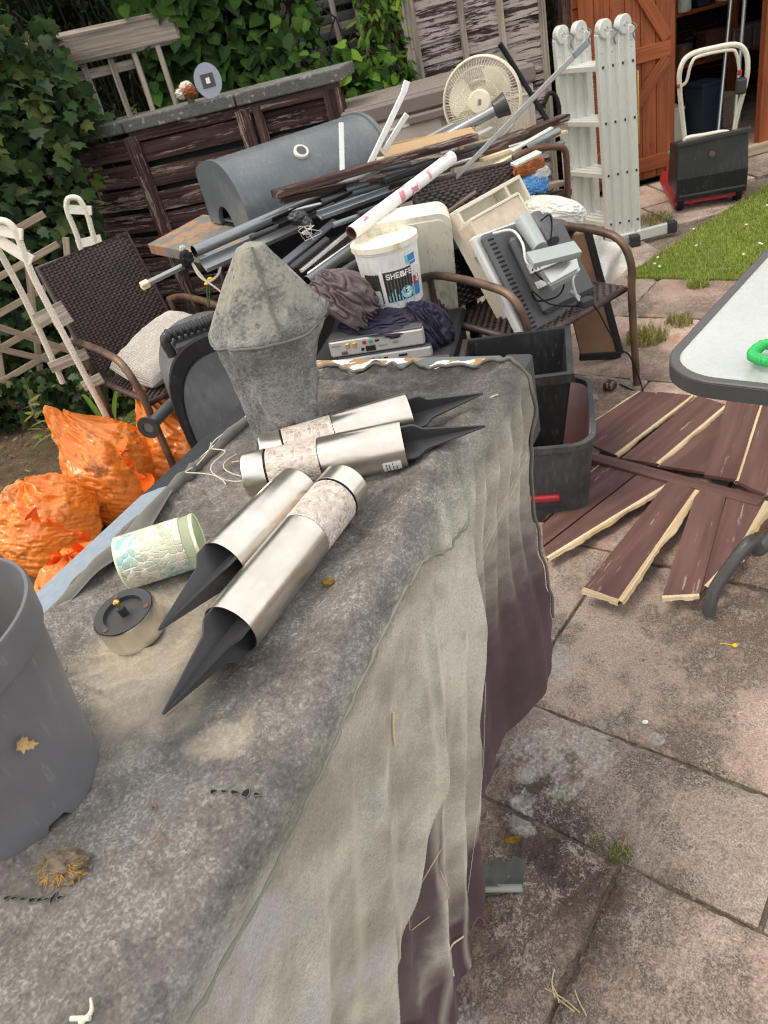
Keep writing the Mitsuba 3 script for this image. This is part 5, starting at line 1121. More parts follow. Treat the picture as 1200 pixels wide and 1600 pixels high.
# solar disc light and flowers on the planter slab
t = thing('solar_light', 'pale blue grey oval solar light standing on the planter slab', 'garden light')
sc_ = A(*(-0.330,4.860,1.295)); sn = unit(EYE - sc_); SF = frame(sn); E_ = np.stack([SF[1], SF[2], SF[0]])
el = Polygon([(.075 * math.cos(a), .087 * math.sin(a)) for a in np.linspace(0, 6.283, 48)])
add('disc', extr(el, .022, E_, sc_), 'slate_light', t, 40); add('solar_panel', extr(Polygon([(-.036, -.034), (.036, -.034), (.036, .034), (-.036, .034)]), .004, E_, sc_ + sn * .022), 'dark_print', t); add('cell_window', extr(Polygon([(-.011, -.014), (.011, -.014), (.011, .014), (-.011, .014)]), .002, E_, sc_ + sn * .026), 'white_print', t)
add('peg', tube([sc_, A(sc_[0], sc_[1] + .02, 1.20)], .01, 8), 'slate_light', t, True)
t = thing('ornament', 'faded pink and pale green flower ornament beside the solar light', 'ornament')
r = np.random.default_rng(71)
for k, (px, mt_) in enumerate((((292, 128), 'cream_pale'), ((300, 140), 'pink_plastic'), ((283, 141), 'pink_plastic'), ((290, 150), 'rust_cloth'))):
    pass
oc = A(*(-0.453,4.850,1.279))
for k in range(7):
    p_ = oc + A(*(r.normal(0, .032, 3) * A(1, .5, .7))); add('petal_cluster', blob(p_, .030, 80 + k, .5, 3., 3, (1, .8, .8), .3), ['pink_plastic', 'cream_pale', 'rust_cloth', 'pale_mint'][k % 4], t, True)
add('pedestal', tube([oc, A(oc[0], oc[1], 1.2)], .02, 8), 'coping', t, True)
# ------------------------------------------------------------------ the pile of poles, battens and pipes
def pole(a, b, rad, mt, lab, name='pole', n=16, capm=None, hollow=True, bend_=0):
    a, b = A(*a), A(*b); t = thing(name, lab, 'pole'); d = unit(b - a)
    s = np.linspace(0, 1, 9)[:, None]; p = a + (b - a) * s; p[:, 2] += bend_ * np.sin(s[:, 0] * math.pi)
    add('shaft', tube(p, rad, n, not hollow), mt, t, True)
    if hollow:
        for q, e in ((a, d), (b, -d)): add('end', lathe([(rad, -.0005), (rad * .86, -.0005), (rad * .84, .03), (0, .031)], 18, q, e), capm or 'black_matt', t, True)
    return t
def bar(a, b, w, h, mt, lab, name='batten', up=(0, 0, 1), cat_n='batten', channel=False):
    a, b = A(*a), A(*b)
    if not channel: return one(name, plank(a, b, w, h, up), mt, lab, cat_n)
    t = thing(name, lab, cat_n); F = frame(b - a, up); L = np.linalg.norm(b - a)
    pf = Polygon([(-w / 2, 0), (w / 2, 0), (w / 2, h), (w / 2 - .004, h), (w / 2 - .004, .003), (-w / 2 + .004, .003), (-w / 2 + .004, h), (-w / 2, h)])
    add('channel', extr(pf, L, np.stack([F[1], F[2], F[0]]), a), mt, t); return t
pole((-0.422,2.820,0.864), (0.338,3.300,0.882), .0215, 'steel_grey', 'thick shiny grey pole lying across the front of the barbecue', bend_=.0)
pole((0.651,3.450,0.914), (0.896,3.400,0.980), .022, 'steel_grey', 'thick grey parasol pole rising in front of the fan', hollow=False)
t = thing('pole_collar', 'black flanged collar on the thick pole in front of the fan', 'collar'); a, b = A(*(0.880,3.402,0.976)), A(*(0.956,3.390,0.998)); add('collar_ring', lathe([(.024, 0), (.036, .004), (.038, .02), (.046, .05), (.046, .058), (.0, .06)], 28, a, unit(b - a)), 'black_plastic', t, True)
bar((1.061,2.900,1.153), (0.607,3.050,0.830), .018, .018, 'alu_tube', 'long thin grey box section tube slanting up to the ladder top', 'box_tube', (0, -1, .3), 'tube')
bar((1.100,2.890,1.180), (1.051,2.900,1.148), .022, .022, 'steel_dark', 'darker sleeve at the top of the long slanting tube', 'tube_sleeve', (0, -1, .3), 'sleeve')
bar((0.499,3.250,1.146), (0.290,3.200,0.918), .022, .016, 'alu_bright', 'tallest white aluminium angle standing up from the pile', 'angle_bar', (0, -1, 0), 'bar')
bar((0.517,3.260,1.175), (0.493,3.250,1.139), .026, .020, 'alu', 'grey tip on the tallest aluminium angle', 'bar_tip', (0, -1, 0), 'tip')
bar((0.489,3.220,1.070), (0.372,3.220,0.963), .022, .016, 'alu_bright', 'shorter white aluminium angle right of the tallest one', 'angle_bar', (0, -1, 0), 'bar')
bar((0.229,3.220,1.099), (0.183,3.150,0.923), .020, .016, 'alu_bright', 'white upright aluminium bar in front of the barbecue hood', 'angle_bar', (0, -1, 0), 'bar')
bar((0.123,3.120,0.935), (0.308,3.200,0.928), .020, .014, 'alu_bright', 'short white aluminium bar joining the uprights at their foot', 'angle_bar', (0, -1, 0), 'bar')
bar((0.419,3.400,0.904), (0.730,3.550,0.943), .026, .02, 'alu', 'grey aluminium strip behind the pale cardboard', 'flat_bar', (0, 0, 1), 'bar')
bar((-0.091,2.950,0.957), (0.761,3.300,0.914), .055, .028, 'wood_brown', 'long dark brown timber batten on top of the pile', 'timber_batten')
bar((-0.070,2.980,0.926), (0.915,3.420,0.818), .05, .022, 'wood_brown', 'brown batten just below the long top batten', 'timber_batten')
bar((0.332,3.150,0.828), (1.252,3.600,0.850), .06, .022, 'wood_brown', 'dark brown timber batten reaching right towards the ladder', 'timber_batten')
bar((0.722,3.420,0.865), (1.251,3.620,0.812), .05, .020, 'wood_lath', 'weathered lath under the dark batten at right', 'timber_batten')
bar((0.369,3.260,0.949), (0.778,3.360,0.923), .075, .006, 'cardboard', 'pale folded cardboard strip on top of the pile', 'cardboard_strip', (0, -.5, 1), 'cardboard')
bar((0.388,3.300,0.959), (0.788,3.400,0.922), .006, .03, 'cardboard', 'raised edge of folded cardboard above the pale strip', 'cardboard_strip', (0, 0, 1), 'cardboard')
bar((0.339,3.220,0.933), (0.614,3.300,0.885), .05, .006, 'chipboard', 'pinkish card offcut below the cardboard strip', 'cardboard_strip', (0, -.5, 1), 'cardboard')
bar((0.392,2.950,0.777), (0.920,3.350,0.793), .03, .014, 'wood_raw', 'thin pale split lath along the top of the right armchair back', 'timber_lath', cat_n='lath')
bar((0.475,2.900,0.730), (0.674,3.050,0.761), .02, .012, 'wood_lath', 'small splintered lath at the armchair back', 'timber_lath', cat_n='lath')
t = pole((0.140,2.660,0.823), (0.604,3.050,0.905), .024, 'card_tube', 'white cardboard tube with faded red print lying across the pile', 'cardboard_tube', 24, 'rust_pipe')
bar((-0.406,2.800,0.806), (-0.025,3.020,0.815), .05, .022, 'steel_grey', 'dark grey slotted channel below the thick pole', 'channel_bar', (0, -.7, .7), 'bar', True)
bar((-0.453,2.950,0.828), (0.026,3.300,0.847), .05, .012, 'tray', 'galvanised strip behind the thick grey pole', 'flat_bar', (0, -.3, 1), 'bar')
bar((-0.627,2.740,0.813), (-0.462,2.820,0.828), .017, .017, 'alu_tube', 'thin metal box tube with worn wooden tip pointing left', 'box_tube', (0, -.5, 1), 'tube')
bar((-0.629,2.735,0.813), (-0.603,2.750,0.816), .024, .024, 'wood_raw', 'worn wooden tip on the end of the thin box tube', 'tube_tip', (0, -.5, 1), 'tip')
bar((-0.137,2.660,0.774), (0.107,2.950,0.813), .028, .010, 'slate_metal', 'blue grey flat bar slanting beside the hood peak', 'flat_bar', (0, -.6, .7), 'bar')
bar((-0.095,2.680,0.757), (0.059,2.820,0.789), .02, .010, 'black_plastic', 'short black bar right of the blue grey flat bar', 'flat_bar', (0, -.6, .7), 'bar')
bar((-0.066,2.700,0.731), (0.190,2.950,0.780), .013, .013, 'alu_bright', 'white aluminium rod running under the cardboard tube', 'rod', cat_n='rod')
bar((-0.042,2.680,0.720), (0.219,2.950,0.743), .015, .010, 'white_plastic', 'white plastic strip beside the aluminium rod', 'strip', cat_n='strip')
pole((-0.053,2.640,0.707), (0.288,2.980,0.744), .019, 'steel_dark', 'dark grey pipe running beneath the white cardboard tube')
pole((-0.001,2.640,0.681), (0.227,2.800,0.704), .017, 'grey_frame', 'short grey pipe near the paint tub', 'pipe')
pole((-0.063,3.050,0.942), (0.496,3.450,0.848), .016, 'slate_metal', 'slate grey pipe behind the brown battens', 'pipe')
pole((0.067,2.980,0.881), (0.631,3.300,0.826), .018, 'black_plastic', 'black pipe under the brown battens', 'pipe')
pole((0.175,3.050,0.884), (0.726,3.450,0.850), .014, 'slate_metal', 'thin slate grey pipe in the middle of the pile', 'pipe')
pole((-0.017,2.920,0.862), (0.513,3.250,0.837), .02, 'slate_metal', 'dark slate pipe lying over the barbecue front', 'pipe')
bar((0.047,2.860,0.858), (0.351,3.100,0.832), .032, .018, 'steel_grey', 'grey slotted bar with open end in the middle of the pile', 'channel_bar', (0, -.6, .7), 'bar', True)
bar((-0.114,2.840,0.875), (0.187,3.050,0.881), .04, .02, 'black_matt', 'black channel below the battens', 'channel_bar', (0, -.6, .7), 'bar', True)
bar((0.454,3.200,0.864), (1.299,3.720,0.818), .03, .012, 'slate_metal', 'dark flat bar running right under the fan', 'flat_bar', (0, -.3, 1), 'bar')
bar((0.335,3.100,0.879), (1.059,3.600,0.835), .026, .02, 'charcoal', 'charcoal box bar in the right of the pile', 'flat_bar', (0, -.3, 1), 'bar')
bar((0.671,3.300,0.901), (0.865,3.420,0.911), .02, .012, 'alu_bright', 'white bar end sticking out under the fan', 'angle_bar', (0, -.4, 1), 'bar')
bar((0.867,3.150,0.853), (1.102,3.350,0.862), .018, .01, 'alu_bright', 'white flat rod by the rusty chair arm', 'flat_bar', (0, -.4, 1), 'bar')
bar((0.825,3.000,0.831), (0.960,3.100,0.832), .03, .012, 'alu_bright', 'short wide white bar above the blue bag', 'flat_bar', (0, -.4, 1), 'bar')
pole((0.964,3.300,0.821), (1.162,3.450,0.826), .016, 'steel_grey', 'grey pipe stub near the ladder foot', 'pipe')
t = thing('clamp', 'black pole clamp with clear plastic wrap in the middle of the pile', 'clamp'); add('clamp_body', blob((-0.028,2.860,0.877), .03, 91, .4, 3., 3, (1.2, .8, .8)), 'black_plastic', t, True); add('clamp_body', blob((-0.000,2.840,0.851), .025, 92, .4, 3., 3, (.8, .9, 1.2)), 'black_plastic', t, True)
cw = []
r = np.random.default_rng(93)
for k in range(7): c = A(*(-0.012,2.800,0.835)); cw.append(tube(spline([c + r.normal(0, .022, 3) for _ in range(4)], 6), .0010, 5))
add('wrap', cat(*cw), 'white_plastic', t, True)
t = thing('tape_knot', 'black tape and pale rag tied round the left end of the thick pole', 'tape'); add('tape', blob((-0.453,2.800,0.849), .026, 95, .5, 3., 3, (.8, .8, 1.1), .2), 'black_matt', t, True); add('rag', blob((-0.454,2.810,0.886), .014, 96, .5, 3., 3, (1, 1, .8)), 'cloth_white', t, True)
add('tail', cat(tube(spline([(-0.438,2.790,0.836), (-0.424,2.780,0.793), (-0.405,2.780,0.759), (-0.366,2.800,0.768), (-0.346,2.820,0.793)], 8), .005, 6), tube(spline([(-0.439,2.790,0.832), (-0.426,2.770,0.787), (-0.391,2.760,0.747), (-0.362,2.760,0.706)], 8), .004, 6)), 'thread', t, True)
t = thing('dandelion', 'two yellow dandelion heads below the tape knot', 'flower')
for p in ((328,436), (323,443)): pass
add('stem', cat(tube([(-0.413,2.900,0.735), (-0.451,2.900,0.635)], .003, 6), tube([(-0.430,2.900,0.722), (-0.456,2.900,0.636)], .003, 6)), 'green_stem', t, True); add('flower_head', blob((-0.412,2.900,0.737), .010, 97, .3, 4., 3, (1, 1, .6)), 'yellow', t, True); add('flower_head', blob((-0.429,2.900,0.724), .010, 98, .3, 4., 3, (1, 1, .6)), 'yellow', t, True)
# dark iron rods right of the fan, curved rusty arm of a further chair
t = thing('iron_stand', 'black bent iron rod stand leaning behind the fan', 'stand')
add('rod', tube([(1.154,4.200,1.150), (1.238,4.200,0.991), (1.331,4.100,0.765)], .013, 10), 'black_matt', t, True); add('rod', tube(spline([(1.319,4.100,0.851), (1.349,4.100,0.890), (1.381,4.100,0.871), (1.396,4.100,0.809), (1.384,4.100,0.753)], 8), .011, 8), 'black_matt', t, True)
t = thing('armchair', 'rust brown metal chair arm curving behind the right armchair', 'chair')
add('arm_frame', tube(spline([(0.905,3.280,0.798), (0.991,3.300,0.810), (1.102,3.320,0.793), (1.143,3.330,0.770), (1.152,3.340,0.694), (1.151,3.360,0.507)], 8), .014, 10), 'rust_pipe', t, True); add('leg', tube([(1.151,3.360,0.513), A(*(1.151,3.360,0.513)) * A(1, 1, 0) + A(.03, .02, 0)], .013, 8), 'rust_pipe', t, True)
one('timber_offcut', plank((0.931,3.300,0.654), (1.157,3.420,0.619), .06, .02), 'wood_lath', 'timber offcut in the dark behind the blue bag', 'timber'); one('timber_offcut', plank((0.940,3.280,0.608), (1.176,3.450,0.568), .07, .025), 'wood_brown', 'dark timber offcut below the other offcut by the ladder', 'timber')
# hidden crate that carries the boxes and the tub, and a table that carries the pile
t = thing('crate', 'dark plastic crate under the set top boxes and paint tub', 'crate'); add('crate_body', cbox(.52, .42, .42, .02).fr(rotz(-.35), (.18, 2.62, .21)), 'black_matt', t); add('crate_rim', cbox(.54, .44, .03, .01).fr(rotz(-.35), (.18, 2.62, .42)), 'charcoal', t)
t = thing('side_table', 'low dark table under the heap of poles', 'table'); add('tabletop', cbox(.95, .5, .03).fr(rotz(-.5), (.28, 3.22, .62)), 'black_matt', t)
for sx_, sy_ in ((-1, -1), (1, -1), (1, 1), (-1, 1)): add('leg', cbox(.04, .04, .60).fr(rotz(-.5), A(.28, 3.22, .30) + A(sx_ * .42, sy_ * .2, 0) @ rotz(-.5)), 'black_matt', t)

# ------------------------------------------------------------------ set top boxes, clothes, paint tub, jerrycan
def settop(o, F, lab, hi):
    t = thing('set_top_box', lab, 'electronics', 'silver set top boxes'); w, d_, h = .33, .22, .058
    add('casing', cbox(w, d_, h, .006).fr(F, o), 'silver_box', t); add('cover_plate', cbox(w * .99, d_ * .98, .006, .002).fr(F, A(*o) + F[2] * (h / 2 + .0025)), 'tv_back', t)
    fr0 = A(*o) - F[1] * (d_ / 2)
    for x, z_, sw, sh_, m_ in ((-.10, .008, .013, .016, 'brass'), (-.075, .008, .013, .016, 'brass'), (-.115, -.016, .02, .012, 'rust_pipe'), (-.04, .012, .012, .012, 'red_plastic'), (-.018, .012, .013, .012, 'green_plastic'), (-.05, -.012, .010, .010, 'black_matt'), (-.022, -.012, .034, .018, 'black_matt'), (.004, .012, .014, .006, 'black_matt'), (.065, .013, .03, .007, 'black_matt'), (.065, -.004, .02, .004, 'grey_print'), (.02, -.006, .03, .003, 'grey_print'), (-.14, .014, .03, .004, 'grey_print')):
        add('port', cbox(sw, .006, sh_, .001).fr(F, fr0 - F[1] * .0015 + F[0] * x + F[2] * z_), m_, t)
    return t
SF_ = np.stack([unit(A(.93, -.22, -.02)), unit(A(.22, .93, 0)), A(0, 0, 1)]); SF_[2] = np.cross(SF_[0], SF_[1])
settop(A(*(0.123,2.400,0.512)) + SF_[1] * .11, SF_, 'upper silver set top box with coloured sockets under the navy cloth', 1)
settop(A(*(0.131,2.400,0.509)) + SF_[1] * .11 - SF_[2] * .066 + A(.01, 0, 0), SF_, 'lower silver set top box beneath the other one', 0)
def cloth(c, r3, seed, mt, lab, F=np.eye(3), name='garment', fold=.22, fq=2.6):
    s = trimesh.creation.icosphere(6); d = np.array(s.vertices); q = d * A(1.3, 1.3, 2.6) * fq / 2.6 + seed
    wv = meshkit.fbm(q + .5 * meshkit.fbm(q * 1.3, 2, seed)[:, None], 2, seed); rd = np.abs(np.sin(wv * 17.)); k = 1 + .35 * (meshkit.fbm(d * 1.6 + seed, 2, seed) - .5) + fold * (rd - .6) * .55 + .05 * (meshkit.fbm(d * 9 + seed, 3, seed) - .5)
    m = M(d * k[:, None] * A(*r3), s.faces, d[:, :2]); m.v[:, 2] = np.maximum(m.v[:, 2], -.6 * r3[2]); return one(name, m.fr(F, c), mt, lab, 'clothes', True)
cloth((0.051,2.500,0.652), (.125, .10, .095), 3, 'cloth_mauve', 'mauve grey fleece heaped left of the paint tub', frame((.5, .2, -.75)), fold=.3)
cloth((0.191,2.520,0.531), (.17, .13, .045), 9, 'cloth_navy', 'navy garment draped over the set top boxes under the tub', frame((.9, -.1, -.1)), fold=.3)
cloth((0.316,2.480,0.489), (.105, .09, .075), 14, 'cloth_navy', 'faded navy fabric hanging down at the right of the set top boxes', frame((.4, .1, -.9)), fold=.35)
cloth((-0.060,2.550,0.643), (.055, .06, .13), 21, 'cloth_white', 'pale grey rag hanging behind the grey hood', frame((.2, .1, -.95)), fold=.35)
t = thing('paint_tub', 'white plastic shed and fence paint tub with printed label and lid', 'tub')
tc = A(*(0.242,2.620,0.563)); th_ = .228; r0, r1 = .098, .111
add('tub_wall', lathe([(0, 0), (r0 - .004, 0), (r0, .004), (r1, th_ - .03), (r1 + .003, th_ - .028), (r1 + .003, th_ - .012)], 72, tc), 'white_tub', t, True)
add('lid', lathe([(r1 + .004, th_ - .022), (r1 + .0075, th_ - .020), (r1 + .0075, th_ - .002), (r1 + .005, th_), (r1 - .002, th_), (r1 - .005, th_ - .012), (0, th_ - .012)], 72, tc), 'tub_lid', t, True)
toE = math.atan2(EYE[1] - tc[1], EYE[0] - tc[0])
def patch(w, h, x, y, m_, nm, o=.0008, n=10):
    q = flat(w, h, 0, n).move((x, y, 0)); k_ = (y - .004) / (th_ - .034); rr = r0 + (r1 - r0) * k_ + o
    q.v[:, 2] = (q.v[:, 1] - y) / (th_ - .034) * (r1 - r0); add(nm, bend(q, rr, toE, 0).move(tc), m_, t, True)
# label: fence picture, blue strips, lettering and badge
patch(.062, .105, -.075, .082, 'fence_print', 'label_picture'); patch(.105, .108, .022, .085, 'fence_print', 'label_picture'); patch(.012, .12, -.036, .085, 'white_print', 'label_gap', .0012)
patch(.03, .05, -.066, .052, 'white_print', 'label_text_block', .0014)
for x in (-.1, -.088, -.05): patch(.006, .05, x, .045, 'teal_print', 'label_stripe', .0013, 3)
for k in range(9): patch(.004, .02 + .02 * ((k * 7) % 3), -.02 + .011 * k, .045, 'teal_print', 'label_stripe', .0013, 3)
patch(.036, .022, .088, .165, 'blue_print', 'label_brand_block', .0014); patch(.03, .010, .090, .146, 'blue_print', 'label_brand_block', .0014)
patch(.016, .03, .066, .162, 'teal_print', 'label_stripe', .0013); patch(.03, .04, .092, .05, 'blue_print', 'label_brand_block', .0014); patch(.03, .03, .094, .085, 'badge_red', 'label_badge', .0016)
def letters(s, h, x, y, m_, nm, bold=True):
    q = from_tm(meshkit.text_mesh(s, h, .0006, bold)).move((x, y, 0)); k_ = (y - .004) / (th_ - .034); q.v[:, 2] += (q.v[:, 1] - y) / (th_ - .034) * (r1 - r0); add(nm, bend(q, r0 + (r1 - r0) * k_ + .0018, toE, 0).move(tc), m_, t)
letters('SHED', .0185, -.022, .113, 'white_print', 'lettering'); letters('&', .0185, .032, .113, 'white_print', 'lettering')
letters('FENCE', .0185, .047, .113, 'white_print', 'lettering')
cir = lambda rr, x, y, m_, nm, o: add(nm, bend(extr(Point(x, y).buffer(rr, 12), .0004), r0 + (r1 - r0) * (y - .004) / (th_ - .034) + o, toE, 0).move(tc), m_, t)
cir(.021, .045, .056, 'teal_print', 'label_badge', .0018); letters('3', .024, .037, .045, 'white_print', 'lettering'); letters('3', .02, .088, .078, 'white_print', 'lettering')
t = thing('jerrycan', 'dirty white flat plastic water container standing behind the paint tub', 'container')
jc = A(*(0.339,2.840,0.609)); JF = np.stack([unit(A(.96, -.12, -.06)), unit(A(.12, .96, .2)), A(0, 0, 1)]); JF[2] = np.cross(JF[0], JF[1]); 
sq_ = Polygon([(-.165, -.23), (.165, -.23), (.165, .23), (-.165, .23)]).buffer(-.05).buffer(.05, 12)
core = extr(sq_, .10, np.stack([JF[0], JF[2], np.cross(JF[0], JF[2])]), jc)
add('shell', core, 'white_dirty', t, 40); add('face_panel', extr(sq_.buffer(-.022), .006, np.stack([JF[0], JF[2], np.cross(JF[0], JF[2])]), jc + (np.cross(JF[0], JF[2])) * (.098 if np.cross(JF[0], JF[2]) @ (EYE - jc) > 0 else -.004)), 'white_dirty', t, 40)
add('mould_seam', cbox(.004, .004, .40).fr(JF, jc + JF[0] * .075 + (np.cross(JF[0], JF[2])) * (.105 if np.cross(JF[0], JF[2]) @ (EYE - jc) > 0 else -.005)), 'white_dirty', t)

# ------------------------------------------------------------------ right armchair load: drawers, television, stand arm, boards, sacks
def quad_frame(TL, TR, BL):
    TL, TR, BL = A(*TL), A(*TR), A(*BL); x = unit(TR - TL); y = (BL - TL); H = np.linalg.norm(y - x * (y @ x)); y = unit(y - x * (y @ x)); n_ = np.cross(y, x); n_ = n_ if n_ @ (EYE - TL) > 0 else -n_
    return TL, x, y, n_, np.linalg.norm(TR - TL), H
TL, x_, y_, n_, w_, h_ = quad_frame((0.527,2.550,0.732), (0.861,2.800,0.684), (0.662,2.400,0.384))
t = thing('television', 'old grey television lying face down with vented back on the right armchair', 'television')
BF = np.stack([x_, y_, np.cross(x_, y_)]); Ps = lambda a, b, c: TL + x_ * a + y_ * b + n_ * c
pb = lambda a0, a1, b0, b1, c0, c1, ch=.004: cbox(a1 - a0, b1 - b0, c1 - c0, ch).fr(np.stack([x_, y_, n_]), Ps((a0 + a1) / 2, (b0 + b1) / 2, (c0 + c1) / 2))
add('bezel', pb(0, w_, 0, h_, -.02, .012, .008), 'tv_bezel', t)
add('back_shell', pb(.014, w_ - .005, .012, h_ - .01, .011, .042, .012), 'tv_back', t); add('back_bulge', pb(.10, w_ - .01, .06, h_ - .05, .041, .075, .014), 'tv_back', t)
for k in range(22): add('vent', pb(.024, .056, .035 + .0165 * k, .042 + .0165 * k, .0405, .0432, .001), 'black_matt', t)
add('mount_plate', pb(.10, .30, .17, .205, .075, .082, .002), 'alu', t); add('mount_plate', pb(.10, .30, .235, .262, .075, .082, .002), 'alu', t)
for a in (.115, .135, .155):
    for b in (.178, .194): add('screw_hole', lathe([(.004, 0), (.004, .001), (0, .001)], 10, Ps(a, b, .082), n_), 'black_matt', t)
t = thing('tv_stand_arm', 'grey plastic television stand arm and curved foot lying on the television', 'stand')
add('column', tube([(0.724,2.580,0.734), (0.739,2.460,0.664)], [.032, .026], 18), 'grey_plastic', t, True); add('column_back', tube([(0.787,2.660,0.712), (0.806,2.550,0.643)], .03, 14), 'tv_back', t, True)
fp = [(0.676,2.420,0.669), (0.721,2.420,0.678), (0.784,2.440,0.668), (0.859,2.480,0.646)]
add('curved_foot', cat(*[prism([A(*fp[0]) + A(0, 0, .0), A(*fp[3]), A(*fp[3]) - A(0, .07, .02), A(*fp[0]) - A(0, .07, .02)], .018)]), 'grey_plastic', t)
add('lower_block', prism([(0.708,2.380,0.615), (0.853,2.460,0.596), (0.852,2.440,0.570), (0.720,2.340,0.580)], .02), 'alu', t); add('lower_block_side', prism([(0.719,2.338,0.581), (0.851,2.438,0.566), (0.858,2.460,0.545), (0.729,2.360,0.554)], .016), 'grey_plastic', t)
one('power_cable', tube(spline([(0.598,2.520,0.736), (0.659,2.500,0.735), (0.676,2.450,0.700), (0.674,2.420,0.648), (0.695,2.400,0.622)], 8), .0045, 8), 'white_plastic', 'white cable looping over the television back', 'cable', True)
one('power_cable', tube(spline([(0.863,2.450,0.565), (0.828,2.420,0.546), (0.835,2.420,0.490), (0.845,2.420,0.465)], 8), .0045, 8), 'white_plastic', 'short white cable beside the television stand block', 'cable', True)
one('power_cable', tube(spline([(0.778,2.560,0.724), (0.803,2.540,0.741), (0.809,2.540,0.706), (0.792,2.520,0.653)], 8), .003, 6), 'black_matt', 'black cable looped at the top of the stand arm', 'cable', True)
one('power_cable', tube(spline([(0.692,2.400,0.612), (0.716,2.380,0.583), (0.787,2.400,0.554), (0.772,2.420,0.502), (0.693,2.400,0.511), (0.673,2.380,0.557), (0.730,2.380,0.496), (0.843,2.420,0.446), (0.881,2.440,0.439)], 8), .003, 6), 'black_matt', 'tangled black cable across the television back', 'cable', True)
t = thing('plug_cable', 'black mains cable trailing from the armchair to a plug on the paving', 'cable')
add('lead', tube(spline([(0.853,2.440,0.475), (0.900,2.420,0.426), (0.934,2.400,0.341), (0.974,2.400,0.256), (1.021,2.420,0.202), A(1.10, 2.50, .006), A(1.07, 2.53, .005), (1.047,2.594,0.008)], 8), .003, 6), 'black_matt', t, True)
add('plug_body', rbox(.048, .04, .032, .01).fr(rotz(.5), A(*(1.003,2.583,0.020))), 'black_plastic', t, 40)
for o_ in ((-.01, .006), (.012, .004), (0, -.012)): add('pin', cbox(.006, .004, .02, .001).move(A(*(0.985,2.536,0.046)) + A(*o_, 0)), 'brass', t)
t = thing('plug_adapter', 'small adapter plug lying on the armchair seat', 'plug'); add('adapter_body', rbox(.05, .04, .03, .008).fr(rotz(.3), A(*(0.867,2.420,0.454))), 'charcoal', t, 40); add('adapter_neck', tube([(0.849,2.430,0.470), (0.820,2.440,0.500)], .008, 8), 'grey_plastic', t, True)
# white drawer carcass and chipboard drawer behind the television
TL, x_, y_, n_, w_, h_ = quad_frame((0.509,2.720,0.788), (0.836,3.020,0.783), (0.629,2.550,0.358))
t = thing('drawer_unit', 'white drawer carcass leaning on its side behind the television', 'drawers')
Ps = lambda a, b, c: TL + x_ * a + y_ * b + n_ * c
pb = lambda a0, a1, b0, b1, c0, c1, ch=.002: cbox(a1 - a0, b1 - b0, c1 - c0, ch).fr(np.stack([x_, y_, n_]), Ps((a0 + a1) / 2, (b0 + b1) / 2, (c0 + c1) / 2))
add('back_board', pb(0, w_, 0, h_, -.05, -.04), 'cream_pale', t)
for a0, a1, b0, b1 in ((0, w_, 0, .014), (0, .014, .014, h_), (w_ - .014, w_, .014, h_), (.014, w_ - .014, .10, .112)): add('side_board', pb(a0, a1, b0, b1, -.04, .02), 'cream_pale', t)
add('divider', pb(w_ * .72, w_ * .72 + .012, .014, .10, -.04, .02), 'cream_pale', t)
TL, x_, y_, n_, w_, h_ = quad_frame((0.554,2.660,0.758), (0.789,2.860,0.756), (0.567,2.600,0.656))
Ps = lambda a, b, c: TL + x_ * a + y_ * b + n_ * c
t = thing('chipboard_drawer', 'pale chipboard drawer with speckled face above the television', 'drawer')
add('face_board', pb(.004, w_ - .004, .004, h_, -.012, .004), 'chipboard', t); add('edge_strip', pb(0, w_, -.006, .004, -.03, .010), 'cream_pale', t); add('edge_strip', pb(w_ - .004, w_ + .006, 0, h_, -.03, .010), 'cream_pale', t); add('side_board', pb(-.008, .004, .004, h_, -.06, .008), 'chipboard', t)
# brown hardboard, sacks, blue bag
TL, x_, y_, n_, w_, h_ = quad_frame((0.951,2.860,0.548), (1.065,2.900,0.540), (0.968,2.820,0.064))
t = thing('hardboard_panel', 'brown hardboard panel with black edges leaning behind the right armchair seat', 'board')
add('panel', prism([(0.931,2.900,0.516), (1.069,2.920,0.534), (1.151,2.840,0.017), (0.983,2.840,0.052)], .012), 'hardboard', t); add('edge', plank((1.070,2.915,0.537), (1.152,2.835,0.015), .03, .016, (0, -1, 0)), 'black_matt', t); add('edge', plank((0.976,2.835,0.050), (1.152,2.835,0.012), .03, .02, (0, -1, 0)), 'black_matt', t)
def sackm(c, r3, seed, mt, nm, lab, F=np.eye(3), cat_n='bag', fold=.2): 
    s = trimesh.creation.icosphere(5); d = np.array(s.vertices); w1 = meshkit.fbm(d * 2.4 + seed, 3, seed); k = 1 + .3 * (meshkit.fbm(d * 1.7 + seed, 2, seed) - .5) + fold * (np.abs(np.sin(w1 * 15)) - .6) * .4; one(nm, M(d * k[:, None] * A(*r3), s.faces, d[:, :2]).fr(F, c), mt, lab, cat_n, True)
sackm((0.949,3.000,0.620), (.155, .10, .065), 101, 'sack', 'white_sack', 'crumpled white sack lying above the television by the ladder', frame((.9, .1, -.30)))
sackm((0.927,3.040,0.587), (.15, .12, .10), 102, 'black_matt', 'dark_bag', 'dark bag under the white sack', frame((.9, .1, -.2)))
sackm((0.928,3.120,0.711), (.062, .05, .058), 103, 'blue_bag', 'blue_bag', 'blue plastic bag stuffed behind the armchair back', fold=.4)
sackm((0.925,3.140,0.775), (.065, .05, .04), 104, 'rust_cloth', 'cloth_bundle', 'rust coloured cloth on top of the blue bag', frame((.95, .1, .1)), 'cloth', .3)
sackm((0.951,3.130,0.748), (.055, .05, .03), 105, 'cloth_white', 'cloth_bundle', 'pale cloth between the rust cloth and the blue bag', frame((.95, .1, .1)), 'cloth', .3)
g_ = []
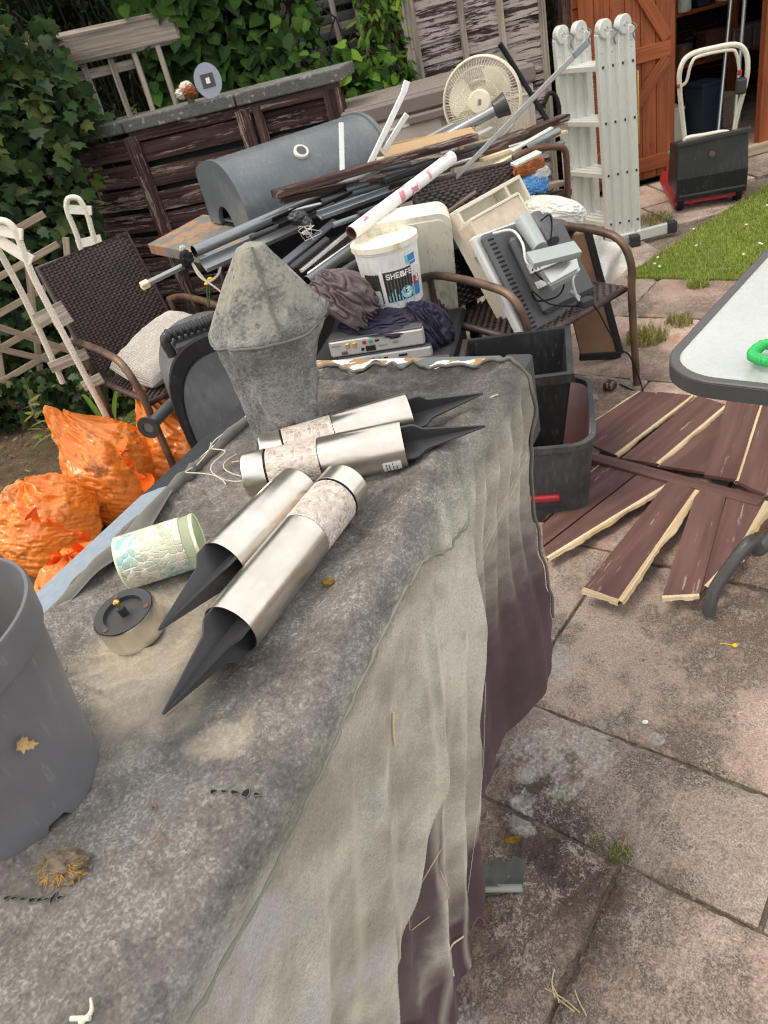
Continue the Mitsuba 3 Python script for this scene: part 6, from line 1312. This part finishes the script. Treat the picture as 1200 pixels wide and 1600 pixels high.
for s in np.linspace(0, 1, 26):
    row = []
    for q in np.linspace(0, 1, 18):
        p = (1 - s) * ((1 - q) * A(*(1.077,2.980,0.508)) + q * A(*(1.157,3.020,0.484))) + s * ((1 - q) * A(*(1.122,2.900,0.254)) + q * A(*(1.276,2.960,0.373))); row.append(p + A(0, -.03, .01) * math.sin(q * 7 + s * 3) * s + A(.01, -.02, .01) * math.sin(s * 11 + q * 2))
    g_.append(row)
one('white_sheet', grid(np.array(g_)), 'sack', 'torn white plastic sheet hanging between the brown board and the chair leg', 'sheet', True)
weed((0.557,3.599,0.000), .12, 14, 'round leaved weed in the shade behind the black planter', 111, LIME + BIND, .05)
weed((0.760,3.591,0.000), .16, 14, 'leafy weed between the jerrycan and the right armchair', 112, BIND, .06)

# ------------------------------------------------------------------ planters at the corner of the trolley
def sqpot(c, yaw, w0, w1, h, lab, mt):
    t = thing('square_planter', lab, 'planter'); F = rotz(yaw); W_ = lambda w, z_: [A(*c) + A(sx_ * w / 2, sy_ * w / 2, z_) @ F for sx_, sy_ in ((-1, -1), (1, -1), (1, 1), (-1, 1))]
    lo, hi, hin, lin = W_(w0, 0), W_(w1, h), W_(w1 - .012, h), W_(w0 - .012, .012)
    for i in range(4):
        j = (i + 1) % 4; add('wall', hull([lo[i], lo[j], hi[j], hi[i], lin[i], lin[j], hin[j], hin[i]]), mt, t)
        r0_, r1_ = W_(w1 + .026, h - .028), W_(w1 + .026, h); ri = W_(w1 - .004, h); rl = W_(w1 - .004, h - .028)
        add('rim', hull([r0_[i], r0_[j], r1_[i] * .98 + r1_[j] * .02, r1_[j], r1_[i], ri[i], ri[j], rl[i], rl[j]]), mt, t)
        e = unit(hi[j] - hi[i])
        m_ = hull([lo[i] * .62 + lo[j] * .38, lo[i] * .38 + lo[j] * .62, hi[j] * .66 + hi[i] * .34 - A(0, 0, .04), hi[i] * .66 + hi[j] * .34 - A(0, 0, .04)] + [q + unit((lo[i] + lo[j]) / 2 - A(*c)) * .007 for q in (lo[i] * .62 + lo[j] * .38, lo[i] * .38 + lo[j] * .62, hi[j] * .66 + hi[i] * .34 - A(0, 0, .05), hi[i] * .66 + hi[j] * .34 - A(0, 0, .05))]); add('wall_panel', m_, mt, t)
    add('base', hull([*lin, *[q + A(0, 0, .004) for q in lin]]), mt, t); return t
sqpot((.514, 2.095, .135), math.atan2(-.11, .33), .225, .325, .345, 'black square plastic planter standing inside the grey tote', 'planter_black')
t = thing('storage_tote', 'dark grey storage tote with pink inside and red clip handles under the black planter', 'tote')
TFm = rotz(1.233); tw_, td_ = .44, .32; tcn = A(.555, 2.03, 0)
def ring_poly(w, d, r_): return Polygon([(-w / 2, -d / 2), (w / 2, -d / 2), (w / 2, d / 2), (-w / 2, d / 2)]).buffer(-r_).buffer(r_, 8)
def loft(p0, z0, p1, z1):
    a, b = np.array(p0.exterior.coords)[:-1], np.array(p1.exterior.coords)[:-1]; n = len(a); v = np.vstack([np.c_[a, np.full(n, z0)], np.c_[b, np.full(n, z1)]]); i = np.arange(n); j = (i + 1) % n
    return M(v, np.vstack([np.stack([i, j, j + n], 1), np.stack([i, j + n, i + n], 1)]))
o_, i_ = ring_poly(tw_, td_, .07), ring_poly(tw_ - .014, td_ - .014, .065); lo_, li_ = ring_poly(tw_ - .07, td_ - .06, .06), ring_poly(tw_ - .085, td_ - .075, .055)
FT = rotz(math.atan2(-.36, .50) + 0) if False else TFm
add('shell', loft(lo_, 0, o_, .29).fr(FT, tcn), 'tote_grey', t, 40); add('inside', loft(li_, .012, i_, .29).fr(FT, tcn), 'pink_plastic', t, 40)
add('rim', extr(ring_poly(tw_ + .016, td_ + .016, .075).difference(ring_poly(tw_ - .016, td_ - .016, .065)), .018, FT, tcn + A(0, 0, .283)), 'tote_grey', t, 30); add('base', extr(li_, .01, FT, tcn + A(0, 0, .003)), 'pink_plastic', t)

hd_ = tcn + A(math.cos(1.233), math.sin(1.233), 0) * -(tw_ / 2 - .012)
for z_, m_ in ((.11, 'red_plastic'),): add('clip_handle', rbox(.02, .10, .022, .008).fr(TFm, hd_ + A(0, 0, z_)), m_, t, 40)
add('clip_frame', cbox(.012, .14, .13, .005).fr(TFm, hd_ + A(.012, .03, .12) - A(math.cos(1.233), math.sin(1.233), 0) * .012), 'charcoal', t)

# more thin rods and laths woven through the heap
for a, b, rad, m_, lb in (((-0.052,2.900,0.898), (0.446,3.200,0.821), .008, 'alu', 'thin bright rod crossing the dark pipes in the middle of the heap'), ((0.090,2.840,0.824), (0.500,3.120,0.792), .010, 'steel_grey', 'thin grey rod behind the white cardboard tube'),
        ((0.375,3.200,0.868), (0.971,3.500,0.848), .010, 'black_plastic', 'thin black rod under the fan'), ((0.595,3.250,0.842), (1.102,3.500,0.811), .009, 'alu', 'thin bright rod above the armchair back'), ((0.687,3.150,0.785), (1.198,3.500,0.768), .011, 'steel_dark', 'dark rod pointing at the ladder'),
        ((-0.208,2.780,0.867), (0.114,2.980,0.869), .010, 'black_plastic', 'thin black rod along the thick grey pole'), ((0.194,2.900,0.824), (0.595,3.150,0.808), .011, 'charcoal', 'charcoal rod right of the cardboard tube'), ((0.570,3.060,0.784), (0.847,3.200,0.788), .007, 'alu_bright', 'white rod lying on the armchair back')):
    one('rod', tube([a, b], rad, 10), m_, lb, 'rod', True)
for a, b, w, h, m_, lb in (((0.472,3.300,0.864), (1.206,3.600,0.800), .035, .012, 'wood_grey', 'grey weathered lath in the right of the heap'), ((0.231,3.120,0.868), (0.822,3.400,0.807), .04, .012, 'wood_lath', 'brown lath under the top batten'), ((0.775,3.300,0.821), (1.230,3.550,0.797), .03, .014, 'wood_raw', 'pale new lath pointing at the ladder'),
        ((0.441,3.000,0.784), (0.697,3.150,0.778), .03, .01, 'wood_brown', 'dark lath end above the armchair back')):
    bar(a, b, w, h, m_, lb, 'timber_lath', cat_n='lath')
# ------------------------------------------------------------------ folded multi purpose ladder
t = thing('ladder', 'folded aluminium multi purpose ladder with hinged joints standing by the shed door', 'ladder')
lb = A(1.685, 4.235, 0); ls = unit(A(.165, -.03, 0)); lw = A(-.115, .30, 0); pit = .050; Hl = 1.075; UPz = A(0, 0, 1)
lean_ = A(-.012, 0, 0)
nwl = unit(lw)
for s in range(4):
    secs = []
    for side in (0, 1):
        o = lb + ls * pit * s + lw * side
        st = add('stile', plank(o + UPz * .03, o + UPz * Hl + lean_, .0465, .030, nwl, .003), 'alu_bright', t)
        if side == 0:
            for q in range(4):
                c = o + UPz * (.13 + .265 * q) + lean_ * (.13 + .265 * q) / Hl - nwl * .0158
                add('rung_socket', cat(plank(c - ls * .0085, c + ls * .0085, .022, .004, nwl)), 'alu', st); add('rung_hole', plank(c - ls * .0055 - nwl * .001, c + ls * .0055 - nwl * .001, .015, .005, nwl), 'black_matt', st)
    for q in range(4):
        z_ = .13 + .265 * q; o = lb + ls * pit * s + UPz * z_ + lean_ * z_ / Hl
        add('rung', plank(o + nwl * .012, o + lw - nwl * .012, .028, .026, UPz), 'alu_bright', t)
for side in (0, 1):
    for s in (0, 1.9):
        o = lb + ls * (pit * (s + .45)) + lw * side + UPz * (Hl + .018) + lean_
        hj = add('hinge_joint', lathe([(0, -.02), (.040, -.02), (.044, -.016), (.044, .016), (.040, .02), (0, .02)], 32, o, nwl), 'alu_bright', t, True)
        add('hinge_pin', lathe([(.009, -.026), (.009, .026), (0, .026)], 14, o, nwl), 'alu', hj, True)
        for e in (-.5, .55):
            q = o + ls * pit * e; add('hinge_bracket', plank(q - UPz * .11, q - UPz * .01, .030, .035, nwl), 'alu_bright', hj)
            for k in range(3): add('rivet', lathe([(.005, -.020), (.005, .0195), (0, .0205)], 8, q - UPz * (.045 + .028 * k), -nwl), 'alu', hj)
        add('latch', cat(tube(spline([o + ls * .03 - nwl * .024 + UPz * .0, o + ls * .045 - nwl * .03 - UPz * .02, o + ls * .03 - nwl * .028 - UPz * .05, o + ls * .04 - nwl * .026 - UPz * .075], 6), .004, 6)), 'steel_dark', hj, True)
sb = A(*(1.653,4.168,0.030)); sb2 = A(*(1.898,4.184,0.030))
add('stabiliser_bar', plank(lb + ls * .02 - nwl * .03 + UPz * .035, lb + ls * .36 + nwl * .03 + UPz * .035, .03, .055, UPz), 'alu_bright', t)
for p in (lb + ls * .08 - nwl * .085 + UPz * .03, lb + ls * .37 + nwl * .03 + UPz * .035): add('foot', rbox(.055, .05, .065, .008).fr(frame(ls), p), 'hoof_rubber', t, 40)
t = thing('bucket', 'grey bucket and hose end at the ladder foot', 'bucket') if False else None

# ------------------------------------------------------------------ lawn mower seen from behind
t = thing('lawn_mower', 'lawn mower with black grass box and cream tubular handle at the shed door', 'lawn mower')
m0 = A(2.40, 4.44, 0); mx = unit(A(.40, -.13, 0)); mf = A(-mx[1], mx[0], 0)          # mf points away from the camera
mp = lambda a, b, c: m0 + mx * a + mf * b + UPz * c
lo = [mp(-.20, .0, .07), mp(.20, .0, .07), mp(.20, .34, .07), mp(-.20, .34, .07)]; hi = [mp(-.18, .02, .385), mp(.195, .02, .40), mp(.19, .36, .34), mp(-.18, .36, .34)]
add('grass_box', hull([p + (p - mp(0, .17, .2)) * k for p in lo + hi for k in (0,)] + [mp(-.19, -.012, .2), mp(.20, -.012, .2)]), 'planter_black', t)
add('box_lip', plank(mp(-.19, .012, .392), mp(.205, .012, .404), .045, .022, UPz), 'black_plastic', t); add('box_rib', plank(mp(-.18, -.006, .10), mp(.19, -.006, .10), .012, .012, UPz), 'black_plastic', t)
add('badge', lathe([(.018, 0), (.018, .006), (0, .008)], 18, mp(.0, -.004, .31), -mf), 'rust_pipe', t, True)
add('deck', hull([mp(x, y, z_) for x in (-.21, .20) for y in (.02, .62) for z_ in (.045, .085)] + [mp(x, .5, .20) for x in (-.15, .15)]), 'red_plastic', t)
for x in (-.165, .165):
    for y in (.08, .56):
        w_ = add('wheel', lathe([(0, -.022), (.05, -.022), (.07, -.018), (.075, -.01), (.075, .01), (.07, .018), (.05, .022), (0, .022)], 28, mp(x, y, .075), mx), 'black_matt', t, True); add('wheel_cap', lathe([(.035, -.026), (.035, .026), (0, .027)], 18, mp(x, y, .075), mx), 'red_plastic', w_, True)
hy = .10
ho = [(2.334,4.620,0.334), (2.287,4.580,0.531), (2.251,4.540,0.675), (2.238,4.510,0.782), (2.288,4.500,0.840), (2.431,4.480,0.845), (2.542,4.470,0.832), (2.597,4.470,0.777), (2.616,4.480,0.685), (2.617,4.510,0.587), (2.614,4.560,0.456), (2.613,4.600,0.306)]
add('handle', tube(spline(ho, 8), .0135, 12), 'paint_cream', t, True)
hi_ = [(2.265,4.540,0.692), (2.281,4.520,0.715), (2.291,4.490,0.796), (2.332,4.485,0.824), (2.499,4.470,0.817), (2.542,4.470,0.783), (2.578,4.490,0.674)]
add('bail_lever', tube(spline(hi_, 8), .0085, 10), 'paint_cream', t, True)
add('handle_bar', tube(spline([(2.297,4.580,0.369), (2.305,4.550,0.406), (2.397,4.530,0.403), (2.509,4.520,0.395), (2.563,4.530,0.368), (2.600,4.570,0.312)], 8), .0125, 12), 'paint_cream', t, True)
add('switch_box', rbox(.055, .05, .085, .015).fr(frame(mx), A(*(2.588,4.490,0.620))), 'black_plastic', t, 40); add('red_button', rbox(.02, .02, .03, .006).fr(frame(mx), A(*(2.568,4.475,0.693))), 'red_plastic', t, 40); add('red_clip', rbox(.014, .014, .022, .004).fr(frame(mx), A(*(2.233,4.520,0.697))), 'red_plastic', t, 40)
add('motor_cover', blob(mp(.02, .46, .22), .13, 7, .15, 2., 4, (1.2, 1.2, .9)), 'black_plastic', t, True); add('green_tag', cbox(.05, .02, .012).fr(frame(mx), mp(.0, .10, .40)), 'green_plastic', t)

# ------------------------------------------------------------------ glass topped garden table
t = thing('garden_table', 'garden table with dimpled frosted glass top and rounded dark grey rim', 'table')
e1, e2 = unit(A(.74, .672, 0)), unit(A(.672, -.74, 0)); c0 = A(.614, 1.335, .72) - e1 * .03 - e2 * .0
FTb = np.stack([e1, -e2, UPz]); L1, L2 = 1.5, .92
tp = Polygon([(0, 0), (L1, 0), (L1, -L2), (0, -L2)]).buffer(-.13).buffer(.13, 16)
rim = tp.difference(tp.buffer(-.022)); 
rm = extr(tp.difference(tp.buffer(-.006)), .034, FTb, c0 + A(0, 0, -.034)); 
add('rim', cat(rm, extr(tp.buffer(-.0045).difference(tp.buffer(-.020)), .003, FTb, c0 + A(0, 0, -.001))), 'grey_frame', t, 30)
bd_ = np.array(tp.buffer(-.0055).exterior.coords); add('rim_bead', tube(np.c_[bd_, np.zeros(len(bd_))] @ FTb + c0 + A(0, 0, -.003), .006, 8, False), 'grey_frame', t, True)
g_ = tp.buffer(-.019); add('glass_top', extr(g_, .005, FTb, c0 + A(0, 0, -.0065)), 'table_glass', t)
add('under_tray', extr(g_.buffer(-.02), .004, FTb, c0 + A(0, 0, -.03)), 'grey_frame', t)
lf = [A(.735, 1.30, .014), A(.742, 1.305, .05), A(.765, 1.315, .095), A(.85, 1.33, .19), A(*(0.916,1.360,0.149)), A(1.15, 1.40, .52), A(1.25, 1.42, .69)]
add('leg', tube(spline(lf, 8), .0165, 14), 'grey_frame', t, True)
for p in ((1.75, 2.25), (1.25, .80), (2.0, 1.7)): add('leg', tube(spline([A(*p, .0), A(p[0], p[1], .3), A(p[0] - .1, p[1], .69)], 6), .0165, 12), 'grey_frame', t, True)
rc = A(*(0.811,1.233,0.742)); ang = np.linspace(0, 2 * np.pi, 240); n_, m_ = 240, 22
ph = np.linspace(0, 2 * np.pi, m_); AN, PH = np.meshgrid(ang, ph, indexing='ij')
tr_ = .0085 * (1 + .28 * np.abs(np.sin(AN * 15 + PH * 1.0)) + .12 * np.sin(AN * 47 + 3 * PH)); RR = .041 + tr_ * np.cos(PH) + .0015 * np.sin(AN * 5)
one('hair_band', grid(np.stack([rc[0] + RR * np.cos(AN), rc[1] + RR * np.sin(AN), rc[2] + tr_ * np.sin(PH)], -1)), 'green_band', 'bright green twisted scrunchie ring lying on the glass table', 'ring', True)

# ------------------------------------------------------------------ broken fence panel on the paving
t = thing('broken_panel', 'broken dark brown fence panel of splintered boards lying on the paving', 'fence panel')
r = np.random.default_rng(121)
def splinter(a, b, w, z0, h, seed, side):
    """A pale broken edge strip between a and b, ragged on its outer side."""
    r = np.random.default_rng(seed); a, b = A(*a), A(*b); n = 40; s = np.linspace(0, 1, n)[:, None]; e = unit(b - a); o = np.cross(UPz, e) * side
    c = a + (b - a) * s; wj = 1.05 * w * np.clip(.05 + 1.15 * meshkit.fbm(np.c_[np.linspace(0, 4, n) + seed * 1.7, np.zeros(n), np.zeros(n)], 3, seed) + .10 * r.uniform(-1, 1, n), .05, 2)[:, None]
    c_in = c - o * .004
    V_ = np.stack([c_in + UPz * h, c + o * wj * .6 + UPz * (h * .85), c + o * wj + UPz * (h * .2), c_in - UPz * .001], 1); m = grid(V_); m.t = np.stack([np.repeat(np.linspace(0, np.linalg.norm(b - a), n), 4), np.tile([0, .02, .03, .05], n)], 1) + r.uniform(0, 30, 2); return m
def fboard(c, z0, th, edges=(), mt='wood_panel', lab=None):
    c = [A(*p) for p in c]; tilt = r.uniform(-.002, .002)
    n_ = 1; b = add('board', prism([p + UPz * (z0 + th / 2) for p in c], th, UPz), mt, t, label=lab)
    ctr = np.mean(c, 0)
    for k, (i, j, w) in enumerate(edges):
        a, d = c[i] + UPz * z0, c[j] + UPz * z0; e = unit(d - a); o = np.cross(UPz, e); sd = 1 if o @ ((a + d) / 2 - UPz * z0 - ctr) > 0 else -1
        add('raw_edge', splinter(a, d, w, z0, th + .002, 130 + int(abs(c[0][0]) * 1000) + k, sd), 'wood_raw', b)
fboard([(0.755,2.174,0.020), (1.115,2.394,0.020), (1.205,2.304,0.020), (0.808,2.061,0.020)], .012, .012, [(2, 3, .012)])
fboard([(0.584,1.954,0.020), (0.769,2.176,0.020), (1.108,2.405,0.020), (1.065,2.444,0.020), (0.762,2.280,0.020)], .008, .010, [(3, 4, .012)])
fboard([(0.817,2.034,0.020), (1.219,2.294,0.020), (1.266,2.184,0.020), (0.902,1.950,0.020)], .012, .012, [(2, 3, .016)])
fboard([(0.906,1.943,0.020), (1.240,2.146,0.020), (1.033,1.824,0.020)], .010, .010)
fboard([(0.997,1.826,0.020), (1.324,2.269,0.020), (1.411,2.203,0.020), (1.064,1.761,0.020)], .014, .012)
fboard([(1.063,1.754,0.020), (1.423,2.207,0.020), (1.449,2.083,0.020), (1.107,1.630,0.020)], .012, .012, [(0, 1, .010)])
fboard([(0.461,1.793,0.020), (0.763,2.018,0.020), (0.820,1.925,0.020), (0.433,1.697,0.020)], .012, .012)
fboard([(0.432,1.687,0.020), (0.819,1.917,0.020), (0.882,1.829,0.020), (0.424,1.636,0.020)], .013, .012, [(2, 3, .022)])
fboard([(0.541,1.904,0.020), (0.756,2.044,0.020), (0.765,2.022,0.020), (0.473,1.816,0.020)], .010, .010, [(0, 1, .010)])
fboard([(0.468,1.465,0.020), (0.886,1.835,0.020), (0.933,1.751,0.020), (0.535,1.385,0.020)], .022, .012, [(2, 3, .018), (0, 3, .012)], lab='board with broad pale broken edge along its right side')
fboard([(0.639,1.359,0.020), (0.938,1.756,0.020), (0.994,1.692,0.020), (0.725,1.332,0.020)], .022, .012, [(0, 3, .010)])
fboard([(0.723,1.336,0.020), (0.995,1.691,0.020), (1.076,1.623,0.020), (0.886,1.443,0.020), (0.756,1.359,0.020)], .018, .012, [(2, 3, .024), (3, 4, .024)])
add('batten', plank((0.716,2.099,0.042), (1.063,1.624,0.042), .046, .026, UPz), 'wood_panel', t, label='long cross batten nailed over the boards')
for k, s in enumerate(np.linspace(.06, .95, 8)):
    p = A(*(0.716,2.099,0.042)) * (1 - s) + A(*(1.063,1.624,0.042)) * s; add('nail', lathe([(.004, 0), (.004, .001), (0, .002)], 8, p + UPz * .0125 + A(0, .004, 0) * (-1)**k), 'rust_pipe', t)
one('wood_splinter', plank((0.736,1.396,0.030), (0.786,1.383,0.030), .010, .005), 'wood_raw', 'loose orange splinter at the end of the broken panel', 'splinter')
# ------------------------------------------------------------------ scraps on the paving
t = thing('rubber_scrap', 'torn scrap of grey roofing felt on the paving under the cover hem', 'scrap')
pp = []
for s in np.linspace(0, 1, 20):
    row = []
    for q in np.linspace(0, 1, 12):
        p = (1 - s) * ((1 - q) * A(*(-0.019,0.774,0.004)) + q * A(*(-0.002,0.826,0.004))) + s * ((1 - q) * A(*(0.068,0.748,0.004)) + q * A(*(0.101,0.808,0.004)))
        p = p + A(0, .006 * math.sin(s * 19) * q, .006 * math.sin(s * 5 + q * 3) + .004 + .012 * max(0, .35 - q) / .35); row.append(p)
    pp.append(row)
add('felt', grid(np.array(pp)), 'felt', t, True); add('rolled_edge', tube(spline([(-0.018,0.774,0.012), (0.028,0.761,0.014), (0.071,0.751,0.012)], 8), .0075, 10), 'felt_light', t, True)
rt = []
for k in range(16):
    c = A(*(-0.024,0.741,0.000)); rt.append(tube(spline([c + A(*r.normal(0, .018, 2), .004), c + A(*r.normal(0, .022, 2), .012), c + A(*r.normal(0, .025, 2), .006), c + A(*r.normal(0, .03, 2), .003)], 5), .0008, 5))
one('root_tangle', cat(*rt), 'twig', 'tangle of brown roots beside the roofing felt scrap', 'roots', True)
t = thing('straw_wisp', 'dry straw wisps lying in the joint at the bottom edge of the picture', 'straw')
for k in range(5):
    c = A(*(0.071,0.550,0.004)) + A(*r.normal(0, .012, 2), 0); d_ = A(r.normal(.012, .012), r.normal(-.022, .01), r.uniform(.0, .008)); add('stalk', tube(spline([c - d_, c + r.normal(0, .003, 3) * A(1, 1, 0), c + d_], 5), .0012, 6), 'straw', t, True)
one('dandelion', cat(blob((0.739,1.184,0.012), .006, 140, .3, 4., 3, (1, 1, .7)), tube([(0.740,1.186,0.010), (0.716,1.209,0.003)], .0012, 5)), 'yellow', 'tiny yellow flower head lying on the paving near the table leg', 'flower', True)
one('pebble', blob((0.451,1.046,0.004), .006, 141, .3, 3., 3, (1.2, .8, .6)), 'white_print', 'small white pebble on the slab right of the cover', 'pebble', True)
one('silver_rag', grid(np.stack([np.stack([A(*(0.078,0.844,0.012)) + A(.03 * q - .012, .004 * s, .004 * math.sin(q * 9) + .02 * s) for q in np.linspace(0, 1, 12)]) for s in np.linspace(0, 1, 6)])), 'moss', 'mossy clod on the slab edge under the hem', 'moss', True)
crumbs = []
for k in range(150):
    x, y = r.uniform(-.1, 1.2), r.uniform(.4, 2.4); crumbs.append(blob((x, y, .002), r.uniform(.001, .0035), k, .4, 3., 1, (1.3, 1, .5)))
key = add('grit', cat(*crumbs), 'grit_col'); labels[key] = {'label': 'loose grit and crumbs scattered over the paving', 'category': 'grit', 'kind': 'stuff'}
